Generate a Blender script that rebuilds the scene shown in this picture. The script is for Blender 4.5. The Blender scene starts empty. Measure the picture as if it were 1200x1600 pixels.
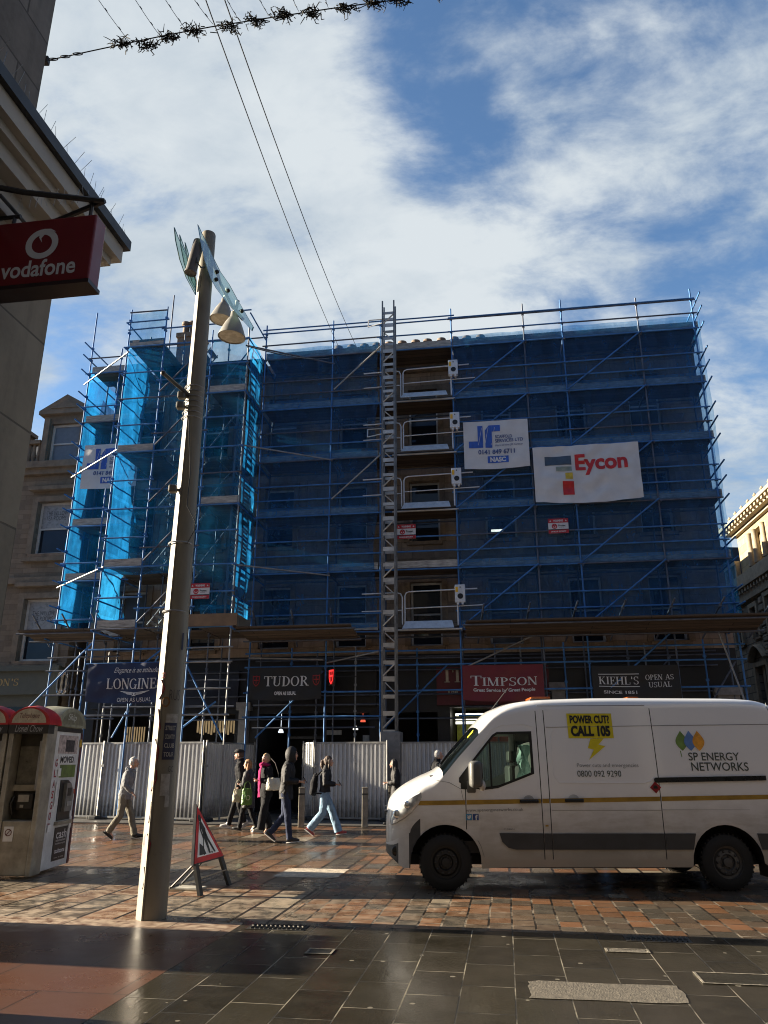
import bpy, bmesh, math, random
from math import sin, cos, pi, radians, sqrt, exp
from mathutils import Vector, Matrix, noise
random.seed(7)
SC = bpy.context.scene
COL = SC.collection

# ------------------------------------------------------------------ camera
cam_d = bpy.data.cameras.new('camera'); cam = bpy.data.objects.new('camera', cam_d); COL.objects.link(cam)
cam.location = (0, 0, 1.6); cam.rotation_euler = (radians(108), 0, 0)
cam_d.sensor_fit = 'VERTICAL'; cam_d.sensor_height = 36; cam_d.lens = 27
cam_d.clip_start = 0.05; cam_d.clip_end = 3000
SC.camera = cam
# ------------------------------------------------------------------ sun
SUN_EL = radians(14.5); SUN_AZ = radians(11)
SV = Vector((-cos(SUN_EL)*cos(SUN_AZ), cos(SUN_EL)*sin(SUN_AZ), sin(SUN_EL)))
sl = bpy.data.lights.new('sun', 'SUN'); so = bpy.data.objects.new('sun', sl); COL.objects.link(so)
sl.energy = 5.0; sl.angle = radians(0.5); sl.color = (1.0, 0.86, 0.66)
so.rotation_euler = (-SV).to_track_quat('-Z', 'Y').to_euler(); so.location = (-40, 10, 30)
# ------------------------------------------------------------------ exposure
SC.view_settings.view_transform = 'Standard'; SC.view_settings.look = 'None'
SC.view_settings.exposure = 2.2; SC.view_settings.gamma = 1.0
SC.cycles.use_denoising = True; SC.cycles.pixel_filter_type = 'BLACKMAN_HARRIS'; SC.cycles.filter_width = 1.05
SC.cycles.adaptive_threshold = 0.005
SC.cycles.transparent_max_bounces = 24
SC.cycles.max_bounces = 8
SC.cycles.sample_clamp_indirect = 6
# ------------------------------------------------------------------ sky
W = bpy.data.worlds.new('World'); SC.world = W; W.use_nodes = True
def sky():
    nt = W.node_tree; N = nt.nodes; L = nt.links
    bg = N['Background']; bg.inputs[1].default_value = 0.05
    st = N.new('ShaderNodeTexSky'); st.sky_type = 'NISHITA'; st.sun_disc = False
    st.sun_elevation = SUN_EL; st.sun_rotation = math.atan2(SV.x, SV.y); st.air_density = 1.0; st.dust_density = 0.6; st.ozone_density = 2.0
    tc = N.new('ShaderNodeTexCoord'); sep = N.new('ShaderNodeSeparateXYZ'); L.new(tc.outputs['Generated'], sep.inputs[0])
    def M(op, a, b=None, c=None, clamp=False):
        n = N.new('ShaderNodeMath'); n.operation = op; n.use_clamp = clamp
        for k, v in enumerate((a, b, c)):
            if v is None: continue
            if isinstance(v, (int, float)): n.inputs[k].default_value = v
            else: L.new(v, n.inputs[k])
        return n.outputs[0]
    den = M('ADD', M('MAXIMUM', sep.outputs[2], 0.0), 0.28)
    px = M('DIVIDE', sep.outputs[0], den); py = M('DIVIDE', sep.outputs[1], den)
    cmb = N.new('ShaderNodeCombineXYZ'); L.new(px, cmb.inputs[0]); L.new(py, cmb.inputs[1])
    def NZ(scale, detail, rough, off, dist=0.0):
        mp = N.new('ShaderNodeMapping'); mp.inputs['Location'].default_value = off; mp.inputs['Rotation'].default_value = (0, 0, 0.5)
        mp.inputs['Scale'].default_value = (1.0, 1.5, 1)
        L.new(cmb.outputs[0], mp.inputs[0])
        n = N.new('ShaderNodeTexNoise'); n.inputs['Scale'].default_value = scale; n.inputs['Detail'].default_value = detail
        n.inputs['Roughness'].default_value = rough; n.inputs['Distortion'].default_value = dist
        L.new(mp.outputs[0], n.inputs['Vector']); return n.outputs[0]
    n1 = NZ(2.3, 9, 0.58, (3.1, 1.7, 0), 0.3)
    n2 = NZ(6.5, 7, 0.62, (7.3, 4.2, 0), 0.2)
    n3 = NZ(1.7, 5, 0.55, (9.1, 0.2, 0))
    m = M('ADD', M('MULTIPLY', M('SUBTRACT', n1, 0.5), 2.1), M('MULTIPLY', M('SUBTRACT', n2, 0.5), 1.9))
    m = M('ADD', m, 0.38)
    # where the cloud is thick (+) or open (-): direction, angular radius, weight
    for d, r, w in SKYB:
        sub = N.new('ShaderNodeVectorMath'); sub.operation = 'DISTANCE'; L.new(tc.outputs['Generated'], sub.inputs[0]); sub.inputs[1].default_value = d
        q = M('DIVIDE', sub.outputs['Value'], r); e = M('EXPONENT', M('MULTIPLY', M('MULTIPLY', q, q), -1.0)) if False else M('POWER', 2.718, M('MULTIPLY', M('MULTIPLY', q, q), -1.0))
        m = M('ADD', m, M('MULTIPLY', e, w))
    mr = N.new('ShaderNodeMapRange'); mr.interpolation_type = 'SMOOTHSTEP'; L.new(m, mr.inputs[0]); mr.inputs[1].default_value = -0.05; mr.inputs[2].default_value = 0.95
    cr = N.new('ShaderNodeValToRGB'); L.new(M('ADD', M('MULTIPLY', n3, 0.7), M('MULTIPLY', n2, 0.3)), cr.inputs[0])
    cr.color_ramp.elements[0].position = 0.34; cr.color_ramp.elements[0].color = (1.55, 2.0, 2.5, 1)
    cr.color_ramp.elements[1].position = 0.60; cr.color_ramp.elements[1].color = (3.2, 3.45, 3.6, 1)
    tint = N.new('ShaderNodeMix'); tint.data_type = 'RGBA'; tint.blend_type = 'MULTIPLY'; tint.inputs[0].default_value = 1.0
    L.new(st.outputs[0], tint.inputs[6]); tint.inputs[7].default_value = (0.80, 0.93, 1.05, 1)
    mx = N.new('ShaderNodeMix'); mx.data_type = 'RGBA'
    L.new(M('MULTIPLY', mr.outputs[0], 0.97), mx.inputs[0]); L.new(tint.outputs[2], mx.inputs[6]); L.new(cr.outputs[0], mx.inputs[7])
    # unseen sky behind and overhead dimmed and blued to cut fill light
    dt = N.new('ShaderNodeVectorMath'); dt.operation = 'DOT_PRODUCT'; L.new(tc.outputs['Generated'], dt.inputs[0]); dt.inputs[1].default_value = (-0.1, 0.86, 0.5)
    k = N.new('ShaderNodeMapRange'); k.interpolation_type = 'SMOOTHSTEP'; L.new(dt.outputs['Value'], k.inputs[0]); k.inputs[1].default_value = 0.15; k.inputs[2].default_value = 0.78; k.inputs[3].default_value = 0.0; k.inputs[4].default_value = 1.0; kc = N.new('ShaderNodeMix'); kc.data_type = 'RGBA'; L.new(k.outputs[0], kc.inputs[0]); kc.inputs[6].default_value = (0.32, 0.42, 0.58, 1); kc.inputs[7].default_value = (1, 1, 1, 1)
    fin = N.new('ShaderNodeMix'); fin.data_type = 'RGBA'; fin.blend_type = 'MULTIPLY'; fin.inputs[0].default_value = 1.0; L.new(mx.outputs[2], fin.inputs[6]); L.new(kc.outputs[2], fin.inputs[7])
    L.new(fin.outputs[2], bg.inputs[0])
def vdir(px, py):     # a direction in the sky
    a = radians(18); dx = (px-600)/1200; dy = (800-py)/1200
    v = Vector((dx, cos(a)-dy*sin(a), sin(a)+dy*cos(a))); v.normalize(); return v
SKYB = [(vdir(650, 225), 0.085, -0.55), (vdir(735, 195), 0.05, -0.35), (vdir(1150, 80), 0.16, -0.12), (vdir(930, 60), 0.12, 0.12), (vdir(1040, 230), 0.09, 0.1), (vdir(1130, 560), 0.10, -0.3), (vdir(610, 30), 0.06, -0.4), (vdir(830, 150), 0.06, -0.1),
        (vdir(95, 610), 0.05, -0.75), (vdir(70, 575), 0.03, 0.7), (vdir(300, 250), 0.26, 0.42), (vdir(330, 80), 0.2, 0.15), (vdir(480, 120), 0.1, 0.12),
        (vdir(560, 420), 0.2, 0.3), (vdir(900, 310), 0.13, 0.3), (vdir(1150, 700), 0.12, 0.4), (vdir(760, 430), 0.1, 0.15), (vdir(600, 300), 0.05, 0.2)]
sky()

# ------------------------------------------------------------------ helpers
AL = radians(8.5)
FROT = Matrix.Translation((0, 24, 0)) @ Matrix.Rotation(-AL, 4, 'Z')      # facade frame: x along the front, y into the building
GROT = Matrix.Rotation(-AL, 4, 'Z')
def F(u, y, z): return FROT @ Vector((u, y, z))

class MB:
    def __init__(s): s.v = []; s.f = []; s.m = []
    def add(s, vs, fs, mi=0):
        o = len(s.v); s.v += [tuple(p) for p in vs]; s.f += [tuple(i+o for i in f) for f in fs]; s.m += [mi]*len(fs); return s
    def box(s, x0, x1, y0, y1, z0, z1, mi=0, M=None):
        vs = [Vector((x, y, z)) for x in (x0, x1) for y in (y0, y1) for z in (z0, z1)]
        if M: vs = [M @ v for v in vs]
        return s.add(vs, [(0, 1, 3, 2), (4, 6, 7, 5), (0, 4, 5, 1), (2, 3, 7, 6), (0, 2, 6, 4), (1, 5, 7, 3)], mi)
    def cbox(s, c, sz, M=None, mi=0):
        return s.box(c[0]-sz[0]/2, c[0]+sz[0]/2, c[1]-sz[1]/2, c[1]+sz[1]/2, c[2]-sz[2]/2, c[2]+sz[2]/2, mi, M)
    def tube(s, p, q, r, n=8, mi=0, r2=None, cap=True):
        p = Vector(p); q = Vector(q); d = q-p
        if d.length < 1e-6: return s
        a = d.orthogonal().normalized(); b = d.normalized().cross(a); r2 = r if r2 is None else r2
        vs = []
        for c, rr in ((p, r), (q, r2)): vs += [c + (a*cos(2*pi*i/n) + b*sin(2*pi*i/n))*rr for i in range(n)]
        fs = [(i, (i+1) % n, n+(i+1) % n, n+i) for i in range(n)]
        if cap: fs += [tuple(range(n-1, -1, -1)), tuple(range(n, 2*n))]
        return s.add(vs, fs, mi)
    def path(s, pts, r, n=8, mi=0, cap=True):
        """swept tube; r number, list, or list of (ra, rb)"""
        pts = [Vector(p) for p in pts]; k = len(pts)
        R = r if isinstance(r, (list, tuple)) else [r]*k
        vs = []; prev = None
        for i, p in enumerate(pts):
            t = (pts[min(i+1, k-1)] - pts[max(i-1, 0)]).normalized()
            if prev is None: a = t.orthogonal().normalized() if abs(t.y) > 0.9 else (Vector((0, 1, 0)) - t*t.y).normalized()
            else: a = (prev - t*prev.dot(t)).normalized()
            prev = a; b = t.cross(a); rr = R[i]; ra, rb = rr if isinstance(rr, (tuple, list)) else (rr, rr)
            vs += [p + a*cos(2*pi*j/n)*ra + b*sin(2*pi*j/n)*rb for j in range(n)]
        fs = [(i*n+j, i*n+(j+1) % n, (i+1)*n+(j+1) % n, (i+1)*n+j) for i in range(k-1) for j in range(n)]
        if cap: fs += [tuple(range(n-1, -1, -1)), tuple(range((k-1)*n, k*n))]
        return s.add(vs, fs, mi)
    def lathe(s, prof, n=24, M=None, mi=0, close=False):
        """prof: (r,z) round local Z"""
        vs = [Vector((r*cos(2*pi*j/n), r*sin(2*pi*j/n), z)) for r, z in prof for j in range(n)]
        if M: vs = [M @ v for v in vs]
        k = len(prof); fs = [(i*n+j, i*n+(j+1) % n, (i+1)*n+(j+1) % n, (i+1)*n+j) for i in range(k-1) for j in range(n)]
        if close: fs += [tuple(range(n-1, -1, -1)), tuple(range((k-1)*n, k*n))]
        return s.add(vs, fs, mi)
    def prism(s, poly, h0, h1, fmap, mi=0):
        """poly of 2D points, extruded h0..h1, fmap(a,b,h) -> point"""
        n = len(poly); vs = [fmap(a, b, h0) for a, b in poly] + [fmap(a, b, h1) for a, b in poly]
        fs = [tuple(range(n-1, -1, -1)), tuple(range(n, 2*n))] + [(i, (i+1) % n, n+(i+1) % n, n+i) for i in range(n)]
        return s.add(vs, fs, mi)
    def poly(s, poly, fmap, mi=0): return s.add([fmap(a, b) for a, b in poly], [tuple(range(len(poly)))], mi)
    def sphere(s, c, r, n=12, m=8, mi=0):
        r = r if isinstance(r, (tuple, list)) else (r, r, r); c = Vector(c); vs = []
        for i in range(m+1):
            t = pi*i/m
            vs += [c + Vector((r[0]*sin(t)*cos(2*pi*j/n), r[1]*sin(t)*sin(2*pi*j/n), r[2]*cos(t))) for j in range(n)]
        fs = [(i*n+j, (i+1)*n+j, (i+1)*n+(j+1) % n, i*n+(j+1) % n) for i in range(m) for j in range(n)]
        return s.add(vs, fs, mi)
    def rbox(s, x0, x1, y0, y1, z0, z1, r=0.02, mi=0, M=None, seg=2):
        bm = bmesh.new(); bmesh.ops.create_cube(bm, size=1)
        for v in bm.verts: v.co = Vector(((x0+x1)/2+v.co.x*(x1-x0), (y0+y1)/2+v.co.y*(y1-y0), (z0+z1)/2+v.co.z*(z1-z0)))
        bmesh.ops.bevel(bm, geom=bm.edges[:], offset=r, segments=seg, profile=0.5, affect='EDGES')
        bm.verts.index_update(); vs = [(M @ v.co) if M else v.co.copy() for v in bm.verts]; fs = [[v.index for v in f.verts] for f in bm.faces]; bm.free()
        return s.add(vs, fs, mi)
    def mesh(s, name, mats, smooth=False, merge=False):
        me = bpy.data.meshes.new(name); me.from_pydata(s.v, [], s.f)
        for m in (mats if isinstance(mats, (list, tuple)) else [mats]): me.materials.append(m)
        for p, k in zip(me.polygons, s.m): p.material_index = k
        bm = bmesh.new(); bm.from_mesh(me)
        if merge: bmesh.ops.remove_doubles(bm, verts=bm.verts[:], dist=1e-4)
        bmesh.ops.recalc_face_normals(bm, faces=bm.faces[:]); 
        if smooth:
            for f in bm.faces: f.smooth = True
            for e in bm.edges:
                if len(e.link_faces) == 2 and e.calc_face_angle(0) > (smooth if isinstance(smooth, float) else 0.7): e.smooth = False
        bm.to_mesh(me); bm.free(); return me
    def build(s, name, mats, parent=None, smooth=False, merge=False):
        o = bpy.data.objects.new(name, s.mesh(name, mats, smooth, merge)); COL.objects.link(o)
        if parent: o.parent = parent
        return o
def tag(o, label=None, cat=None, group=None, kind=None):
    if label: o['label'] = label
    if cat: o['category'] = cat
    if group: o['group'] = group
    if kind: o['kind'] = kind
    return o
def thing(name, loc, rz=0, label=None, cat=None, group=None):
    o = bpy.data.objects.new(name, None); COL.objects.link(o); o.location = loc; o.rotation_euler = (0, 0, rz)
    o.empty_display_size = 0.2
    return tag(o, label, cat, group)
def kids(o): return [c for c in bpy.data.objects if c.parent == o]
def copy_tree(o, parent=None):
    c = o.copy(); COL.objects.link(c)
    if parent: c.parent = parent
    for k in kids(o): copy_tree(k, c)
    return c
def ashlar_jit(k): return random.uniform(-k, k)

# ------------------------------------------------------------------ materials
MATS = {}
class NT:
    def __init__(s, name):
        s.m = bpy.data.materials.new(name); s.m.use_nodes = True; s.nt = s.m.node_tree; s.N = s.nt.nodes; s.L = s.nt.links
        s.b = s.N['Principled BSDF']; s.out = s.N['Material Output']; s.tc = s.N.new('ShaderNodeTexCoord')
    def set(s, n, k, v):
        if isinstance(v, bpy.types.NodeSocket): s.L.new(v, n.inputs[k])
        else: n.inputs[k].default_value = v
    def coord(s, plane='obj', scale=(1, 1, 1), rot=0):
        o = s.tc.outputs['Object']
        if plane in ('xz', 'yz'):
            a = s.N.new('ShaderNodeSeparateXYZ'); s.L.new(o, a.inputs[0]); c = s.N.new('ShaderNodeCombineXYZ')
            s.L.new(a.outputs[0 if plane == 'xz' else 1], c.inputs[0]); s.L.new(a.outputs[2], c.inputs[1]); o = c.outputs[0]
        if scale != (1, 1, 1) or rot:
            mp = s.N.new('ShaderNodeMapping'); s.L.new(o, mp.inputs[0]); mp.inputs['Scale'].default_value = scale; mp.inputs['Rotation'].default_value = (0, 0, rot); o = mp.outputs[0]
        return o
    def noise(s, scale, detail=5, rough=0.6, vec=None, dist=0):
        n = s.N.new('ShaderNodeTexNoise'); n.inputs['Scale'].default_value = scale; n.inputs['Detail'].default_value = detail; n.inputs['Roughness'].default_value = rough; n.inputs['Distortion'].default_value = dist
        s.L.new(vec or s.tc.outputs['Object'], n.inputs['Vector']); return n.outputs[0]
    def ramp(s, fac, stops, const=False):
        r = s.N.new('ShaderNodeValToRGB'); s.L.new(fac, r.inputs[0]); e = r.color_ramp.elements
        while len(e) > 1: e.remove(e[-1])
        e[0].position = stops[0][0]; e[0].color = tuple(stops[0][1])+(1,) if len(stops[0][1]) == 3 else stops[0][1]
        for p, c in stops[1:]:
            x = e.new(p); x.color = tuple(c)+(1,)
        if const: r.color_ramp.interpolation = 'CONSTANT'
        return r.outputs[0]
    def mix(s, fac, a, b, mode='MIX'):
        n = s.N.new('ShaderNodeMix'); n.data_type = 'RGBA'; n.blend_type = mode
        s.set(n, 0, fac)
        for k, v in ((6, a), (7, b)): s.set(n, k, (tuple(v)+(1,) if isinstance(v, tuple) and len(v) == 3 else v))
        return n.outputs[2]
    def math(s, op, a, b=0.0, clamp=False):
        n = s.N.new('ShaderNodeMath'); n.operation = op; n.use_clamp = clamp; s.set(n, 0, a); s.set(n, 1, b); return n.outputs[0]
    def rng(s, v, a, b, c=0.0, d=1.0):
        n = s.N.new('ShaderNodeMapRange'); s.set(n, 0, v); n.inputs[1].default_value = a; n.inputs[2].default_value = b; n.inputs[3].default_value = c; n.inputs[4].default_value = d; return n.outputs[0]
    def bump(s, h, strength=0.3, dist=0.02):
        n = s.N.new('ShaderNodeBump'); n.inputs['Strength'].default_value = strength; n.inputs['Distance'].default_value = dist; s.L.new(h, n.inputs['Height']); s.L.new(n.outputs[0], s.b.inputs['Normal'])
    def axis(s, k):
        a = s.N.new('ShaderNodeSeparateXYZ'); s.L.new(s.tc.outputs['Object'], a.inputs[0]); return a.outputs[k]
    def brick(s, vec, bw, bh, mortar=0.01, offset=0.5, freq=2, bias=0.0):
        n = s.N.new('ShaderNodeTexBrick'); s.L.new(vec, n.inputs['Vector']); n.inputs['Scale'].default_value = 1
        n.inputs['Color1'].default_value = (0, 0, 0, 1); n.inputs['Color2'].default_value = (1, 1, 1, 1); n.inputs['Mortar'].default_value = (0.5, 0.5, 0.5, 1)
        n.inputs['Mortar Size'].default_value = mortar; n.inputs['Brick Width'].default_value = bw; n.inputs['Row Height'].default_value = bh; n.inputs['Bias'].default_value = bias
        n.inputs['Mortar Smooth'].default_value = 0.3; n.offset = offset; n.offset_frequency = freq
        return n.outputs['Color'], n.outputs['Fac']
    def fin(s, col=None, rough=None, metal=None, **kw):
        if col is not None: s.set(s.b, 'Base Color', tuple(col)+(1,) if isinstance(col, tuple) and len(col) == 3 else col)
        if rough is not None: s.set(s.b, 'Roughness', rough)
        if metal is not None: s.set(s.b, 'Metallic', metal)
        for k, v in kw.items(): s.set(s.b, k.replace('_', ' '), v)
        return s.m
def mat(name, col, rough=0.6, metal=0.0, var=0.25, scale=6.0, bump=0.0, bscale=30.0, stretch=(1, 1, 1), **kw):
    if name in MATS: return MATS[name]
    t = NT(name); v = t.coord('obj', stretch) if stretch != (1, 1, 1) else None
    n = t.noise(scale, 6, 0.62, v)
    lo = tuple(c*(1-var) for c in col); hi = tuple(min(1, c*(1+var)) for c in col)
    c = t.ramp(n, [(0.3, lo), (0.7, hi)])
    r = t.rng(n, 0.3, 0.7, max(0.03, rough-0.08), min(1, rough+0.08))
    if bump: t.bump(t.noise(bscale, 5, 0.6, v), bump)
    MATS[name] = t.fin(c, r, metal, **kw); return MATS[name]
def emit(name, col, strength):
    if name in MATS: return MATS[name]
    t = NT(name); t.fin(tuple(c*0.3 for c in col), 0.5); t.set(t.b, 'Emission Color', tuple(col)+(1,)); t.set(t.b, 'Emission Strength', strength*0.4); t.m.cycles.emission_sampling = 'NONE'; MATS[name] = t.m; return t.m
def stone(name, base, plane='xz', bw=0.7, bh=0.33, mortar=0.008, joint=0.6, grime=0.5, rough=0.85):
    if name in MATS: return MATS[name]
    t = NT(name); v = t.coord(plane); c, fac = t.brick(v, bw, bh, mortar)
    bc = t.ramp(c, [(0, tuple(x*0.72 for x in base)), (0.5, base), (1, tuple(min(1, x*1.22) for x in base))])
    n = t.noise(1.3, 8, 0.65); n2 = t.noise(14, 6, 0.6)
    st = t.coord('obj', (3, 3, 0.25)); n3 = t.noise(1.6, 5, 0.6, st)
    bc = t.mix(t.rng(n, 0.42, 0.72, 0, grime), bc, tuple(x*0.35 for x in base))
    bc = t.mix(t.rng(n3, 0.5, 0.75, 0, grime*0.8), bc, tuple(x*0.3 for x in base))
    bc = t.mix(t.rng(n2, 0.3, 0.7, 0, 0.3), bc, tuple(min(1, x*1.3) for x in base))
    bc = t.mix(t.math('MULTIPLY', fac, joint), bc, tuple(x*0.3 for x in base))
    t.bump(t.math('SUBTRACT', t.math('MULTIPLY', n2, 0.35), fac), 0.6, 0.012)
    MATS[name] = t.fin(bc, rough); return MATS[name]

# ------------------------------------------------------------------ lettering
_tc = {}
def glyphs(s, bold=0.0, shear=0.0):
    k = (s, bold, shear)
    if k not in _tc:
        cu = bpy.data.curves.new('t', 'FONT'); cu.body = s; cu.size = 1; cu.offset = bold; cu.shear = shear; cu.resolution_u = 4; cu.fill_mode = 'FRONT'
        o = bpy.data.objects.new('t', cu); me = o.to_mesh()
        vs = [tuple(v.co) for v in me.vertices]; fs = [tuple(p.vertices) for p in me.polygons]
        o.to_mesh_clear(); bpy.data.objects.remove(o); bpy.data.curves.remove(cu)
        _tc[k] = (vs, fs)
    return _tc[k]
FINE = [0.0]      # longest edge allowed when lettering is laid on a rippling cloth (0: leave as is)
def refine(vs, fs):
    bm = bmesh.new(); bv = [bm.verts.new((v[0], v[1], v[2] if len(v) > 2 else 0)) for v in vs]
    for f in fs:
        try: bm.faces.new([bv[i] for i in f])
        except ValueError: pass
    bmesh.ops.triangulate(bm, faces=bm.faces[:])
    for k in range(6):
        e = [e for e in bm.edges if (e.verts[0].co-e.verts[1].co).length > FINE[0]]
        if not e: break
        bmesh.ops.subdivide_edges(bm, edges=e, cuts=1); bmesh.ops.triangulate(bm, faces=[f for f in bm.faces if len(f.verts) > 3])
    bm.verts.index_update(); r = [tuple(v.co) for v in bm.verts], [tuple(v.index for v in f.verts) for f in bm.faces]; bm.free(); return r
def put(mb, vs, fs, cx, cz, w, h, fmap, mi, slant=0.0):
    xs = [v[0] for v in vs]; ys = [v[1] for v in vs]; x0, x1, y0, y1 = min(xs), max(xs), min(ys), max(ys)
    if h is None: h = w*(y1-y0)/(x1-x0)
    if w is None: w = h*(x1-x0)/(y1-y0)
    if FINE[0]:
        k = FINE[0]; sx, sy = w/(x1-x0), h/(y1-y0); v2, fs = refine([(v[0]*sx, v[1]*sy, v[2] if len(v) > 2 else 0) for v in vs], fs); vs = [(a/sx, b/sy, c) for a, b, c in v2]
    out = []
    for v in vs:
        a = cx + ((v[0]-x0)/(x1-x0)-0.5)*w; b = (v[1]-y0)/(y1-y0)-0.5
        p = Vector(fmap(a, cz + b*h + slant*(a-cx)))
        if len(v) > 2 and v[2]: p += Vector((0, -v[2], 0))
        out.append(p)
    mb.add(out, fs, mi)
def text(mb, s, cx, cz, w, h, fmap, mi=0, bold=0.0, shear=0.0, slant=0.0):
    vs, fs = glyphs(s, bold, shear); put(mb, [(a, b) for a, b, c in vs], fs, cx, cz, w, h, fmap, mi, slant)
def ring(cx, cy, rx, ry, a0, a1, tx, ty, n=14):
    o = []; i = []
    for k in range(n+1):
        a = radians(a0+(a1-a0)*k/n); o.append((cx+rx*cos(a), cy+ry*sin(a))); i.append((cx+(rx-tx)*cos(a), cy+(ry-ty)*sin(a)))
    return [[o[k], o[k+1], i[k+1], i[k]] for k in range(n)]
def serif_glyph(c):
    P = []; T = 0.17; t = 0.055
    def R(x0, x1, y0, y1): P.append([(x0, y0), (x1, y0), (x1, y1), (x0, y1)])
    def stem(x, th=T, y0=0, y1=1, b=True, tp=True):
        R(x-th/2, x+th/2, y0, y1)
        if b: R(x-th/2-0.09, x+th/2+0.09, y0, y0+t)
        if tp: R(x-th/2-0.09, x+th/2+0.09, y1-t, y1)
    def diag(xa, ya, xb, yb, th): P.append([(xa-th/2, ya), (xa+th/2, ya), (xb+th/2, yb), (xb-th/2, yb)])
    def A(*a): P.extend(ring(*a))
    w = 0.8
    if c == 'T': stem(0.4, tp=False); R(0, 0.8, 1-t, 1); R(0, t, 0.75, 1); R(0.8-t, 0.8, 0.75, 1)
    elif c == 'I': stem(0.18); w = 0.36
    elif c == 'M': stem(0.12, 0.07); diag(0.16, 1, 0.5, 0, 0.17); diag(0.86, 1, 0.52, 0, 0.06); stem(0.88); w = 1.06
    elif c == 'P': stem(0.2); A(0.3, 0.74, 0.4, 0.26, -90, 90, 0.17, 0.055); w = 0.72
    elif c == 'S':
        A(0.33, 0.745, 0.28, 0.255, 30, 270, 0.12, 0.06); A(0.33, 0.245, 0.3, 0.255, -150, 90, 0.13, 0.06); R(0.54, 0.6, 0.72, 1); R(0.03, 0.09, 0, 0.28); w = 0.66
    elif c == 'O': A(0.42, 0.5, 0.42, 0.5, 0, 360, 0.16, 0.055, 24); w = 0.84
    elif c == 'N': stem(0.12, 0.07); stem(0.72, 0.07, b=False); diag(0.14, 1, 0.7, 0, 0.17); w = 0.84
    elif c == 'L': stem(0.2); R(0.2, 0.72, 0, t); R(0.72-t, 0.72, 0, 0.28); w = 0.74
    elif c == 'G': A(0.42, 0.5, 0.42, 0.5, 40, 340, 0.16, 0.055, 22); stem(0.72, 0.15, 0, 0.42, False); w = 0.86
    elif c == 'E': stem(0.2); R(0.2, 0.68, 0, t); R(0.2, 0.66, 1-t, 1); R(0.2, 0.52, 0.48, 0.48+t); R(0.68-t, 0.68, 0, 0.26); R(0.66-t, 0.66, 0.76, 1); R(0.5-t, 0.52, 0.38, 0.64); w = 0.7
    elif c == 'U': stem(0.18, b=False, y0=0.3); stem(0.7, 0.07, b=False, y0=0.3); A(0.415, 0.32, 0.32, 0.32, 180, 360, 0.12, 0.07); w = 0.84
    elif c == 'D': stem(0.2); A(0.3, 0.5, 0.5, 0.5, -90, 90, 0.16, 0.055, 18); w = 0.82
    elif c == 'R': stem(0.2); A(0.3, 0.74, 0.38, 0.26, -90, 90, 0.16, 0.055); diag(0.4, 0.5, 0.74, 0, 0.17); R(0.62, 0.9, 0, t); w = 0.86
    elif c == 'K': stem(0.2); diag(0.24, 0.42, 0.68, 1, 0.06); diag(0.4, 0.6, 0.72, 0, 0.17); R(0.58, 0.9, 0, t); R(0.52, 0.82, 1-t, 1); w = 0.88
    elif c == 'H': stem(0.18); stem(0.76); R(0.18, 0.76, 0.48, 0.48+t); w = 0.94
    elif c == 'A': diag(0.12, 0, 0.42, 1, 0.06); diag(0.46, 1, 0.74, 0, 0.17); R(0.22, 0.62, 0.3, 0.3+t); R(0, 0.26, 0, t); R(0.6, 0.9, 0, t); w = 0.88
    elif c == "'": R(0.08, 0.2, 0.68, 1); w = 0.26
    elif c == 'C': A(0.42, 0.5, 0.42, 0.5, 40, 320, 0.16, 0.055, 20); R(0.7, 0.76, 0.68, 1); w = 0.8
    elif c == 'h': stem(0.16, 0.14, tp=False); A(0.36, 0.4, 0.24, 0.26, 0, 180, 0.13, 0.06); stem(0.54, 0.14, 0, 0.42, tp=False); w = 0.72
    elif c == 'e': A(0.3, 0.33, 0.27, 0.33, 0, 320, 0.13, 0.06, 16); R(0.06, 0.54, 0.34, 0.39); w = 0.58
    else: w = 0.42
    return P, w
def serif(mb, s, cx, cz, w, h, fmap, mi=0, space=0.06, small=()):
    vs = []; fs = []; x = 0; k = 0
    for i, c in enumerate(s):
        P, wd = serif_glyph(c); sc = 0.82 if i in small else 1.0
        for p in P:
            k = (k+1) % 9; fs.append(tuple(range(len(vs), len(vs)+len(p)))); vs += [(x+a*sc, b*sc, k*0.0003) for a, b in p]
        x += wd*sc+space
    vs.append((0, 0, 0)); put(mb, vs, fs, cx, cz, w, h, fmap, mi)
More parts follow.
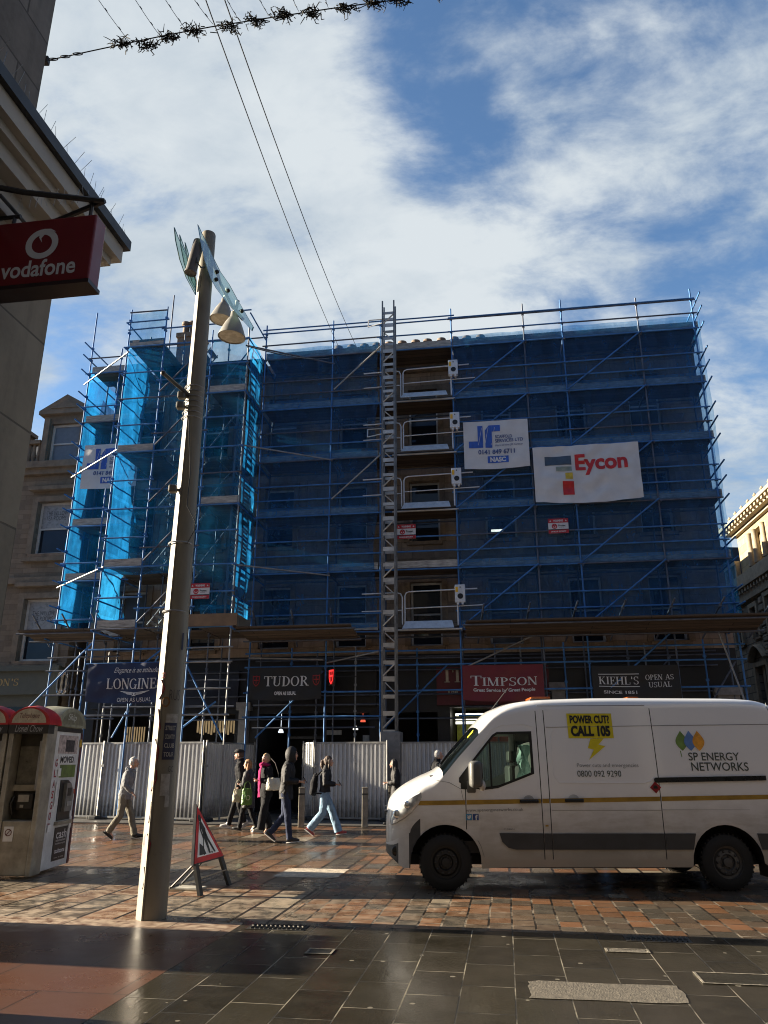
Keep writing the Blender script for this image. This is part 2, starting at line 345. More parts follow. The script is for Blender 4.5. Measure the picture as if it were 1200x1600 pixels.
# ================================================================== GROUND
def sett_mat(name, bw, bh, stops, mortar=0.013, pale=1.0):
    t = NT(name)
    a = t.N.new('ShaderNodeSeparateXYZ'); t.L.new(t.tc.outputs['Object'], a.inputs[0]); c = t.N.new('ShaderNodeCombineXYZ'); t.L.new(a.outputs[1], c.inputs[0]); t.L.new(a.outputs[0], c.inputs[1])
    wob = t.noise(0.8, 2, 0.5); add = t.N.new('ShaderNodeVectorMath'); add.operation = 'ADD'; t.L.new(c.outputs[0], add.inputs[0])
    cw = t.N.new('ShaderNodeCombineXYZ'); t.L.new(t.rng(wob, 0, 1, -0.012, 0.012), cw.inputs[0]); t.L.new(t.rng(wob, 0, 1, -0.012, 0.012), cw.inputs[1]); t.L.new(cw.outputs[0], add.inputs[1])
    v, fac = t.brick(add.outputs[0], bw, bh, mortar, 0.37, 2)
    col = t.ramp(v, [(0, (0.075, 0.055, 0.04)), (0.18, (0.135, 0.068, 0.036)), (0.34, (0.085, 0.07, 0.053)), (0.48, (0.165, 0.08, 0.04)), (0.62, (0.055, 0.052, 0.044)), (0.74, (0.20, 0.092, 0.045)), (0.88, (0.11, 0.075, 0.05)), (0.965, (0.27, 0.23, 0.17))], True)
    n = t.noise(5, 7, 0.65); n2 = t.noise(40, 4, 0.6); n3 = t.noise(0.7, 6, 0.6)
    col = t.mix(t.rng(n2, 0.3, 0.7, 0.0, 0.45), col, t.mix(0.35, col, (0.22, 0.16, 0.10)))
    # dry, salted patches and pale dirt
    dm = t.N.new('ShaderNodeVectorMath'); dm.operation = 'DISTANCE'; t.L.new(t.tc.outputs['Object'], dm.inputs[0]); dm.inputs[1].default_value = (-4.6, 9.3, 0)
    near = t.rng(dm.outputs['Value'], 1.2, 5.5, 0.75, 0.0)
    patch = t.math('MULTIPLY', t.rng(n, 0.42, 0.62), near, True)
    patch = t.math('ADD', patch, t.rng(t.math('MULTIPLY', n3, n), 0.36, 0.45, 0, 0.5), True)
    col = t.mix(patch, col, (0.42, 0.33, 0.235))
    col = t.mix(t.rng(n3, 0.3, 0.7, 0.25, 0.0), col, (0.06, 0.042, 0.026))
    mort = t.mix(pale, (0.016, 0.012, 0.009), t.ramp(t.noise(3, 3, 0.6), [(0.46, (0.018, 0.015, 0.012)), (0.66, (0.26, 0.22, 0.17))]))
    col = t.mix(fac, col, mort)
    wet = t.rng(t.noise(1.1, 5, 0.6), 0.35, 0.65, 0.14, 0.40)
    r = t.math('ADD', wet, t.math('MULTIPLY', patch, 0.3), True)
    t.bump(t.math('SUBTRACT', t.math('ADD', t.math('MULTIPLY', n, 0.4), t.math('MULTIPLY', v, 0.5)), t.math('MULTIPLY', fac, 1.2)), 0.35, 0.008)
    return t.fin(col, r)
def slate_mat():
    t = NT('slate_slabs')
    a = t.N.new('ShaderNodeSeparateXYZ'); t.L.new(t.tc.outputs['Object'], a.inputs[0]); c = t.N.new('ShaderNodeCombineXYZ'); t.L.new(a.outputs[1], c.inputs[0]); t.L.new(a.outputs[0], c.inputs[1])
    v, fac = t.brick(c.outputs[0], 0.66, 0.395, 0.0055, 0.43, 2)
    n = t.noise(3.5, 8, 0.66); n2 = t.noise(28, 6, 0.65); st = t.coord('obj', (9, 2, 1), 0.4); n3 = t.noise(2.2, 6, 0.6, st)
    col = t.ramp(v, [(0, (0.016, 0.0145, 0.0105)), (0.5, (0.025, 0.022, 0.0155)), (1, (0.036, 0.032, 0.022))])
    col = t.mix(t.rng(n, 0.35, 0.65, 0, 0.5), col, (0.05, 0.043, 0.031))
    vo = t.N.new('ShaderNodeTexVoronoi'); vo.inputs['Scale'].default_value = 4.6; t.L.new(t.tc.outputs['Object'], vo.inputs['Vector'])
    gum = t.math('LESS_THAN', t.math('ADD', vo.outputs['Distance'], t.math('MULTIPLY', n2, 0.03)), 0.115)
    sepc = t.N.new('ShaderNodeSeparateXYZ'); t.L.new(vo.outputs['Color'], sepc.inputs[0])
    gum = t.math('MULTIPLY', gum, t.math('GREATER_THAN', sepc.outputs[0], 0.35))
    col = t.mix(t.math('MULTIPLY', gum, 0.7), col, (0.26, 0.24, 0.19))
    spk = t.math('GREATER_THAN', t.noise(60, 3, 0.5), 0.70)
    col = t.mix(t.math('MULTIPLY', spk, 0.35), col, (0.3, 0.28, 0.22))
    mort = t.ramp(t.noise(1.9, 3, 0.6), [(0.46, (0.012, 0.011, 0.009)), (0.64, (0.22, 0.195, 0.145))])
    col = t.mix(fac, col, mort)
    r = t.rng(t.noise(1.6, 6, 0.6), 0.3, 0.7, 0.05, 0.27)
    r = t.math('ADD', r, t.math('MULTIPLY', fac, 0.4), True)
    t.bump(t.math('SUBTRACT', t.math('ADD', t.math('MULTIPLY', n3, 0.6), t.math('MULTIPLY', n2, 0.25)), t.math('MULTIPLY', fac, 0.7)), 0.30, 0.012)
    return t.fin(col, r)
def granite_mat():
    t = NT('red_granite_flags'); v, fac = t.brick(t.coord('obj'), 1.15, 0.75, 0.008, 0.5, 2)
    n = t.noise(160, 3, 0.7); n2 = t.noise(1.2, 6, 0.6)
    col = t.ramp(n, [(0.3, (0.06, 0.026, 0.016)), (0.7, (0.145, 0.064, 0.037))])
    col = t.mix(t.rng(v, 0, 1, 0, 0.3), col, (0.07, 0.035, 0.022)); col = t.mix(t.rng(n2, 0.45, 0.7, 0, 0.4), col, (0.06, 0.032, 0.02))
    dry = t.math('MULTIPLY', t.rng(t.math('ADD', t.axis(1), t.math('MULTIPLY', t.noise(4, 6, 0.65), 0.9)), 8.35, 8.75, 0, 0.75), t.rng(t.noise(9, 5, 0.6), 0.3, 0.6), True)
    col = t.mix(dry, col, (0.42, 0.33, 0.235))
    col = t.mix(fac, col, (0.03, 0.02, 0.015)); t.bump(t.math('SUBTRACT', t.math('MULTIPLY', t.noise(60, 4, 0.6), 0.3), fac), 0.25, 0.006)
    return t.fin(col, t.math('ADD', t.rng(n2, 0.3, 0.7, 0.22, 0.38), t.math('MULTIPLY', dry, 0.4), True))
def flag_mat():
    t = NT('grey_flags'); v, fac = t.brick(t.coord('obj'), 0.6, 0.45, 0.006)
    n = t.noise(2, 6, 0.6); col = t.ramp(v, [(0, (0.075, 0.072, 0.066)), (1, (0.13, 0.125, 0.115))]); col = t.mix(t.rng(n, 0.4, 0.7, 0, 0.6), col, (0.06, 0.055, 0.05)); col = t.mix(fac, col, (0.03, 0.03, 0.03))
    return t.fin(col, t.rng(n, 0.3, 0.7, 0.3, 0.6))
def sheet(name, x0, x1, y0, y1, z, m, edge=0.0):
    mb = MB()
    if edge: mb.box(x0, x1, y0, y1, z-edge, z)
    else: mb.add([(x0, y0, z), (x1, y0, z), (x1, y1, z), (x0, y1, z)], [(0, 1, 2, 3)])
    o = mb.build(name, m); o.matrix_world = GROT; return tag(o, kind='structure')
M_SETT = sett_mat('setts', 0.30, 0.24, [(0, (0.085, 0.066, 0.046)), (0.2, (0.125, 0.070, 0.036)), (0.36, (0.080, 0.070, 0.052)), (0.5, (0.15, 0.080, 0.038)), (0.64, (0.062, 0.058, 0.046)), (0.76, (0.165, 0.088, 0.048)), (0.86, (0.105, 0.078, 0.052)), (0.955, (0.27, 0.235, 0.17))])
M_SETT2 = sett_mat('brown_setts', 0.62, 0.33, [(0, (0.075, 0.055, 0.038)), (0.2, (0.115, 0.066, 0.036)), (0.4, (0.085, 0.062, 0.042)), (0.6, (0.135, 0.076, 0.040)), (0.8, (0.065, 0.052, 0.040)), (0.93, (0.17, 0.09, 0.048))], 0.02, 0.0)
M_SETT3 = sett_mat('tan_flags', 0.95, 0.42, [(0, (0.10, 0.072, 0.048)), (0.25, (0.13, 0.085, 0.052)), (0.5, (0.095, 0.072, 0.05)), (0.75, (0.145, 0.092, 0.056))], 0.022, 0.0)
sheet('ground', -600, 600, -600, 600, -0.004, mat('asphalt', (0.05, 0.05, 0.05), 0.8))
sheet('road', -2.45, 60, 8.6, 12.6, 0.0, M_SETT); sheet('road', -2.45, 60, 12.605, 21.0, 0.0, M_SETT2); sheet('road', -60, -2.455, 8.6, 21.0, 0.0, M_SETT3)
sheet('slate_paving', -2.76, 40, -30, 8.6, 0.0, slate_mat())
sheet('granite_paving', -40, -2.765, -30, 8.6, 0.0, granite_mat())
sheet('pavement', -60, 60, 21.0, 25.2, 0.03, flag_mat(), 0.034)
# a patched strip of concrete and little covers let into the paving
PATCH = mat('patch_concrete', (0.115, 0.10, 0.077), 0.75, bump=0.6, bscale=60, scale=18, var=0.4)
IRON = mat('cast_iron', (0.045, 0.042, 0.036), 0.45, 0.6, bump=0.4, bscale=80)
def cover(name, x, y, sx, sy, label, cat, m, frame=True, z=0.004):
    """a flush cover: local ground frame"""
    t = thing(name, GROT @ Vector((x, y, z)), -AL, label, cat)
    mb = MB(); n = 26; pts = []
    for i in range(n):
        f = i/n*4; s, k = f % 1, int(f); p = [(-1+2*s, -1), (1, -1+2*s), (1-2*s, 1), (-1, 1-2*s)][k]
        pts.append((p[0]*sx/2+ashlar_jit(0.014), p[1]*sy/2+ashlar_jit(0.014)))
    mb.poly(pts, lambda a, b: (a, b, 0)); mb.build('slab', m, t)
    if frame:
        fb = MB()
        for x0, x1, y0, y1 in ((-sx/2-0.02, sx/2+0.02, -sy/2-0.02, -sy/2), (-sx/2-0.02, sx/2+0.02, sy/2, sy/2+0.02), (-sx/2-0.02, -sx/2, -sy/2, sy/2), (sx/2, sx/2+0.02, -sy/2, sy/2)):
            fb.box(x0, x1, y0, y1, 0, 0.003)
        fb.build('rim', mat('pale_mortar', (0.17, 0.15, 0.115), 0.8, var=0.7, scale=25, bump=0.4), t)
    return t
cover('paving_patch', 0.65, 6.58, 1.1, 0.46, 'long pale concrete patch let into the dark slate paving, right foreground', 'paving patch', PATCH, False)
cover('access_cover', 1.8, 7.08, 0.75, 0.3, 'dark slab edged in pale mortar beside the concrete patch', 'access cover', mat('dark_slab', (0.032, 0.029, 0.021), 0.2, bump=0.3))
cover('stopcock_cover', -1.69, 7.49, 0.2, 0.16, 'small square metal cover in the slate left of the wet streak', 'cover', IRON)
cover('stopcock_cover', 1.0, 7.92, 0.34, 0.1, 'narrow pale metal cover in the slate near the drain grating', 'cover', PATCH)
cover('repair_patch', -2.95, 12.4, 0.95, 0.95, 'rough pale square of repaired setts right of the roadworks sign', 'paving patch', mat('rough_patch', (0.42, 0.36, 0.28), 0.85, bump=0.8, bscale=40, var=0.5, scale=12), False)
cover('manhole_cover', -2.3, 15.2, 0.9, 0.8, 'framed access cover in the setts in front of the hooded man', 'manhole cover', M_SETT)
def grating(x, y, label):
    t = thing('drain_grating', GROT @ Vector((x, y, 0.004)), -AL, label, 'drain'); mb = MB()
    for i in range(12):
        a = -0.26+i*0.047; mb.path([(a, -0.10, 0.002), (a+0.02, -0.03, 0.006), (a-0.01, 0.03, 0.006), (a+0.015, 0.10, 0.002)], 0.009, 5)
    mb.build('bars', IRON, t); fb = MB(); fb.box(-0.3, 0.3, -0.13, 0.13, -0.002, 0.0); fb.build('recess', mat('drain_black', (0.02, 0.019, 0.017), 0.5), t)
grating(-2.35, 8.45, 'worn iron drain grating beside the lamp post shadow, on the left')
grating(1.35, 8.45, 'small iron drain grating at the edge of the setts in front of the van')

# ================================================================== THE COVERED BUILDING
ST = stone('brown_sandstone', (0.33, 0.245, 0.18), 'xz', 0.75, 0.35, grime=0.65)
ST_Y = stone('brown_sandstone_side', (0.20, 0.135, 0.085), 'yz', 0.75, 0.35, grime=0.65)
TRIM = mat('worn_stone_trim', (0.22, 0.16, 0.11), 0.85, var=0.4, scale=3, bump=0.4)
FRAME_W = mat('white_sash', (0.55, 0.54, 0.50), 0.45, var=0.12)
FRAME_D = mat('dull_sash', (0.42, 0.41, 0.39), 0.5, var=0.2)
def glass_mat(name, col=(0.012, 0.015, 0.02), rough=0.04):
    t = NT(name); n = t.noise(0.9, 3, 0.5); t.bump(n, 0.08, 0.05); return t.fin(t.ramp(n, [(0.3, tuple(c*0.6 for c in col)), (0.7, tuple(c*1.6 for c in col))]), rough)
PANE = glass_mat('window_glass'); PANE_B = glass_mat('window_glass_blind', (0.10, 0.10, 0.095), 0.25)
def wall_grid(mb, u0, u1, z0, z1, ops, y, depth, mi=0):
    us = sorted(set([u0, u1]+[o[0] for o in ops]+[o[1] for o in ops])); zs = sorted(set([z0, z1]+[o[2] for o in ops]+[o[3] for o in ops]))
    for i in range(len(us)-1):
        for j in range(len(zs)-1):
            cu, cz = (us[i]+us[i+1])/2, (zs[j]+zs[j+1])/2
            if any(o[0] < cu < o[1] and o[2] < cz < o[3] for o in ops): continue
            mb.add([(us[i], y, zs[j]), (us[i+1], y, zs[j]), (us[i+1], y, zs[j+1]), (us[i], y, zs[j+1])], [(0, 1, 2, 3)], mi)
    for a, b, c, d in ops:
        y2 = y+depth
        mb.add([(a, y, c), (b, y, c), (b, y, d), (a, y, d), (a, y2, c), (b, y2, c), (b, y2, d), (a, y2, d)], [(0, 1, 5, 4), (1, 2, 6, 5), (2, 3, 7, 6), (3, 0, 4, 7)], mi)
def sash(parent, a, b, c, d, y, fm, pm, surround=True, w=0.07):
    """sash window in an opening: frame (> pane) with meeting rail, sill"""
    mb = MB()
    mb.box(a, a+w, y, y+0.1, c, d); mb.box(b-w, b, y, y+0.1, c, d); mb.box(a+w, b-w, y, y+0.1, d-w, d); mb.box(a+w, b-w, y, y+0.1, c, c+w*1.2)
    zm = (c+d)/2; mb.box(a+w, b-w, y+0.01, y+0.08, zm-0.03, zm+0.03)
    f = mb.build('window', fm, parent)
    p = MB(); p.box(a+w, b-w, y+0.05, y+0.06, c+w*1.2, zm-0.03); p.box(a+w, b-w, y+0.03, y+0.04, zm+0.03, d-w); p.build('pane', pm, f)
    s = MB(); s.box(a-0.08, b+0.08, y-0.34, y-0.005, c-0.12, c-0.003); s.build('sill', TRIM, f)
    return f
B = thing('tenement_building', F(0, 0, 0), -AL, 'brown sandstone tenement wrapped in blue scaffold netting', 'building')
B_U = (-10.75, 10.75); WY = 1.5
WU = [-9.2, -6.6, -4.0, -1.35, 1.2, 3.8, 6.4, 8.9]
ROWS = [(5.2, 7.35), (8.75, 10.95), (12.3, 14.5)]
ops = [(u-0.53, u+0.53, c, d) for u in WU for c, d in ROWS]
SHOPS = [(-10.2, -5.2, 0.05, 3.1), (-4.4, -0.7, 0.05, 3.1), (-0.2, 1.5, 0.05, 3.1), (1.9, 4.95, 0.05, 3.25), (5.7, 9.7, 0.05, 3.1)]
mb = MB(); wall_grid(mb, B_U[0], B_U[1], 4.95, 15.6, ops, WY, 0.3)
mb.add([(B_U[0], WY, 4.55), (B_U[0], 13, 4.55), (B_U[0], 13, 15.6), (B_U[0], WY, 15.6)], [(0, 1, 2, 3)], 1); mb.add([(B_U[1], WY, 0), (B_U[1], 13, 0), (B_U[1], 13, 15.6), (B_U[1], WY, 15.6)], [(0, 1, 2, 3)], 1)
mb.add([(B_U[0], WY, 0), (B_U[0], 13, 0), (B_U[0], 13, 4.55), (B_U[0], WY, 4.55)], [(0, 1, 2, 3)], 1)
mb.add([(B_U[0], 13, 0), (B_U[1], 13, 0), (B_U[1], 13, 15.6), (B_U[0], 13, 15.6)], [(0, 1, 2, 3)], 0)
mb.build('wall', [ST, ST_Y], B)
mb = MB(); mb.box(B_U[0]-0.05, B_U[1]+0.05, WY-0.28, WY+0.4, 15.45, 15.8); mb.box(B_U[0], B_U[1], WY-0.16, WY-0.003, 15.2, 15.45); mb.box(B_U[0], B_U[1], WY-0.14, WY-0.003, 11.5, 11.72); mb.box(B_U[0], B_U[1], WY-0.14, WY-0.003, 7.95, 8.15); mb.build('cornice', TRIM, B)
mb = MB(); mb.add([(B_U[0], WY+0.2, 15.75), (B_U[1], WY+0.2, 15.75), (B_U[1], 7, 16.9), (B_U[0], 7, 16.9), (B_U[0], 13, 15.7), (B_U[1], 13, 15.7)], [(0, 1, 2, 3), (3, 2, 5, 4)]); mb.build('roof', mat('slate_roof', (0.05, 0.05, 0.055), 0.6), B)
for i, u in enumerate(WU):
    for j, (c, d) in enumerate(ROWS):
        w = sash(B, u-0.525, u+0.525, c, d, WY+0.2, FRAME_D if (i+j) % 3 else FRAME_W, PANE_B if (i*7+j*3) % 5 == 0 else PANE)
        s = MB(); s.box(u-0.72, u-0.53, WY-0.06, WY-0.003, c, d+0.18); s.box(u+0.53, u+0.72, WY-0.06, WY-0.003, c, d+0.18); s.box(u-0.53, u+0.53, WY-0.06, WY-0.003, d, d+0.18); s.build('surround', TRIM, w)
        if (i, j) == (5, 1): MB().box(u-0.35, u+0.05, WY+0.215, WY+0.225, 9.07, 9.15).build('ceiling_light', emit('tube_light', (1.0, 0.93, 0.75), 1.1), w)
# ground floor: shop fronts with rooms behind the glass
mb = MB(); wall_grid(mb, B_U[0], B_U[1], 0, 4.948, SHOPS, WY, 0.22); mb.build('shopfront_and_shade_wall', mat('shopfront_and_shade_black', (0.012, 0.012, 0.014), 0.45, var=0.3), B)  # dark band above the fascias stands in for shade under the fan
mb = MB()
for (a, b, c, d) in SHOPS: mb.box(a-0.1, b+0.1, 5.0, 5.1, -0.1, 3.6); mb.box(a-0.1, a, WY+0.25, 5, 0, 3.6); mb.box(b, b+0.1, WY+0.25, 5, 0, 3.6); mb.box(a, b, WY+0.25, 5, 3.3, 3.4)
mb.build('shop_interior', mat('shop_dark', (0.02, 0.02, 0.022), 0.6), B)
fasc = [(-10.3, -5.1, 'shop_fascia', (0.012, 0.016, 0.03)), (-4.6, -0.45, 'shop_fascia', (0.01, 0.01, 0.011)), (1.5, 5.05, 'shop_fascia', (0.115, 0.008, 0.015)), (5.55, 9.8, 'shop_fascia', (0.011, 0.011, 0.012))]
FASC = []
for a, b, nm, c in fasc:
    o = MB().box(a, b, WY-0.14, WY-0.004, 3.3, 4.5).build(nm, mat('fascia_%d' % (a*10), c, 0.4), B); FASC.append(o)
fm = lambda a, b: (a, WY-0.147, b)
mb = MB(); serif(mb, 'TI', 1.95, 4.22, 0.62, 0.42, fm); text(mb, 'The', 2.0, 3.72, 0.36, 0.14, fm, 0, 0.03); mb.build('lettering', mat('gilt_letters', (0.5, 0.42, 0.3), 0.4), FASC[2])
for a, b, z, q in ((5.1, 5.5, 3.7, 0.3), (10.0, 10.62, 3.5, 0.3), (-5.0, -4.7, 3.2, 0.25)):
    mb = MB(); mb.box(a, b, WY-q, WY-0.003, 0.03, z); mb.box(a-0.08, b+0.08, WY-q-0.08, WY-0.003, z, z+0.25); mb.build('pilaster', mat('pale_pilaster', (0.24, 0.23, 0.22), 0.7, bump=0.2), B)
# key cutter's lit room
mb = MB(); mb.box(1.95, 2.85, 4.2, 4.25, 0, 3.2, 0); mb.box(3.1, 4.9, 3.6, 3.65, 0, 3.2, 1); mb.box(2.5, 2.56, 2.6, 3.2, 1.6, 2.6, 2)
mb.build('shop_wall', [mat('lime_wall', (0.45, 0.48, 0.06), 0.6), mat('red_wall', (0.3, 0.03, 0.03), 0.6), mat('shelf_wood', (0.35, 0.2, 0.1), 0.6)], B)
mb = MB()
for k in range(3): mb.box(2.0, 4.6, 2.7, 2.73, 2.78+k*0.13, 2.86+k*0.13)
mb.build('shop_light', emit('shop_strip', (1, 0.96, 0.85), 1.3), B)
mb = MB()
for k in range(9): mb.box(-9.55+k*0.09, -9.51+k*0.09, 2.5, 2.52, 2.0, 2.75)
for k in range(14): mb.box(-6.9+k*0.10, -6.84+k*0.10, 2.5, 2.52, 2.55-0.04*(k % 3), 2.95)
mb.build('display_light', emit('warm_display', (1.0, 0.72, 0.38), 0.13), B)
mb = MB(); mb.box(-8.3, -7.7, 2.6, 2.62, 1.9, 2.7); mb.build('display_panel', emit('amber_panel', (0.8, 0.42, 0.12), 0.08), B)
for u, z, nm, c, s in ((-3.85, 2.52, 'pendant_lamp', (0.8, 0.9, 1), 0.9), (-1.3, 2.6, 'pendant_lamp', (1, 0.95, 0.85), 0.8), (-1.05, 2.85, 'pendant_lamp', (1, 0.15, 0.08), 0.5)):
    m = MB(); m.lathe([(0.02, 0.13), (0.06, 0.10), (0.085, 0.04), (0.09, 0.0), (0.0, 0.01)], 14, Matrix.Translation((u, 2.3, z)))
    m.tube((u, 2.3, z+0.2), (u, 2.3, 3.3), 0.008, 5); m.build(nm, emit('lamp_%d' % (u*100), c, s), B, True)
for q in ((-1.6, -0.95, 2.0, 2.02, 2.08, 2.2), (-1.0, -0.75, 2.0, 2.02, 2.22, 2.42), (-2.35, -1.8, 2.4, 2.5, 2.45, 2.6)): MB().box(*q).build('display_card', mat('white_cards', (0.5, 0.5, 0.5), 0.5), B)
mb = MB(); mb.box(-3.4, -3.32, WY+0.02, WY+0.1, 0.05, 3.1); mb.box(-2.2, -2.12, WY+0.02, WY+0.1, 0.05, 3.1); mb.box(-3.32, -2.2, WY+0.02, WY+0.1, 2.3, 2.38); mb.build('door_frame', mat('door_dark', (0.03, 0.032, 0.035), 0.35), B)
# chimney pots along the wall head and the gable stack
POT = mat('chimney_pot', (0.17, 0.12, 0.085), 0.8, bump=0.3)
def pot(mb, x, y, z, s=1.0): mb.lathe([(0.15*s, 0), (0.17*s, 0.08), (0.13*s, 0.12), (0.135*s, 0.5), (0.19*s, 0.55), (0.19*s, 0.66), (0.13*s, 0.68), (0.11*s, 0.45)], 12, Matrix.Translation((x, y, z)))
mb = MB(); mb.box(-2.6, 3.6, 3.1, 3.7, 15.7, 17.0); st_ = mb.build('chimney', TRIM, B)
for k in range(12):
    m = MB(); pot(m, -2.35+k*0.52+ashlar_jit(0.03), 3.4, 17.0, 0.95); m.build('chimney_pot', POT, st_, True)
mb = MB(); mb.box(-8.9, -8.0, 2.4, 3.1, 15.7, 18.3); mb.box(-8.95, -7.95, 2.35, 3.15, 18.1, 18.3); st_ = mb.build('chimney', TRIM, B)
for k in range(3):
    m = MB(); pot(m, -8.72+k*0.3, 2.75, 18.3, 1.0); m.build('chimney_pot', POT, st_, True)

# ================================================================== SCAFFOLD
BLUE = mat('blue_tube', (0.055, 0.17, 0.40), 0.6, 0.0, 0.35, 3, Specular_IOR_Level=0.3); GALV = mat('galvanised_tube', (0.24, 0.245, 0.25), 0.5, 0.3, 0.3, 5); RUSTY = mat('dull_tube', (0.10, 0.115, 0.15), 0.5, 0.3, 0.4, 4)
t_ = NT('scaffold_boards'); v_, f_ = t_.brick(t_.coord('obj'), 3.9, 0.225, 0.012, 0.4, 2); n_ = t_.noise(2.5, 6, 0.6, t_.coord('obj', (1, 9, 1)))
c_ = t_.ramp(v_, [(0, (0.06, 0.041, 0.026)), (1, (0.125, 0.085, 0.053))]); c_ = t_.mix(t_.rng(n_, 0.35, 0.7, 0, 0.6), c_, (0.075, 0.06, 0.05)); c_ = t_.mix(f_, c_, (0.012, 0.01, 0.008)); BOARD = t_.fin(c_, 0.85)
TOE = mat('weathered_toe_board', (0.38, 0.36, 0.32), 0.85, var=0.45, scale=4, stretch=(1, 1, 6))
S = thing('scaffolding', F(0, 0, 0), -AL, 'blue tube scaffolding with boarded lifts around the sandstone block', 'scaffolding')
NCLIP = 0
def tub(name, p, q, m=BLUE, r=0.027, clips=()):
    mb = MB(); mb.tube(p, q, r, 8)
    d = Vector(q)-Vector(p)
    for z in clips:
        z = z-p[2] if abs(d.x)+abs(d.y) < 0.01 else z
        if not 0 < z < d.length: continue
        c = Vector(p)+d.normalized()*z
        mb.cbox(c, (0.085, 0.085, 0.07) if abs(d.normalized().z) > 0.5 else (0.07, 0.085, 0.085))
    return mb.build(name, m, S, 0.9)
LIFT = [5.55, 7.5, 9.45, 11.43, 13.4, 15.4]
def clipz(): return [z+k for z in [2.9, 3.65, 4.4]+LIFT for k in ((0,) if z < 5 else (-0.08, 0.5, 1.0))]
MAINF = [-4.32, -1.84, -0.12, 2.38, 4.87, 6.17, 8.68, 10.47]
for u in MAINF: tub('standard', (u, 0, 0.03), (u, 0, 16.75+ashlar_jit(0.1)+(0.15 if u > 10 else 0)), BLUE if u not in (4.87, 8.68) else RUSTY, clips=clipz())
tub('standard', (-11.1, 0, 2.2), (-11.1, 0, 17.95), BLUE, clips=clipz()); tub('standard', (-9.9, 0, 2.2), (-9.9, 0, 16.3), clips=clipz())
for u in (-8.8, -7.46): tub('standard', (u, -1.6, 0.03), (u, -1.6, 16.85), clips=clipz())
for u in (-5.72, -4.42): tub('standard', (u, -1.6, 0.03), (u, -1.6, 15.75), BLUE if u < -5 else GALV, clips=clipz())
for u in (-8.8, -7.46, -5.72): tub('standard', (u, 0, 0.03), (u, 0, 16.7 if u < -6 else 16.4), RUSTY, clips=clipz())
tub('standard', (-8.1, 0.1, 15), (-8.1, 0.1, 18.5), RUSTY, clips=(0.5, 1, 1.6, 2.2, 2.8)); tub('standard', (-6.75, 0.1, 15), (-6.75, 0.1, 18.0), RUSTY, clips=(0.5, 1, 1.6, 2.2))
for u in (-11.0, -9.9, -8.6, -7.4, -5.7)+tuple(MAINF): tub('standard', (u, 1.22, 0.03), (u, 1.22, 16.0), RUSTY)
for y in (3.0, 5.0): tub('standard', (10.9, y, 0.03), (10.9, y, 16.2), BLUE); tub('standard', (-11.1, y, 0.03), (-11.1, y, 16.6), BLUE)
def rail(u0, u1, y, z, m=None, over=0.12):
    tub('ledger', (u0-over, y, z), (u1+over, y, z+ashlar_jit(0.012)), m or random.choice((BLUE, BLUE, BLUE, RUSTY)))
SECT = [(-4.32, -0.12), (-0.12, 2.38), (2.38, 6.17), (6.17, 10.47)]
for zi, z in enumerate(LIFT):
    for k, (a, b) in enumerate(SECT):
        for dz in (-0.08, 0.5, 1.0):
            if dz > 0 and k == 1 and zi in (0, 2, 3, 4): continue      # the hoist gates stand here
            rail(a, b, -0.055, z+dz)
    rail(-11.1, -8.8, -0.055, z-0.08); rail(-11.1, -8.8, -0.055, z+0.55); 
    rail(-8.8, -5.9, -1.655, z-0.08); rail(-5.72, -4.42, -1.655, z-0.08, over=0.05)
    rail(-8.8, -7.46, -1.655, z+0.9); rail(-7.46, -5.72, -1.655, z+0.55); rail(-5.72, -4.42, -1.655, z+1.0, over=0.05)
    rail(-4.32, 10.47, 1.27, z-0.08, RUSTY)
rail(-8.8, -7.46, -1.655, 16.7, over=0.02); rail(-8.8, -7.46, -1.655, 16.0, over=0.02); rail(-8.8, -4.4, 0.0, 16.3)
rail(2.38, 10.47, -0.055, 16.45, over=0.1); rail(-4.32, 2.38, -0.055, 16.55)
for z in (2.9, 3.64, 4.42, 4.85):
    rail(-4.32, -0.12, -0.055, z, BLUE); rail(-0.12, 2.38, -0.055, z, BLUE) if z != 2.9 else None; rail(2.38, 6.17, -0.055, z, BLUE); rail(6.17, 10.47, -0.055, z, BLUE)
    rail(-8.8, -5.72, -1.655, z, RUSTY if z < 4 else BLUE); rail(-5.72, -4.42, -1.655, z, GALV); rail(-11.1, -8.8, -0.055, z, RUSTY); rail(-8, 10, 1.27, z, RUSTY)
# braces: rising to the right, one in each of two bays of every lift
for z in LIFT[:-1]:
    for a, b in ((2.38, 4.87), (6.17, 8.68)): tub('brace', (a, -0.1, z-0.05), (b, -0.1, z+1.9))
    tub('brace', (-7.4, -1.7, z+0.1), (-5.8, -1.7, z+1.8), RUSTY); tub('brace', (-5.7, -1.2, z+0.1), (-4.4, -1.2, z+1.85), RUSTY)
for a, b, z0, z1 in ((2.5, 5.2, 4.3, 5.5), (6.3, 8.9, 3.3, 5.5), (9.9, 10.5, 5.2, 2.6), (-8.7, -6.2, 3.4, 5.3), (-10.9, -9.0, 3.2, 5.2), (-6.2, -4.6, 4.9, 2.2), (-6.5, -4.9, 2.1, 3.3)): tub('brace', (a, -0.12 if a > -5 else -1.2, z0), (b, -0.12 if a > -5 else -1.2, z1), GALV if a in (2.5, 9.9) else BLUE)
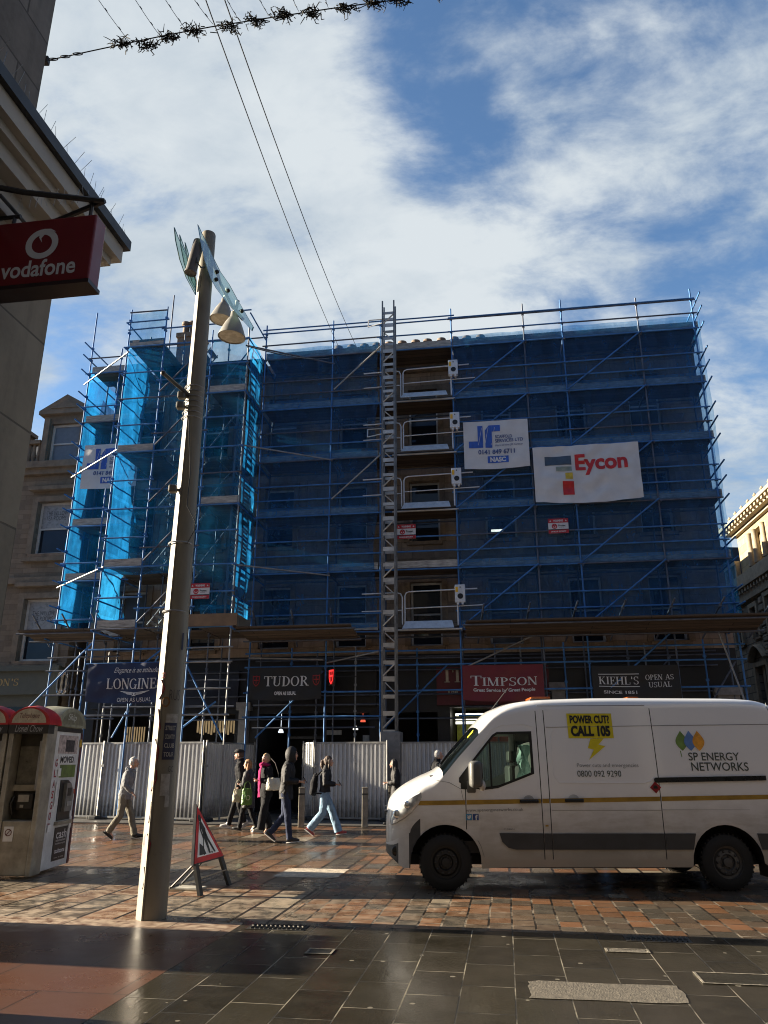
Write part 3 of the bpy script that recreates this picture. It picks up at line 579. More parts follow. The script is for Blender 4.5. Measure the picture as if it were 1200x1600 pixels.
# tie tubes between the projecting tower, the main run and the hoist
for z in (15.0, 11.35, 7.35): tub('tie', (-4.5, -1.62, z+0.05), (-1.75, -0.1, z-0.05), GALV if z < 12 else RUSTY); tub('tie', (-11.2, -0.1, z-0.15), (-8.7, -1.7, z+0.1), mat('bright_tube', (0.33, 0.33, 0.32), 0.4, 0.3))
for z in (13.95, 9.9): tub('tie', (-1.75, -0.1, z), (-0.05, -0.45, z+1.35), mat('bright_tube', (0.33, 0.33, 0.32), 0.4, 0.3))
tub('tie', (-4.3, -0.1, 4.72), (-1.9, -0.1, 4.62), GALV); tub('tie', (-1.9, 0.2, 4.55), (-0.1, -0.4, 4.8), GALV)
# transoms and the tube ends that stick out of both ends
for z in LIFT:
    for u in (-11.1, 10.62):
        for dz in (-0.15, 0.45, 0.95): tub('transom', (u, -0.55, z+dz), (u, 2.6 if u > 0 else 5.2, z+dz), BLUE)
    for u in (-8.85, -4.38): tub('transom', (u, -1.75, z-0.13), (u, 1.3, z-0.13)); tub('transom', (u, -1.7, z+0.85), (u, 0.1, z+0.85))
    for u in MAINF[1:-1]: tub('transom', (u+0.05, -0.15, z-0.13), (u+0.05, 1.4, z-0.13), RUSTY)
# decks: boards, with toe boards on their outer edge
def deck(u0, u1, y0, y1, z, toe=True, side=None):
    o = MB().box(u0, u1, y0, y1, z, z+0.04).build('deck', BOARD, S)
    if toe: MB().box(u0, u1, y0-0.037, y0-0.002, z-0.02, z+0.21).build('toe_board', TOE, o)
for z in LIFT:
    deck(-4.3, -0.2, 0.07, 1.2, z+ashlar_jit(0.02)); deck(-0.15, 2.36, 0.03, 1.2, z, z in (LIFT[1], LIFT[5])); deck(2.42, 6.15, 0.07, 1.2, z+ashlar_jit(0.02)); deck(6.2, 10.6, 0.07, 1.2, z)
    deck(10.62, 11.0, 0.03, 5, z, False) if False else None
    deck(-11.0, -8.85, 0.03, 1.2, z)
for z in (5.55, 7.5, 11.43, 15.4): deck(-8.75, -7.5, -1.57, 1.2, z)
for z in (5.55, 9.45, 13.4): deck(-5.68, -4.46, -1.57, 1.2, z); deck(-7.4, -5.75, -0.4, 1.2, z, False)
for z in (7.5, 11.43): deck(-5.68, -4.46, -0.3, 1.2, z, False); deck(-7.4, -5.75, -0.4, 1.2, z, False)
deck(-8.7, -4.4, 0.0, 1.2, 15.4, False)
# protection fans above the pavement: sloped boards on tilted poles
def fan(u0, u1, y0, z0, y1, z1, step, ml=0.55):
    n = 9; mb = MB()
    for k in range(n):
        a, b = k/n, (k+0.94)/n; j = ashlar_jit(0.06)
        p = [(u0+j, y0+(y1-y0)*t, z0+(z1-z0)*t) for t in (a, b)]; q = [(u1+j, p[0][1], p[0][2]), (u1+j, p[1][1], p[1][2])]
        vs = [p[0], q[0], q[1], p[1]]; vs += [(x, y, z+0.04) for x, y, z in vs]
        mb.add(vs, [(3, 2, 1, 0), (4, 5, 6, 7), (0, 1, 5, 4), (1, 2, 6, 5), (2, 3, 7, 6), (3, 0, 4, 7)])
    mb.build('fan_board', BOARD, S)
    k = u0+0.3
    while k < u1:
        d = Vector((0.12, y1-y0, z1-z0)); p = Vector((k, y0, z0-0.07)); tub('fan_pole', p-d*0.15, p+d*1.0+Vector((0.12, -0.15, ml)), RUSTY, clips=(d.length*1.1,)); k += step
    tub('ledger', (u0-0.1, y1+0.1, z1-0.08), (u1+0.1, y1+0.1, z1-0.08), RUSTY); tub('ledger', (u0-0.1, y0-0.4, z0-0.02), (u1+0.1, y0-0.4, z0-0.02), RUSTY)
fan(2.62, 10.95, -0.05, 5.18, -1.55, 5.45, 1.32)
fan(-4.3, -0.75, -0.05, 5.2, -1.5, 5.45, 1.2)
fan(-11.6, -8.9, -0.05, 5.35, -1.3, 5.55, 1.0)
MB().box(-5.75, -4.2, -1.75, -1.71, 5.48, 5.85).build('toe_board', mat('brown_boards', (0.2, 0.13, 0.075), 0.8, scale=3), S)
# the tangle of tubes under the fans
for k, (u, y) in enumerate(((-3.1, 0.6), (-2.4, 1.22), (-1.0, 0.6), (0.9, 1.22), (3.4, 0.7), (4.2, 1.22), (5.5, 0.6), (7.4, 0.7), (8.0, 1.22), (9.6, 0.6), (-7.9, -0.7), (-6.9, 0.3), (-6.3, -0.8), (-10.4, 0.5), (-9.4, 0.6))):
    tub('standard', (u, y, 0.03), (u, y, 5.1), (BLUE, RUSTY, GALV)[k % 3], clips=(2.4, 3.1, 3.9, 4.6))
for u0, u1, y, z in ((-4.2, -0.3, 0.6, 3.3), (-4.2, -0.5, 0.6, 2.6), (2.5, 6.0, 0.65, 3.2), (6.3, 10.3, 0.65, 3.1), (-8.6, -4.6, -0.75, 3.2), (-8.6, -4.6, 0.3, 4.1), (2.5, 10.2, 0.65, 4.65), (-4.2, 2.2, 0.65, 4.7)): rail(u0, u1, y, z, RUSTY)
for u0, u1, y, z0, z1 in ((-4.1, -2.0, 0.3, 2.3, 4.3), (3.0, 4.8, 0.5, 4.5, 2.6), (7.0, 8.6, 0.5, 2.6, 4.6), (-0.2, 1.9, 0.8, 2.5, 4.5), (-8.5, -7.2, -0.4, 2.3, 4.8), (9.0, 10.4, 0.4, 2.4, 4.4)): tub('brace', (u0, y, z0), (u1, y, z1), BLUE if u0 < 3 else RUSTY)
# zig-zag stair flights inside the projecting bays
for z in LIFT[:-1]:
    for (a, b, y) in ((-7.3, -5.9, -0.9),):
        mb = MB()
        for s in (-0.3, 0.3): mb.tube((a, y+s, z+0.1), (b, y+s, z+1.95), 0.03, 6)
        for k in range(9): f = (k+0.5)/9; mb.cbox((a+(b-a)*f, y, z+0.1+1.85*f), (0.2, 0.6, 0.03))
        mb.build('stair_flight', GALV, S)
for z in (7.5, 9.45, 11.43, 13.4):
    mb = MB()
    for y in (-1.30, -0.78): mb.box(-4.78, -4.72, y-0.03, y+0.03, z-1.95, z+0.95)
    for k in range(11): mb.box(-4.775, -4.725, -1.27, -0.81, z-1.85+k*0.26, z-1.78+k*0.26)
    mb.build('ladder', GALV, S)

# ------------------------------------------------------------------ netting
def net_mat(name, dif, tra, dens, fold=0.12):
    t = NT(name); N, L = t.N, t.L; N.remove(t.b)
    tr = N.new('ShaderNodeBsdfTransparent'); tr.inputs[0].default_value = (0.72, 0.88, 1, 1)
    d = N.new('ShaderNodeBsdfDiffuse'); d.inputs[0].default_value = dif+(1,); l = N.new('ShaderNodeBsdfTranslucent'); l.inputs[0].default_value = tra+(1,)
    m1 = N.new('ShaderNodeMixShader'); m1.inputs[0].default_value = 0.6; L.new(d.outputs[0], m1.inputs[1]); L.new(l.outputs[0], m1.inputs[2])
    n = t.noise(1.3, 6, 0.65, t.coord('obj', (1.6, 1.6, 0.5))); m2 = N.new('ShaderNodeMixShader'); n4 = t.noise(5, 6, 0.7); dn = t.math('ADD', t.rng(n, 0.35, 0.65, dens-fold, dens+fold), t.rng(n4, 0.4, 0.7, -0.05, 0.10))
    zz = t.axis(2); fr_ = t.math('FRACT', t.math('MULTIPLY', zz, 0.5)); lap = t.math('LESS_THAN', fr_, 0.05); dn = t.math('ADD', dn, t.math('MULTIPLY', lap, 0.16), True); L.new(dn, m2.inputs[0])
    L.new(tr.outputs[0], m2.inputs[1]); L.new(m1.outputs[0], m2.inputs[2]); L.new(m2.outputs[0], t.out.inputs[0]); return t.m
NET = net_mat('blue_netting', (0.095, 0.27, 0.60), (0.03, 0.26, 0.56), 0.38); NETC = net_mat('cyan_netting', (0.02, 0.14, 0.32), (0.016, 0.20, 0.46), 0.52, 0.24); NETL = net_mat('thin_netting', (0.02, 0.18, 0.36), (0.02, 0.42, 0.72), 0.28); NETM = net_mat('teal_netting', (0.04, 0.20, 0.42), (0.02, 0.27, 0.55), 0.38)
def net(label, p0, p1, z0, z1, m, edge0=0.0, edge1=0.0, amp=0.05, seg=0.25, group='debris nets on the scaffold'):
    """a hanging sheet between two plan points; edge jitter lets the vertical edges sag"""
    p0, p1 = Vector(p0), Vector(p1); L = (p1-p0).length; nx = max(2, int(L/seg)); nz = max(2, int((z1-z0)/0.3))
    d = (p1-p0).normalized(); nrm = Vector((d.y, -d.x)); vs = []
    sd = random.uniform(0, 50)
    for j in range(nz+1):
        z = z0+(z1-z0)*j/nz; e0 = edge0*noise.noise((sd, z*0.6, 0)); e1 = edge1*abs(noise.noise((sd+9, z*0.55, 0)))*1.8
        for i in range(nx+1):
            s = i/nx; a = s*L + e0*(1-s) - e1*s
            w = amp*(noise.noise((a*1.5+sd, z*0.45, 1.0))+0.5*noise.noise((a*4+sd, z*1.2, 3.0)))
            zz = z + 0.05*noise.noise((a*1.2+sd, z, 7))*(1 if j in (0, nz) else 0.4)
            q = d*a + nrm*w; vs.append((q.x, q.y, zz-z0))
    mb = MB(); mb.add(vs, [(j*(nx+1)+i, j*(nx+1)+i+1, (j+1)*(nx+1)+i+1, (j+1)*(nx+1)+i) for j in range(nz) for i in range(nx)])
    o = mb.build('debris_net', m, None, True); o.location = F(p0.x, p0.y, z0); o.rotation_euler = (0, 0, -AL)
    return tag(o, label, 'netting', group)
net('dark blue net over the facade between the tower and the hoist', (-4.3, 0.01), (-0.2, 0.01), 5.6, 15.75, NET, 0.1, 0.15, 0.014)
net('dark blue net behind the white banners, next to the landing gates', (2.42, 0.01), (6.17, 0.01), 5.6, 15.75, NET, 0.05, 0, 0.014)
net('dark blue net at the right hand end of the facade', (6.2, 0.01), (10.55, 0.01), 5.6, 15.8, NET, 0, 0, 0.014)
net('see-through net down the right corner return of the scaffold', (10.66, 0.0), (10.9, 4.5), 5.7, 15.7, NETL, 0.1, 0.5)
net('sunlit cyan net on the left flank of the tall tower', (-8.78, -1.56), (-8.78, 0.25), 5.9, 15.5, NETC, 0.02, 0.9, 0.14)
net('pale net round the guard rail at the top of the tower', (-8.78, -1.62), (-7.46, -1.62), 15.5, 16.7, NETL)
net('teal net across the front of the projecting tower', (-8.75, -1.53), (-5.75, -1.53), 7.2, 15.3, NETM, 0.0, 0.1)
net('blue net across the front of the ladder bay behind the lamp post', (-5.7, -1.53), (-4.45, -1.53), 6.0, 15.4, NETM, 0.05, 0.05)
net('bright net on the right flank of the ladder bay, barred with shadows', (-4.36, -1.55), (-4.36, -0.06), 5.9, 15.4, NETC, 0.03, 0.1, 0.08)
net('blue net closing the recessed bay at the far left', (-11.05, 0.04), (-8.85, 0.04), 6.0, 15.0, NETM, 0.05, 0.05)
net('cyan net down the far left edge return beside the stone building', (-11.15, 0.05), (-11.15, 5.0), 6.0, 15.6, NETC, 0.05, 0.3, 0.14)
net('loose cyan net heaped at the foot of the ladder bay', (-5.6, -1.35), (-4.5, -1.2), 5.62, 6.2, NETC, 0.1, 0.1, 0.2)

# ------------------------------------------------------------------ hoist and landing gates
ALU = mat('aluminium', (0.55, 0.55, 0.53), 0.35, 0.45, 0.2, 5); WHITE_P = mat('white_powder_coat', (0.62, 0.64, 0.66), 0.4, 0.1, 0.1)
H = thing('hoist_mast', F(0.25, -0.5, 0.03), -AL, 'tall silver ladder-like hoist mast in front of the scaffold', 'hoist')
mb = MB()
for x in (-0.2, 0.2):
    for y in (-0.2, 0.2): mb.box(x-0.024, x+0.024, y-0.024, y+0.024, 0, 16.9)
mb.build('mast', mat('mast_steel', (0.20, 0.20, 0.19), 0.4, 0.4, 0.4, 4), H)
for k in range(33):
    z = 0.35+k*0.5
    mb = MB(); mb.box(-0.175, 0.175, -0.215, -0.205, z, z+(0.13 if k % 2 else 0.10)); mb.box(-0.17, 0.17, 0.205, 0.215, z+0.02, z+0.12); mb.box(-0.215, -0.205, -0.17, 0.17, z, z+0.12)
    if k % 3 == 1: mb.tube((-0.18, -0.2, z+0.15), (0.18, -0.2, z+0.5), 0.025, 6)
    if k % 3 == 0: mb.tube((0.18, 0.2, z+0.15), (-0.18, 0.2, z+0.5), 0.02, 6)
    mb.build('rung_plate', mat('bright_plate', (0.50, 0.48, 0.43), 0.35, 0.4, 0.35, 2), H)
for z in (1.8, 11.9, 16.1):
    mb = MB(); mb.tube((-0.2, -0.1, z), (-0.75, 0.1, z), 0.02, 6); mb.tube((-0.2, 0.15, z+0.3), (-0.75, 0.15, z+0.3), 0.02, 6); mb.tube((-0.75, 0.1, z), (-0.75, 0.15, z+0.3), 0.02, 6); mb.build('tie_bracket', ALU, H)
MB().rbox(-0.25, 0.35, -0.35, 0.3, 0, 2.4, 0.03).build('base_unit', mat('grey_cabinet', (0.2, 0.2, 0.2), 0.5), H)
gate_labels = ['landing gate nearest the pavement, its ramp over the boarded fan', 'third landing gate up the hoist, beside the lower half of the scaffold firm banner', 'second landing gate from the top, level with the scaffold firm banner', 'topmost landing gate of the hoist, close under the chimney pots']
def gate(z, lab, proto=None):
    if proto: g = copy_tree(proto); g.location = F(0.4, -0.12, z); g['label'] = lab; return g
    g = thing('landing_gate', F(0.4, -0.12, z), -AL, lab, 'gate', 'landing gates of the hoist')
    mb = MB()
    mb.path([(0.28, 0, 0.05), (0.28, 0, 0.95), (0.32, 0, 1.04), (0.42, 0, 1.08), (2.55, 0, 1.12)], 0.022, 8); mb.tube((0.28, 0, 0.55), (2.75, 0, 0.6), 0.018, 8); mb.tube((1.93, 0, 0), (1.93, 0, 1.1), 0.025, 8)
    mb.build('gate_frame', WHITE_P, g)
    mb = MB(); mb.path([(0.2, 0, 0.05), (0.2, 0, 0.9), (0.15, 0, 1.02), (0.02, 0, 1.06), (-1.1, 0.05, 1.06)], 0.022, 8); mb.tube((0.2, 0, 0.5), (-1.1, 0.05, 0.5), 0.018, 8); mb.build('side_frame', WHITE_P, g)
    mb = MB(); mb.prism([(0.22, 0.0), (1.82, 0.0), (1.75, 0.26), (0.32, 0.26)], 0.0, 0.03, lambda a, b, h: (a, -0.12-0.2*(0.26-b)/0.26+h, b-0.13)); mb.tube((-0.1, 0.0, -0.12), (2.05, 0, -0.12), 0.03, 6); mb.build('ramp', mat('galvanised_ramp', (0.58, 0.62, 0.66), 0.4, 0.3, 0.15), g)
    mb = MB(); mb.rbox(1.86, 2.18, -0.22, -0.04, 0.66, 1.22, 0.02); mb.cbox((1.95, -0.13, 0.63), (0.06, 0.16, 0.06)); mb.cbox((2.09, -0.13, 0.63), (0.06, 0.16, 0.06)); bx = mb.build('control_box', WHITE_P, g)
    m = MB(); m.lathe([(0.0, 0), (0.085, 0), (0.085, 0.012)], 20, Matrix.Translation((2.03, -0.2205, 0.85)) @ Matrix.Rotation(pi/2, 4, 'X')); m.lathe([(0, 0), (0.02, 0), (0.02, 0.01)], 12, Matrix.Translation((2.03, -0.2205, 1.13)) @ Matrix.Rotation(pi/2, 4, 'X')); m.build('cable_port', mat('port_black', (0.01, 0.01, 0.01), 0.5), bx)
    MB().box(1.88, 1.96, -0.224, -0.2205, 0.98, 1.14).build('warning_sticker', mat('amber_sticker', (0.8, 0.45, 0.02), 0.5), bx)
    return g
g0 = gate(5.6, gate_labels[0])
for z, l in zip((9.47, 11.46, 13.42), gate_labels[1:]): gate(z, l, g0)

# ------------------------------------------------------------------ banners and notices
def banner(name, u0, u1, z0, z1, y, m, label, cat='banner', amp=0.035, tilt=0.0, group=None):
    w, h = u1-u0, z1-z0; sd = random.uniform(0, 90)
    def fm(a, b):
        s, t = a/w, b/h
        q = amp*(noise.noise((a*1.1+sd, b*2.2-a*1.3, 0))+0.5*noise.noise((a*3+b*2+sd, b*3-a*2, 4)))
        sag = -0.05*amp/0.035*sin(pi*s)*(1-t)
        return (a, q-0.02, b+tilt*(s-0.5)*w+sag)
    mb = MB(); nx, nz = max(8, int(w/0.09)), max(6, int(h/0.09))
    mb.add([fm(w*i/nx, h*j/nz) for j in range(nz+1) for i in range(nx+1)], [(j*(nx+1)+i, j*(nx+1)+i+1, (j+1)*(nx+1)+i+1, (j+1)*(nx+1)+i) for j in range(nz) for i in range(nx)])
    o = mb.build(name, m, None, True); o.location = F(u0, y, z0); o.rotation_euler = (0, 0, -AL); tag(o, label, cat, group)
    return o, (lambda a, b: Vector(fm(a*w, b*h))+Vector((0, -0.012, 0))), w, h
def grid_poly(mb, pts, fmap, mi=0):
    if FINE[0]:
        v, f = refine([(a, b, 0) for a, b in pts], [tuple(range(len(pts)))]); mb.add([fmap(a, b) for a, b, c in v], f, mi); return
    mb.add([fmap(a, b) for a, b in pts], [tuple(range(len(pts)))], mi)
WCLOTH = mat('white_banner', (0.60, 0.60, 0.60), 0.6, var=0.08, scale=2); LBLUE = mat('logo_blue', (0.03, 0.10, 0.42), 0.5); TGREY = mat('text_navy', (0.06, 0.09, 0.22), 0.5)
LW = mat('white_letters', (0.62, 0.62, 0.62), 0.5, var=0.05)
def fit(fm, w, h): return lambda a, b: fm(a, b)
FINE[0] = 0.035
def firm_banner(u0, u1, z0, z1, y, label):
    o, fm, w, h = banner('banner', u0, u1, z0, z1, y, WCLOTH, label, group='scaffold firm banners')
    mb = MB(); P = lambda pts: grid_poly(mb, pts, fm)
    def Q(x0, x1, y0, y1): P([(x0, y0), (x1, y0), (x1, y1), (x0, y1)])
    Q(0.08, 0.22, 0.44, 0.58); Q(0.20+0.021, 0.30, 0.44, 0.90); P([(0.335, 0.44), (0.44, 0.44), (0.44, 0.9), (0.395, 0.9), (0.335, 0.8)]); Q(0.441, 0.57, 0.77, 0.9); Q(0.36, 0.68, 0.12, 0.26)
    mb.build('emblem', LBLUE, o)
    mb = MB(); text(mb, 'SCAFFOLD', 0.62, 0.66, 0.26, 0.07, fm, 0, 0.02); text(mb, 'SERVICES LTD', 0.70, 0.575, 0.43, 0.07, fm, 0, 0.02); text(mb, 'Part of the JR Group', 0.70, 0.475, 0.42, 0.05, fm, 0); text(mb, '0141 849 6711', 0.5, 0.35, 0.56, 0.10, fm, 0, 0.03); mb.build('lettering', TGREY, o)
    mb = MB(); f2 = lambda a, b: fm(a, b)+Vector((0, -0.004, 0)); text(mb, 'NASC', 0.52, 0.19, 0.24, 0.10, f2, 0, 0.05)
    for k in range(3): mb.add([f2(*p) for p in ((0.225+k*0.1, 0.5), (0.23+k*0.1, 0.5), (0.29+k*0.1, 0.86), (0.285+k*0.1, 0.86))], [(0, 1, 2, 3)])
    mb.build('lettering', LW, o)
firm_banner(2.69, 4.80, 10.68, 12.34, -0.17, 'white scaffold firm banner with blue emblem, left of the bigger banner with the coloured bars')
firm_banner(-10.85, -8.75, 10.75, 12.4, -0.07, 'white scaffold firm banner at the far left, half behind the cyan net')
o, fm, w, h = banner('banner', 4.90, 8.2, 9.42, 11.28, -0.215, WCLOTH, 'largest white banner, with grey, yellow and red bars and a red name', amp=0.07)
mb = MB(); Q = lambda x0, x1, y0, y1, mi: grid_poly(mb, [(x0, y0), (x1, y0), (x1, y1), (x0, y1)], fm, mi)
Q(0.11, 0.36, 0.66, 0.82, 0); Q(0.21, 0.36, 0.55, 0.63, 1); Q(0.295, 0.365, 0.41, 0.52, 2); Q(0.265, 0.37, 0.14, 0.37, 3)
mb.build('emblem', [mat('bar_slate', (0.05, 0.08, 0.12), 0.5), mat('bar_sage', (0.25, 0.30, 0.26), 0.5), mat('bar_yellow', (0.60, 0.42, 0.03), 0.5), mat('bar_red', (0.50, 0.02, 0.02), 0.5)], o)
mb = MB(); text(mb, 'Eycon', 0.64, 0.65, 0.49, 0.36, fm, 0, 0.035); mb.build('lettering', mat('bar_red', (0.5, 0.02, 0.02), 0.5), o)
# shop banners along the hoarding line
o, fm, w, h = banner('banner', -8.78, -6.0, 3.3, 4.42, -1.75, mat('navy_banner', (0.008, 0.018, 0.065), 0.5, var=0.1), 'navy shop banner with winged hourglass emblem, behind the lamp post', group='shop banners below the scaffold', amp=0.05)
mb = MB(); serif(mb, 'LONGINES', 0.55, 0.48, 0.63, 0.26, fm); text(mb, 'Elegance is an attitude', 0.56, 0.80, 0.5, 0.17, fm, 0, 0.0, 0.4); text(mb, 'OPEN AS USUAL', 0.56, 0.09, 0.38, 0.10, fm, 0, 0.0)
for s in (-1, 1):
    for k in range(3): grid_poly(mb, [(0.56+s*0.02, 0.27-k*0.025), (0.56+s*(0.17-k*0.035), 0.31-k*0.03), (0.56+s*(0.15-k*0.035), 0.285-k*0.03), (0.56+s*0.02, 0.255-k*0.025)], fm)
grid_poly(mb, [(0.535, 0.18), (0.585, 0.18), (0.565, 0.225), (0.585, 0.265), (0.535, 0.265), (0.555, 0.225)], fm)
mb.build('lettering', LW, o)
def shield(mb, cx, cz, w, h, fm, mi=0, t=0.2):
    out = [(-1, 1), (-0.45, 0.9), (0, 1), (0.45, 0.9), (1, 1), (0.95, -0.1), (0.6, -0.65), (0, -1), (-0.6, -0.65), (-0.95, -0.1)]
    P = [(cx+a*w/2, cz+b*h/2) for a, b in out]; I = [(cx+a*w/2*(1-t), cz+b*h/2*(1-t)) for a, b in out]; n = len(P)
    mb.add([fm(*p) for p in P+I], [(i, (i+1) % n, n+(i+1) % n, n+i) for i in range(n)], mi)
    for x0, x1, y0, y1 in ((-0.09, 0.09, -0.6, 0.72), (-0.68, 0.68, 0.05, 0.25)): grid_poly(mb, [(cx+x0*w/2, cz+y0*h/2), (cx+x1*w/2, cz+y0*h/2), (cx+x1*w/2, cz+y1*h/2), (cx+x0*w/2, cz+y1*h/2)], lambda a, b: Vector(fm(a, b))+Vector((0, -0.002, 0)), mi)
o, fm, w, h = banner('banner', -4.24, -1.93, 3.43, 4.40, -0.13, mat('black_banner', (0.012, 0.012, 0.012), 0.5, var=0.2), 'black shop banner with two red shields beside white capitals', group='shop banners below the scaffold')
mb = MB(); serif(mb, 'TUDOR', 0.52, 0.58, 0.62, 0.30, fm); text(mb, 'OPEN AS USUAL', 0.51, 0.22, 0.30, 0.11, fm, 0, 0.05); mb.build('lettering', LW, o)
mb = MB(); shield(mb, 0.10, 0.58, 0.10, 0.34, fm); shield(mb, 0.93, 0.58, 0.10, 0.34, fm); mb.build('emblem', mat('shield_red', (0.30, 0.015, 0.015), 0.5), o)
o, fm, w, h = banner('banner', 2.41, 4.80, 3.34, 4.36, -0.13, mat('crimson_banner', (0.16, 0.012, 0.022), 0.5, var=0.12), 'crimson shop banner with white serif capitals above the van roof', group='shop banners below the scaffold')
mb = MB(); serif(mb, 'TIMPSON', 0.51, 0.56, 0.82, 0.28, fm, small=(1, 2, 3, 4, 5, 6)); text(mb, 'Great Service by Great People', 0.51, 0.29, 0.76, 0.12, fm, 0, 0.03); mb.build('lettering', LW, o)
o, fm, w, h = banner('banner', 6.2, 8.66, 3.30, 4.27, -0.13, mat('black_banner', (0.012, 0.012, 0.012), 0.5), 'black shop banner with underlined white capitals over the van', group='shop banners below the scaffold')
mb = MB(); serif(mb, "KIEHL'S", 0.30, 0.58, 0.46, 0.22, fm); serif(mb, 'OPEN AS', 0.77, 0.66, 0.32, 0.15, fm); serif(mb, 'USUAL', 0.77, 0.45, 0.26, 0.15, fm); text(mb, 'SINCE 1851', 0.31, 0.25, 0.38, 0.09, fm, 0, 0.02)
for z in (0.75, 0.40): grid_poly(mb, [(0.07, z), (0.54, z), (0.54, z+0.022), (0.07, z+0.022)], fm)
mb.build('lettering', LW, o)
FINE[0] = 0.0
def notice(u, y, z, label):
    o = MB().rbox(-0.31, 0.31, 0, 0.012, -0.24, 0.24, 0.004, seg=1).build('warning_notice', WCLOTH); o.location = F(u, y, z); o.rotation_euler = (0, 0, -AL); tag(o, label, 'notice', 'red and white warning notices on the scaffold')
    f1 = lambda a, b: (a, -0.003, b); f2 = lambda a, b: (a, -0.006, b); R = mat('notice_red', (0.42, 0.012, 0.02), 0.5)
    mb = MB(); grid_poly(mb, [(-0.31, 0.10), (0.31, 0.10), (0.31, 0.24), (-0.31, 0.24)], f1); grid_poly(mb, [(-0.31, -0.24), (0.31, -0.24), (0.31, -0.13), (-0.31, -0.13)], f1)
    for p in ring(-0.12, -0.01, 0.085, 0.085, 0, 360, 0.035, 0.035, 18): grid_poly(mb, p, f1)
    grid_poly(mb, [(-0.17, 0.02), (-0.145, 0.04), (-0.12, 0.025), (-0.095, 0.04), (-0.07, 0.02), (-0.12, -0.06)], f1); mb.build('panel', R, o)
    mb = MB(); text(mb, 'WARNING', 0, 0.17, 0.30, 0.07, f2, 0, 0.04); text(mb, '24 HOUR SECURITY', 0, -0.185, 0.46, 0.05, f2, 0, 0.03)
    for s in (-1, 1): grid_poly(mb, [(s*0.24-0.03, 0.145), (s*0.24+0.03, 0.145), (s*0.24, 0.2)], f2)
    mb.build('lettering', WCLOTH, o); mb = MB(); text(mb, 'Protec', 0.11, 0.01, 0.22, 0.06, f2, 0, 0.03); text(mb, 'security', 0.09, -0.05, 0.15, 0.03, f2, 0); grid_poly(mb, [(-0.31, -0.13), (0.31, -0.13), (0.31, -0.105), (-0.31, -0.105)], f1); mb.build('lettering', mat('notice_black', (0.02, 0.02, 0.02), 0.5), o)
notice(0.74, -0.12, 8.66, 'red and white warning notice beside the hoist mast'); notice(5.55, -0.14, 8.63, 'red and white warning notice under the biggest white banner'); notice(-5.42, -1.78, 6.55, 'red and white warning notice on the ladder bay right of the lamp post')
# neon shield on its bracket
o = thing('neon_sign', F(-1.72, 0.35, 4.13), radians(-62), 'small glowing red neon shield beside the black shop banner', 'neon sign')
m = MB(); shield(m, 0, 0, 0.34, 0.46, lambda a, b: (a, -0.02, b), 0, 0.22); m.build('tube', emit('neon_red', (1.0, 0.03, 0.03), 1.2), o); m = MB(); m.rbox(-0.2, 0.2, 0, 0.05, -0.26, 0.26, 0.01); m.tube((0.2, 0.02, 0), (0.6, 0.6, 0), 0.015, 6); m.build('backing', mat('notice_black', (0.02, 0.02, 0.02), 0.5), o)
# ================================================================== NEIGHBOURING BUILDINGS
CAMP = Vector((0, 0, 1.6))
def at(px, py, Y):
    v = vdir(px, py); return CAMP + v*(Y/v.y)
SAND = stone('smooth_sandstone', (0.25, 0.21, 0.15), 'yz', 1.7, 0.85, 0.010, 0.7, 0.5, 0.8); SAND_X = stone('smooth_sandstone_front', (0.25, 0.21, 0.15), 'xz', 1.7, 0.85, 0.006, 0.35, 0.3, 0.8)
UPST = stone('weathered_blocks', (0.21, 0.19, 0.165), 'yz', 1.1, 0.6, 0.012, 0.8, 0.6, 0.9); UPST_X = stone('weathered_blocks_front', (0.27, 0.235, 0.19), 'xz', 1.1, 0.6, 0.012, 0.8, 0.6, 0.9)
CREAM = mat('cream_paint', (0.40, 0.37, 0.315), 0.6, var=0.12, scale=3); LEADB = mat('lead_black', (0.02, 0.02, 0.022), 0.5)
CB = thing('corner_building', (-3.0, 6.0, 0), -AL, 'sandstone corner building with cream cornice at the left edge of the frame', 'building')
mb = MB()
for p in ([(0, -14), (0, 0)], [(0, 0), (-9, 0)]):
    (x0, y0), (x1, y1) = p; mb.add([(x0, y0, 0), (x1, y1, 0), (x1, y1, 6.0), (x0, y0, 6.0)], [(0, 1, 2, 3)], 0 if x0 == x1 else 1)
mb.build('wall', [SAND, SAND_X], CB)
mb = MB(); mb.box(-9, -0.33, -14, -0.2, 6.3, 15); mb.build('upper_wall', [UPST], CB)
def wrap(mb, o, z0, z1): mb.box(-9, o, -14, o, z0, z1)
mb = MB(); wrap(mb, 0.07, 5.62, 5.74); wrap(mb, 0.13, 5.74, 5.98); wrap(mb, 0.26, 5.98, 6.12); wrap(mb, 0.33, 6.12, 6.20); wrap(mb, 0.40, 6.20, 6.36); mb.build('cornice', CREAM, CB)
mb = MB(); wrap(mb, 0.45, 6.363, 6.47); mb.build('gutter', LEADB, CB)
sg = MB().rbox(-0.327, -0.30, -2.6, -0.42, 7.06, 7.36, 0.012, seg=1).build('street_name_plate', mat('plate_white', (0.55, 0.54, 0.5), 0.4, var=0.2), CB)
fx = lambda a, b: (-0.297, a, b)
mb = MB(); serif(mb, 'EXCHANGE', -1.5, 7.21, 1.95, 0.2, fx); mb.build('lettering', mat('plate_black', (0.01, 0.01, 0.01), 0.4), sg)
sp = MB()
for k in range(46):
    y = 0.4-k*0.09; p = Vector((0.42, y, 6.47)); sp.tube(p, p+Vector((ashlar_jit(0.08)+0.03, ashlar_jit(0.03), 0.13)), 0.0018, 4)
sp.build('bird_spikes', mat('spike_steel', (0.35, 0.35, 0.35), 0.3, 0.6), CB)
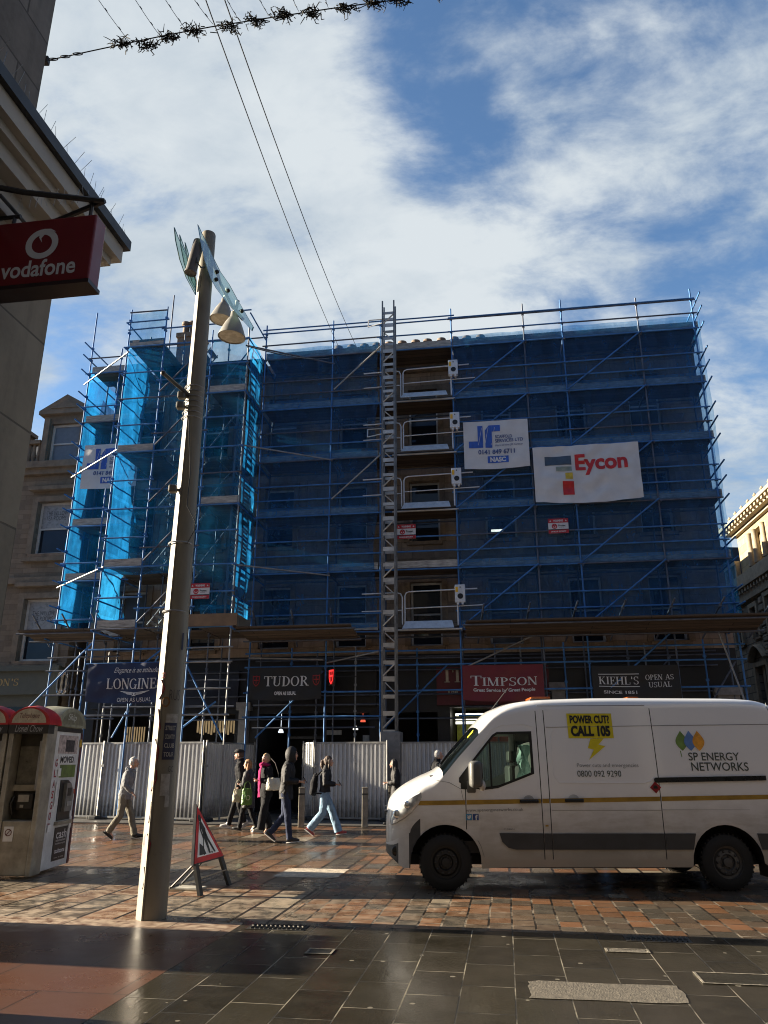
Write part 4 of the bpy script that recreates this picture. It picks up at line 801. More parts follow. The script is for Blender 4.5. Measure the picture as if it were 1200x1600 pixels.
# projecting shop sign on its bracket
SG = thing('hanging_sign', CB.matrix_world @ Vector((0, 0, 0)), 0, 'red projecting phone shop sign with white round emblem', 'shop sign'); SG.location = (-3.0, 6.0, 0); SG.rotation_euler = (0, 0, -AL)
RED = mat('sign_red', (0.17, 0.006, 0.012), 0.35, var=0.08)
pn = MB().rbox(-0.05, 0.95, -0.97, -0.82, 5.02, 5.60, 0.012).build('sign_panel', RED, SG)
mb = MB(); mb.box(-0.06, 0.96, -0.98, -0.81, 4.985, 5.018); mb.build('trim', mat('sign_dark', (0.02, 0.005, 0.006), 0.4), pn)
ff = lambda a, b: (a, -0.974, b)
mb = MB(); P = []
for q in ring(0.53, 5.37, 0.135, 0.135, 0, 360, 0.052, 0.052, 28): mb.poly(q, ff)
mb.poly([(0.53, 5.505), (0.59, 5.50), (0.635, 5.47), (0.58, 5.475), (0.545, 5.455), (0.52, 5.42), (0.53, 5.38), (0.50, 5.43), (0.505, 5.47)], lambda a, b: (a, -0.976, b))
mb.build('emblem', LW, pn); mb = MB(); text(mb, 'vodafone', 0.53, 5.155, 0.61, 0.15, ff, 0, 0.02); mb.build('lettering', LW, pn)
mb = MB(); mb.path([(0.95, -0.895, 5.78), (0.4, -0.72, 5.78), (-0.02, -0.5, 5.80)], 0.022, 6); mb.path([(0.95, -0.895, 5.78), (0.4, -1.1, 5.76), (-0.1, -1.35, 5.75)], 0.022, 6); mb.tube((0.85, -0.895, 5.77), (0.85, -0.895, 5.60), 0.015, 6); mb.tube((0.2, -0.895, 5.72), (0.2, -0.895, 5.60), 0.015, 6); mb.tube((0.2, -0.7, 5.76), (0.2, -1.1, 5.76), 0.015, 6)
mb.tube((0.02, -0.895, 5.72), (0.25, -0.895, 5.72), 0.018, 6); mb.build('bracket', LEADB, SG)
sp = MB()
for k in range(16): p = Vector((0.1+k*0.052, -0.895, 5.79)); sp.tube(p, p+Vector((ashlar_jit(0.05), ashlar_jit(0.05), 0.14)), 0.0016, 4)
sp.build('bird_spikes', MATS['spike_steel'], SG)

# the buff stone building to the left of the scaffold
WS = stone('buff_stone', (0.205, 0.162, 0.115), 'xz', 0.62, 0.19, 0.006, 0.5, 0.45); WT = mat('buff_trim', (0.20, 0.16, 0.115), 0.85, var=0.3, scale=3, bump=0.3)
WB = thing('tea_room_building', F(0, 0, 0), -AL, 'buff stone building with dormer and sash windows behind the phone kiosks', 'building')
wo = []
for u in (-12.68, -16.3):
    for c, d in ((4.95, 7.2), (8.85, 10.9)): wo.append((u-0.68, u+0.68, c, d))
mb = MB(); wall_grid(mb, -22, -11.45, 4.75, 12.3, wo, WY, 0.3); mb.add([(-11.45, WY, 0), (-11.45, 12, 0), (-11.45, 12, 12.3), (-11.45, WY, 12.3), (-22, WY, 0), (-22, 12, 0), (-22, 12, 12.3), (-22, WY, 12.3), ], [(0, 1, 2, 3), (4, 5, 6, 7)]); mb.add([(-22, 12, 0), (-11.45, 12, 0), (-11.45, 12, 12.3), (-22, 12, 12.3)], [(0, 1, 2, 3)]); mb.build('wall', WS, WB)
mb = MB(); mb.box(-22.1, -11.4, WY-0.35, WY+0.3, 12.2, 12.45); mb.box(-22.05, -11.42, WY-0.2, WY-0.003, 11.98, 12.2); mb.box(-22.05, -11.42, WY-0.16, WY-0.003, 7.75, 7.98); mb.box(-22.05, -11.42, WY-0.12, WY-0.003, 4.72, 4.86); mb.build('cornice', WT, WB)
for i, (a, b, c, d) in enumerate(wo):
    f = sash(WB, a, b, c, d, WY+0.16, FRAME_W, PANE, w=0.09)
    mb = MB(); mb.box(a+0.09, b-0.09, WY+0.165, WY+0.185, (c+d)/2+0.03, d-0.09); bl = mb.build('blind', mat('window_vinyl', (0.30, 0.30, 0.29), 0.3), f)
    fm2 = lambda x, z: (x, WY+0.16, z); mb = MB(); text(mb, 'THE WILLOW', (a+b)/2, (c+d)/2+0.62, 0.86, 0.16, fm2, 0, -0.01); text(mb, 'TEA ROOMS', (a+b)/2-0.02, (c+d)/2+0.42, 0.80, 0.16, fm2, 0, -0.01); mb.build('lettering', mat('vinyl_dark', (0.03, 0.03, 0.03), 0.5), bl)
    s = MB(); s.box(a-0.22, a-0.003, WY-0.1, WY-0.003, c, d+0.2); s.box(b+0.003, b+0.22, WY-0.1, WY-0.003, c, d+0.2); s.box(a, b, WY-0.1, WY-0.003, d, d+0.2); s.box(a-0.35, b+0.35, WY-0.26, WY-0.003, d+0.42, d+0.56); s.box(a-0.3, b+0.3, WY-0.2, WY-0.003, c-0.28, c-0.13); s.build('surround', WT, f)
for u in (-12.68, -16.3):
    mb = MB(); wall_grid(mb, u-0.95, u+0.95, 12.45, 14.45, [(u-0.62, u+0.62, 12.5, 14.1)], WY-0.05, 0.3); mb.add([(u+0.95, WY-0.05, 12.45), (u+0.95, WY+2, 12.45), (u+0.95, WY+2, 14.45), (u+0.95, WY-0.05, 14.45), (u-0.95, WY-0.05, 12.45), (u-0.95, WY+2, 12.45), (u-0.95, WY+2, 14.45), (u-0.95, WY-0.05, 14.45)], [(0, 1, 2, 3), (4, 5, 6, 7)])
    mb.prism([(u-1.1, 14.45), (u+1.1, 14.45), (u+1.1, 14.6), (u, 15.25), (u-1.1, 14.6)], WY-0.25, WY+2.0, lambda a, b, h: (a, h, b)); mb.prism([(u-0.6, 14.66), (u+0.6, 14.66), (u, 15.02)], WY-0.29, WY-0.252, lambda a, b, h: (a, h, b))
    dm = mb.build('dormer', WT, WB); f = sash(dm, u-0.62, u+0.62, 12.5, 14.1, WY+0.1, FRAME_W, mat('pale_glass', (0.16, 0.19, 0.22), 0.06, var=0.1), w=0.09)
    s = MB(); s.box(u-0.85, u-0.65, WY-0.15, WY-0.055, 12.5, 14.3); s.box(u+0.65, u+0.85, WY-0.15, WY-0.055, 12.5, 14.3); s.build('surround', WT, f)
mb = MB(); mb.box(-15.3, -13.65, WY-0.1, WY+0.2, 13.3, 13.45); mb.box(-15.3, -13.65, WY-0.05, WY+0.2, 12.45, 12.6)
for k in range(8): mb.lathe([(0.04, 12.6), (0.09, 12.8), (0.05, 13.1), (0.06, 13.3)], 10, Matrix.Translation((-15.2+k*0.21, WY+0.05, 0)))
mb.build('balustrade', WT, WB)
mb = MB(); mb.add([(-22, WY+0.4, 12.45), (-11.45, WY+0.4, 12.45), (-11.45, 5, 15.0), (-22, 5, 15.0), (-22, 12, 12.3), (-11.45, 12, 12.3)], [(0, 1, 2, 3), (3, 2, 5, 4)]); mb.build('roof', MATS['slate_roof'], WB)
mb = MB(); mb.box(-22, -11.45, WY-0.25, WY, 3.8, 4.7); mb.box(-22, -11.45, WY-0.45, WY-0.25, 4.58, 4.75); mb.box(-22, -11.6, WY-0.003, WY+0.1, 0, 3.8); fa = mb.build('shop_fascia', mat('sage_paint', (0.085, 0.09, 0.07), 0.5, var=0.12), WB)
mb = MB(); serif(mb, 'GON', -13.72, 4.22, 0.78, 0.24, lambda a, b: (a, WY-0.256, b)); serif(mb, "'S", -13.15, 4.22, 0.28, 0.24, lambda a, b: (a, WY-0.256, b)); mb.build('lettering', mat('gold_letters', (0.45, 0.30, 0.10), 0.35, 0.3), fa)
for k in range(3): MB().box(-14.9+k*1.15, -13.9+k*1.15, WY-0.02, WY-0.006, 0.6, 3.4).build('shop_window', PANE, WB)
# polished loop emblem projecting beside the scaffold
o = thing('loop_sign', F(-10.95, 0.6, 4.1), radians(-25), 'polished metal sign of two upright loops left of the navy banner', 'shop sign')
for s in (-0.11, 0.11):
    mb = MB(); pts = [(s+0.1*cos(2*pi*k/24), 0, 0.35*sin(2*pi*k/24)) for k in range(25)]; mb.path(pts, [(0.09, 0.05)]*25, 8, cap=False); mb.build('loop', mat('chrome', (0.6, 0.6, 0.6), 0.15, 1.0, 0.05), o, True)
MB().tube((0, 0, -0.2), (0.3, 0.9, -0.2), 0.02, 6).build('bracket', LEADB, o)

# classical building up the side street on the right
RB = thing('classical_building', (21.4, 45, 0), math.atan2(-0.993, -0.119), 'ornate stone building with sunlit cornice and rusticated corner, right edge', 'building')
R1 = stone('golden_stone', (0.33, 0.26, 0.145), 'xz', 0.6, 0.42, 0.02, 0.5, 0.35); R2 = stone('rusticated_stone', (0.27, 0.235, 0.18), 'xz', 0.9, 0.45, 0.035, 0.95, 0.5); RT = mat('carved_stone', (0.30, 0.25, 0.175), 0.85, var=0.3, scale=3, bump=0.4)
ro = [(1.1, 2.0, 8.3, 10.0), (3.6, 4.6, 8.2, 10.2), (0.6, 2.3, 4.3, 6.7), (4.0, 5.7, 4.3, 6.7), (-4.6, -3.6, 8.2, 10.0), (-5.0, -3.2, 4.3, 6.7), (-1.9, -0.9, 8.2, 10.0)]
mb = MB(); wall_grid(mb, -8, 12, 0, 11.2, ro, 0, 0.35); mb.add([(-8, 0, 0), (-8, 10, 0), (-8, 10, 11.2), (-8, 0, 11.2)], [(0, 1, 2, 3)]); mb.build('wall', R2, RB)
mb = MB(); wall_grid(mb, 0, 12, 12.1, 14.6, [(1.7, 4.6, 12.35, 14.2)], 0.1, 0.5); mb.add([(0, 0.1, 11.2), (0, 10, 11.2), (0, 10, 14.6), (0, 0.1, 14.6), (0, 10, 11.2), (12, 10, 11.2), (12, 10, 14.6), (0, 10, 14.6)], [(0, 1, 2, 3), (4, 5, 6, 7)]); mb.add([(1.7, 0.6, 12.35), (4.6, 0.6, 12.35), (4.6, 0.6, 14.2), (1.7, 0.6, 14.2)], [(0, 1, 2, 3)]); mb.build('upper_wall', R1, RB)
mb = MB(); mb.box(-0.8, 12, -0.8, 10, 14.95, 15.15); mb.box(-0.5, 12, -0.5, 10, 14.72, 14.95); mb.box(-0.15, 12, -0.15, 10, 14.55, 14.72)
for k in range(22): mb.box(-0.4+k*0.55, -0.15+k*0.55, -0.72, -0.5, 14.78, 14.945)
for k in range(10): mb.lathe([(0.05, 15.15), (0.12, 15.25), (0.03, 15.4)], 8, Matrix.Translation((-0.6+k*1.1, -0.7, 0)))
mb.build('cornice', RT, RB)
mb = MB(); mb.box(-8.2, 12, -0.5, 0.3, 11.2, 11.4); mb.box(-8.1, 12, -0.3, 0.2, 11.4, 12.08); mb.box(-8.1, 12, -0.25, -0.003, 10.5, 11.2)
for k in range(40): mb.box(-8+k*0.5, -7.8+k*0.5, -0.42, -0.253, 10.95, 11.18)
mb.build('string_course', RT, RB)
mb = MB()
mb.box(-8, 0, -0.25, 0.05, 12.9, 13.1)
for k in range(9): mb.box(-7.9+k*0.95, -7.6+k*0.95, -0.2, 0.05, 12.083, 12.9)
mb.build('balustrade', RT, RB)
for x in (2.0, 2.9, 4.3): m = MB(); m.lathe([(0.22, 12.3), (0.2, 12.5), (0.17, 14.0), (0.24, 14.2)], 14, Matrix.Translation((x, 0.1, 0))); m.build('column', RT, RB, True)
for i, (a, b, c, d) in enumerate(ro):
    f = sash(RB, a, b, c, d, 0.22, FRAME_D, PANE); s = MB(); s.box(a-0.25, a-0.003, -0.18, -0.003, c, d+0.25); s.box(b+0.003, b+0.25, -0.18, -0.003, c, d+0.25); s.box(a, b, -0.18, -0.003, d, d+0.25)
    if d < 7:
        s.path([(a-0.4+(b-a+0.8)*k/12, -0.2, d+0.35+0.75*sin(pi*k/12)) for k in range(13)], [(0.22, 0.1)]*13, 6); s.box((a+b)/2-0.14, (a+b)/2+0.14, 0.0, 0.2, c, d)
    s.build('surround', RT, f)
mb = MB()
for k in range(24):
    mb.rbox(2.55+(0.12 if k % 2 else 0), 3.35-(0.12 if k % 2 else 0), -0.2, -0.02, 0.3+k*0.42, 0.66+k*0.42, 0.05, seg=1)
mb.build('quoin_strip', R2, RB)
o = thing('far_building', (28.5, 66, 0), radians(4), 'dark gabled building far up the side street beyond the scaffold end', 'building')
mb = MB(); mb.box(-4, 6, -4, 6, 0, 16.5); mb.build('wall', stone('dark_far_stone', (0.12, 0.10, 0.085), 'xz'), o); mb = MB(); mb.prism([(-4.2, 16.5), (6.2, 16.5), (6, 18.6), (-1, 18.6)], -4.2, 6, lambda a, b, h: (a, h, b)); rf = mb.build('roof', mat('far_slate', (0.03, 0.03, 0.035), 0.6), o); MB().box(-2.5, -1.3, -1, 1, 18.603, 20.3).build('chimney', TRIM, rf)

# ================================================================== OVERHEAD WIRES
BLK = mat('wire_black', (0.012, 0.012, 0.012), 0.5)
def wire(name, p, q, sag, r, label, group, m=BLK, n=16, cat='cable'):
    p, q = Vector(p), Vector(q); o_ = Vector(p); pts = [p.lerp(q, k/n)+Vector((0, 0, -sag*4*(k/n)*(1-k/n)))-o_ for k in range(n+1)]
    mb = MB(); mb.path(pts, r, 5); o = mb.build(name, m, None, True); o.location = o_; return tag(o, label, cat, group)
wire('overhead_cable', at(300, -60, 7.0), F(-1.9, 1.3, 16.4), 0.25, 0.009, 'left one of two long thin cables running over the street to the roof', 'cables over the street'); wire('overhead_cable', at(330, -60, 7.0), F(-1.2, 1.3, 16.3), 0.3, 0.009, 'right one of two long thin cables running over the street to the roof', 'cables over the street')
wire('overhead_cable', at(385, 540, 9.6), F(-1.85, -0.1, 15.2), 0.12, 0.012, 'dark stay cable from the lamp post head to the scaffold', 'cables over the street')
g0p = at(72, 95, 5.9); gL = [at(72, 95, 5.9), at(160, 76, 5.86), at(260, 55, 5.8), at(330, 42, 5.75), at(420, 28, 5.7), at(520, 13, 5.6), at(640, -3, 5.5), at(800, -30, 5.35), at(960, -60, 5.2)]
GA = thing('garland', g0p, 0, 'bare dark garland of wire tufts slung across the top of the street', 'garland')
mb = MB(); mb.path([p-g0p for p in gL], 0.006, 5); mb.build('cable', BLK, GA)
mb = MB()
for k in range(3): c = g0p.lerp(gL[1], 0.12+k*0.22)-g0p; mb.path([c+Vector((0.05*cos(t*pi/6), 0.0, 0.016*sin(t*pi/6))) for t in range(13)], 0.005, 5)
mb.rbox(-0.05, 0.03, -0.03, 0.03, -0.04, 0.04, 0.01); mb.build('shackle', BLK, GA)
TUF = [(190, 68), (230, 70), (265, 58), (305, 48), (357, 42), (398, 33), (443, 24), (488, 20), (540, 12), (585, 4), (625, 0), (690, -12), (740, -20)]
for i, (a, b) in enumerate(TUF):
    t = MB(); c = at(a, b, 5.85-(a-72)*0.0006)-g0p
    for k in range(64):
        d = Vector((random.gauss(0, 0.048), random.gauss(0, 0.02), random.gauss(0, 0.012))); e = d+Vector((random.gauss(0, 0.03), random.gauss(0, 0.025), random.gauss(0, 0.022))); f = e+Vector((random.gauss(0, 0.022), random.gauss(0, 0.02), random.gauss(0, 0.018)))
        t.path([c+d, c+e, c+f], [0.0055, 0.005, 0.003], 4)
    t.build('tuft', mat('garland_wire', (0.012, 0.012, 0.010), 0.9), GA)
for (a, b, c, d) in [(203, 66, 150, -6), (250, 56, 208, -6), (292, 48, 255, -6), (333, 38, 300, -6), (374, 32, 352, -6), (420, 24, 403, -6), (467, 18, 456, -6), (513, 12, 508, -4)]:
    p = at(a, b, 5.75); q = at(c, d, 4.9); o = wire('light_strand', p, q, 0.01, 0.0028, 'one of the thin unlit light strands above the garland', 'light strands above the garland', n=5)
    mb = MB()
    for k in (0.3, 0.7): e = (q-p)*k; mb.tube(e, e+Vector((-0.022, 0, 0.035)), 0.004, 5)
    mb.build('bulb', BLK, o)
wire('overhead_cable', (19.0, 28.5, 10.8), (30, 30.5, 11.2), 0.3, 0.012, 'thin cable from the right hand scaffold corner to the side street', 'cables over the street', n=8)
tf = thing('garland', (18.6, 28.4, 10.8), 0, 'small far garland tuft beside the right hand scaffold corner', 'garland'); mb = MB()
for k in range(80):
    d = Vector((random.uniform(-0.9, 0.9), ashlar_jit(0.06), ashlar_jit(0.06))); mb.tube(d, d+Vector((ashlar_jit(0.12), ashlar_jit(0.08), ashlar_jit(0.1))), 0.008, 4)
mb.build('tuft', MATS['garland_wire'], tf)

# ================================================================== LAMP POST
t_ = NT('post_paint'); n_ = t_.noise(2.5, 7, 0.65, t_.coord('obj', (3, 3, 0.7))); n2_ = t_.noise(22, 5, 0.6)
c_ = t_.ramp(n_, [(0.3, (0.155, 0.138, 0.10)), (0.7, (0.225, 0.203, 0.152))])
c_ = t_.mix(t_.rng(t_.math('ADD', t_.axis(2), t_.math('MULTIPLY', n2_, 1.5)), 0.6, 3.2, 0.55, 0.0), c_, (0.17, 0.155, 0.125)); c_ = t_.mix(t_.rng(n2_, 0.62, 0.7, 0, 0.35), c_, (0.12, 0.10, 0.08))
sp_ = t_.math('MULTIPLY', t_.rng(t_.noise(5.5, 4, 0.6, t_.coord('obj', (1, 1, 0.45))), 0.60, 0.63), t_.rng(t_.axis(2), 2.6, 2.0), True); sp_ = t_.math('MULTIPLY', sp_, t_.rng(t_.axis(0), 0.0, -0.05), True)
c_ = t_.mix(sp_, c_, (0.22, 0.01, 0.02)); POST = t_.fin(c_, 0.55)
LP = thing('lamp_post', (-2.5, 9.2, 0), 0, 'tall cream street lamp post with graffiti, glass fins and two bell lamps', 'lamp post')
mb = MB(); mb.lathe([(0.158, 0), (0.154, 1.5), (0.136, 4), (0.113, 6.5), (0.104, 7.6), (0.098, 8.74), (0.09, 8.76), (0, 8.76)], 28); mb.build('pole', POST, LP, True)
prf = curve_lin = [(0, 0.158), (1.5, 0.154), (4, 0.136), (6.5, 0.113), (8.0, 0.103)]
mb = MB(); sec = [(-0.96, 0.30), (-1.05, 0.05), (-1.04, -0.12), (-0.76, -0.66), (-0.40, -1.02), (-0.30, -1.0), (-0.28, -0.9)]; vs = [(a*r, b*r, z) for z, r in prf for a, b in sec]; n = len(sec)
mb.add(vs, [(i*n+k, i*n+k+1, (i+1)*n+k+1, (i+1)*n+k) for i in range(len(prf)-1) for k in range(n-1)]+[tuple(range((len(prf)-1)*n, len(prf)*n))]); mb.build('cover_strip', POST, LP, 0.5)
for k in range(7): MB().lathe([(0.130-k*0.0012, 0), (0.137-k*0.0012, 0.008), (0.130-k*0.0012, 0.016)], 24, Matrix.Translation((-0.014, -0.005, 5.85+k*0.075))).build('strap', GALV, LP, True)
for z in (4.15, 3.3): MB().lathe([(0.150, 0), (0.156, 0.01), (0.150, 0.02)], 24, Matrix.Translation((-0.02, -0.01, z))).build('strap', GALV, LP, True)
def rel(px, py, Y): return at(px, py, Y)-Vector((-2.5, 9.2, 0))
mb = MB(); mb.path([rel(255, 583, 8.6), rel(272, 598, 8.85), rel(296, 618, 9.1)], 0.026, 8); mb.sphere(rel(255, 583, 8.6), 0.034); mb.build('bracket_arm', mat('bracket_black', (0.03, 0.028, 0.025), 0.4), LP, True)
for (a, b) in ((284, 618), (282, 634), (270, 764)): m = MB(); c = rel(a, b, 9.05); m.rbox(c.x-0.05, c.x+0.05, c.y-0.05, c.y+0.05, c.z-0.05, c.z+0.05, 0.02); m.tube(c, c+Vector((0.12, 0.1, 0)), 0.02, 6); m.build('clamp', mat('clamp_grey', (0.12, 0.115, 0.1), 0.5, 0.3), LP)
mb = MB(); mb.path([rel(295, 655, 9.02), rel(297, 740, 9.0), rel(292, 790, 9.0), rel(305, 815, 9.0), rel(303, 830, 9.02), rel(292, 850, 9.03)], 0.006, 5); mb.build('loose_cable', BLK, LP)
m = MB(); c0, c1 = rel(311, 378, 9.0), rel(298, 425, 8.95); m.tube(c0, c1, 0.075, 16); m.tube(c0.lerp(c1, 0.98), c1+(c1-c0)*0.04, 0.082, 16); m.build('floodlight', mat('flood_grey', (0.10, 0.09, 0.08), 0.5), LP, 0.9)
m = MB(); m.path([rel(307, 395, 8.95), rel(308, 410, 8.9), rel(314, 418, 8.95), rel(320, 417, 9.1)], 0.012, 6); m.build('yoke', MATS['bracket_black'], LP)
t_ = NT('fin_glass'); N, L = t_.N, t_.L; N.remove(t_.b); gl = N.new('ShaderNodeBsdfGlossy'); gl.inputs['Roughness'].default_value = 0.05; tr = N.new('ShaderNodeBsdfTransparent'); tr.inputs[0].default_value = (0.86, 0.95, 0.93, 1); df = N.new('ShaderNodeBsdfDiffuse'); df.inputs[0].default_value = (0.30, 0.48, 0.45, 1)
fr = N.new('ShaderNodeFresnel'); m1 = N.new('ShaderNodeMixShader'); m1.inputs[0].default_value = 0.2; L.new(tr.outputs[0], m1.inputs[1]); L.new(df.outputs[0], m1.inputs[2]); m2 = N.new('ShaderNodeMixShader'); L.new(t_.math('MULTIPLY', fr.outputs[0], 0.35), m2.inputs[0]); L.new(m1.outputs[0], m2.inputs[1]); L.new(gl.outputs[0], m2.inputs[2]); L.new(m2.outputs[0], t_.out.inputs[0]); FIN = t_.m
EDGE = mat('glass_edge', (0.05, 0.13, 0.115), 0.15)
def fin_(pts, yf, parent):
    c = [(230+a*0.2, 330+b*0.2) for a, b in pts]; P = [rel(a, b, yf(a)) for a, b in c]; n = len(P); off = Vector((0.006, 0.012, 0))
    mb = MB(); mb.add([p-off for p in P]+[p+off for p in P], [tuple(range(n)), tuple(range(2*n-1, n-1, -1))]); f = mb.build('glass_fin', FIN, parent)
    e = MB(); e.add([p-off for p in P]+[p+off for p in P], [(i, (i+1) % n, n+(i+1) % n, n+i) for i in range(n)]); e.build('edge', EDGE, f); return f
bl = fin_([(396, 105), (455, 230), (525, 380), (570, 470), (640, 570), (705, 690), (830, 905), (818, 935), (700, 800), (620, 710), (540, 605), (500, 530), (450, 380), (420, 240)], lambda px: 8.86+(px-309)/87*1.0, LP)
for a, b in ((547, 473), (540, 533), (632, 620), (740, 780)): m = MB(); c = rel(230+a*0.2, 330+b*0.2, 8.84+(a*0.2-79)/87*1.0); m.sphere(c, 0.03, 10, 6); m.build('bolt', BLK, bl)
for k, (dx, sc) in enumerate(((0, 1.0), (42, 0.88), (84, 0.74))):
    fin_([(212+dx, 125+dx*1.4), (222+dx, 230+dx*1.2), (255+dx*0.8, 380+dx*0.6), (305+dx*0.5, 520+dx*0.3), (378, 655-dx*0.6), (383, 560-dx*0.2), (352+dx*0.1, 450), (300+dx*0.4, 330+dx*0.6), (246+dx*0.8, 215+dx)], lambda px, k=k: 9.0+k*0.12, LP)
BELL = mat('lamp_shade_cream', (0.22, 0.21, 0.19), 0.5, var=0.15)
def bell(px, py, Y, r, lean):
    c = rel(px, py, Y); Mx = Matrix.Translation(c) @ Matrix.Rotation(lean, 4, 'Y'); m = MB()
    m.lathe([(0.04, 2.1*r), (0.27*r, 2.05*r), (0.29*r, 1.62*r), (0.40*r, 1.5*r), (0.58*r, 1.15*r), (0.80*r, 0.6*r), (0.97*r, 0.1*r), (1.0*r, 0), (0.96*r, 0.0), (0.7*r, 0.42*r), (0.4*r, 0.85*r), (0, 0.95*r)], 26, Mx); s = m.build('lamp_shade', BELL, LP, 0.9)
    m = MB(); m.lathe([(0, 0.03*r), (0.9*r, 0.05*r)], 22, Mx); m.build('diffuser', mat('lamp_lens', (0.42, 0.37, 0.28), 0.25), s)
    m = MB(); m.tube(Mx @ Vector((0, 0, 2.1*r)), Mx @ Vector((0.05, -0.12, 2.7*r)), 0.03, 8); m.build('bracket', MATS['clamp_grey'], s)
bell(346, 500, 10.1, 0.18, 0.08); bell(362, 527, 9.75, 0.20, 0.05)
m = MB(); m.path([Vector((0, 0.05, 8.55)), rel(345, 445, 9.6), rel(362, 478, 9.7), rel(380, 500, 9.8)], 0.025, 8); m.build('lamp_arm', MATS['clamp_grey'], LP)
pf = lambda a, z: (0.0+0.154*sin(a/0.154), -0.006-0.154*cos(a/0.154)-0.004, z)
def sticker(name, a0, a1, z0, z1, m, words=(), wm=None):
    mb = MB(); n = 6; mb.add([pf(a0+(a1-a0)*k/n, z) for z in (z0, z1) for k in range(n+1)], [(k, k+1, n+2+k, n+1+k) for k in range(n)]); o = mb.build(name, m, LP, True)
    if words:
        t = MB(); g = lambda a, z: Vector(pf(a, z))+Vector((0.001, -0.003, 0))
        for k, w in enumerate(words): text(t, w, (a0+a1)/2, z1-(k+0.6)*(z1-z0)/len(words)/1.05, (a1-a0)*0.8, (z1-z0)/len(words)*0.5, g, 0, 0.02)
        t.build('lettering', wm, o)
NAVY = mat('poster_navy', (0.02, 0.022, 0.05), 0.6); PAPER = mat('torn_paper', (0.33, 0.31, 0.27), 0.8, var=0.3, scale=20)
sticker('poster', 0.01, 0.155, 1.62, 2.02, NAVY, ('STREET', 'COUNTRY', 'CLUB', 'TOUR'), PAPER); sticker('sticker', 0.02, 0.12, 1.24, 1.47, PAPER); sticker('sticker', 0.08, 0.13, 1.12, 1.24, PAPER); sticker('sticker', -0.10, -0.06, 1.25, 1.4, PAPER); sticker('sticker', 0.02, 0.16, 2.02, 2.12, PAPER); sticker('sticker', 0.13, 0.155, 2.85, 3.05, NAVY)
mb = MB()
for p in ring(0.0, 2.25, 0.05, 0.06, 0, 360, 0.018, 0.018, 12): mb.poly(p, pf)
mb.build('sticker', mat('amber_paint', (0.22, 0.10, 0.03), 0.6), LP)
t = MB(); text(t, 'RUS', 0.10, 2.33, 0.13, 0.12, pf, 0, -0.01); text(t, 'GC', 0.12, 1.52, 0.06, 0.06, pf, 0); t.build('graffiti', mat('marker', (0.06, 0.05, 0.045), 0.6), LP)
t = MB(); text(t, 'LOGO', -0.075, 2.55, 0.09, 0.07, pf, 0, 0.02)
for k in range(7): t.path([Vector(pf(-0.07+ashlar_jit(0.03), 2.5-k*0.33)), Vector(pf(-0.05+ashlar_jit(0.03), 2.4-k*0.33)), Vector(pf(-0.06+ashlar_jit(0.03), 2.28-k*0.33))], 0.007, 5)
t.build('graffiti', mat('red_paint', (0.20, 0.008, 0.015), 0.5), LP)

# ================================================================== PHONE KIOSKS
STEEL = mat('kiosk_steel', (0.30, 0.28, 0.225), 0.45, 0.35, 0.35, 4, bump=0.15); KDARK = mat('kiosk_dark', (0.02, 0.019, 0.017), 0.45); KRED = mat('kiosk_red', (0.40, 0.022, 0.025), 0.45, var=0.35, scale=3); KWHITE = mat('kiosk_white', (0.60, 0.60, 0.58), 0.5, var=0.2, scale=4); SCREEN = mat('scratched_panel', (0.13, 0.125, 0.10), 0.35, var=0.4, scale=9)
def barrel(name, m, parent, x0, x1, y0, y1, z0, h, axis, rim=None, over=0.03):
    """barrel vault; its arch faces along axis"""
    mb = MB(); n = 14; pr = [(-1+2*k/n, sqrt(max(0, 1-(-1+2*k/n)**2))) for k in range(n+1)]
    pr = [(-cos(pi*k/n), sin(pi*k/n)) for k in range(n+1)]; st = [0, 0.12, 0.5, 0.9, 1.0]; bulge = [1, 1.05, 1.12, 1.05, 1]
    vs = []
    for s, b in zip(st, bulge):
        for a, q in pr:
            if axis == 'y': vs.append(((x0+x1)/2+a*((x1-x0)/2+over), y0-over+(y1-y0+2*over)*s, z0+q*h*b))
            else: vs.append((x0-over+(x1-x0+2*over)*s, (y0+y1)/2+a*((y1-y0)/2+over), z0+q*h*b))
    k = n+1; mb.add(vs, [(i*k+j, i*k+j+1, (i+1)*k+j+1, (i+1)*k+j) for i in range(len(st)-1) for j in range(n)]+[tuple(range(k)), tuple(range((len(st)-1)*k, len(st)*k))])
    return mb.build(name, m, parent, True)
def arch_panel(mb, w, h, fmap, cx, z0, n=14): mb.poly([(cx-w/2*cos(pi*k/n), z0+h*sin(pi*k/n)) for k in range(n+1)], fmap)
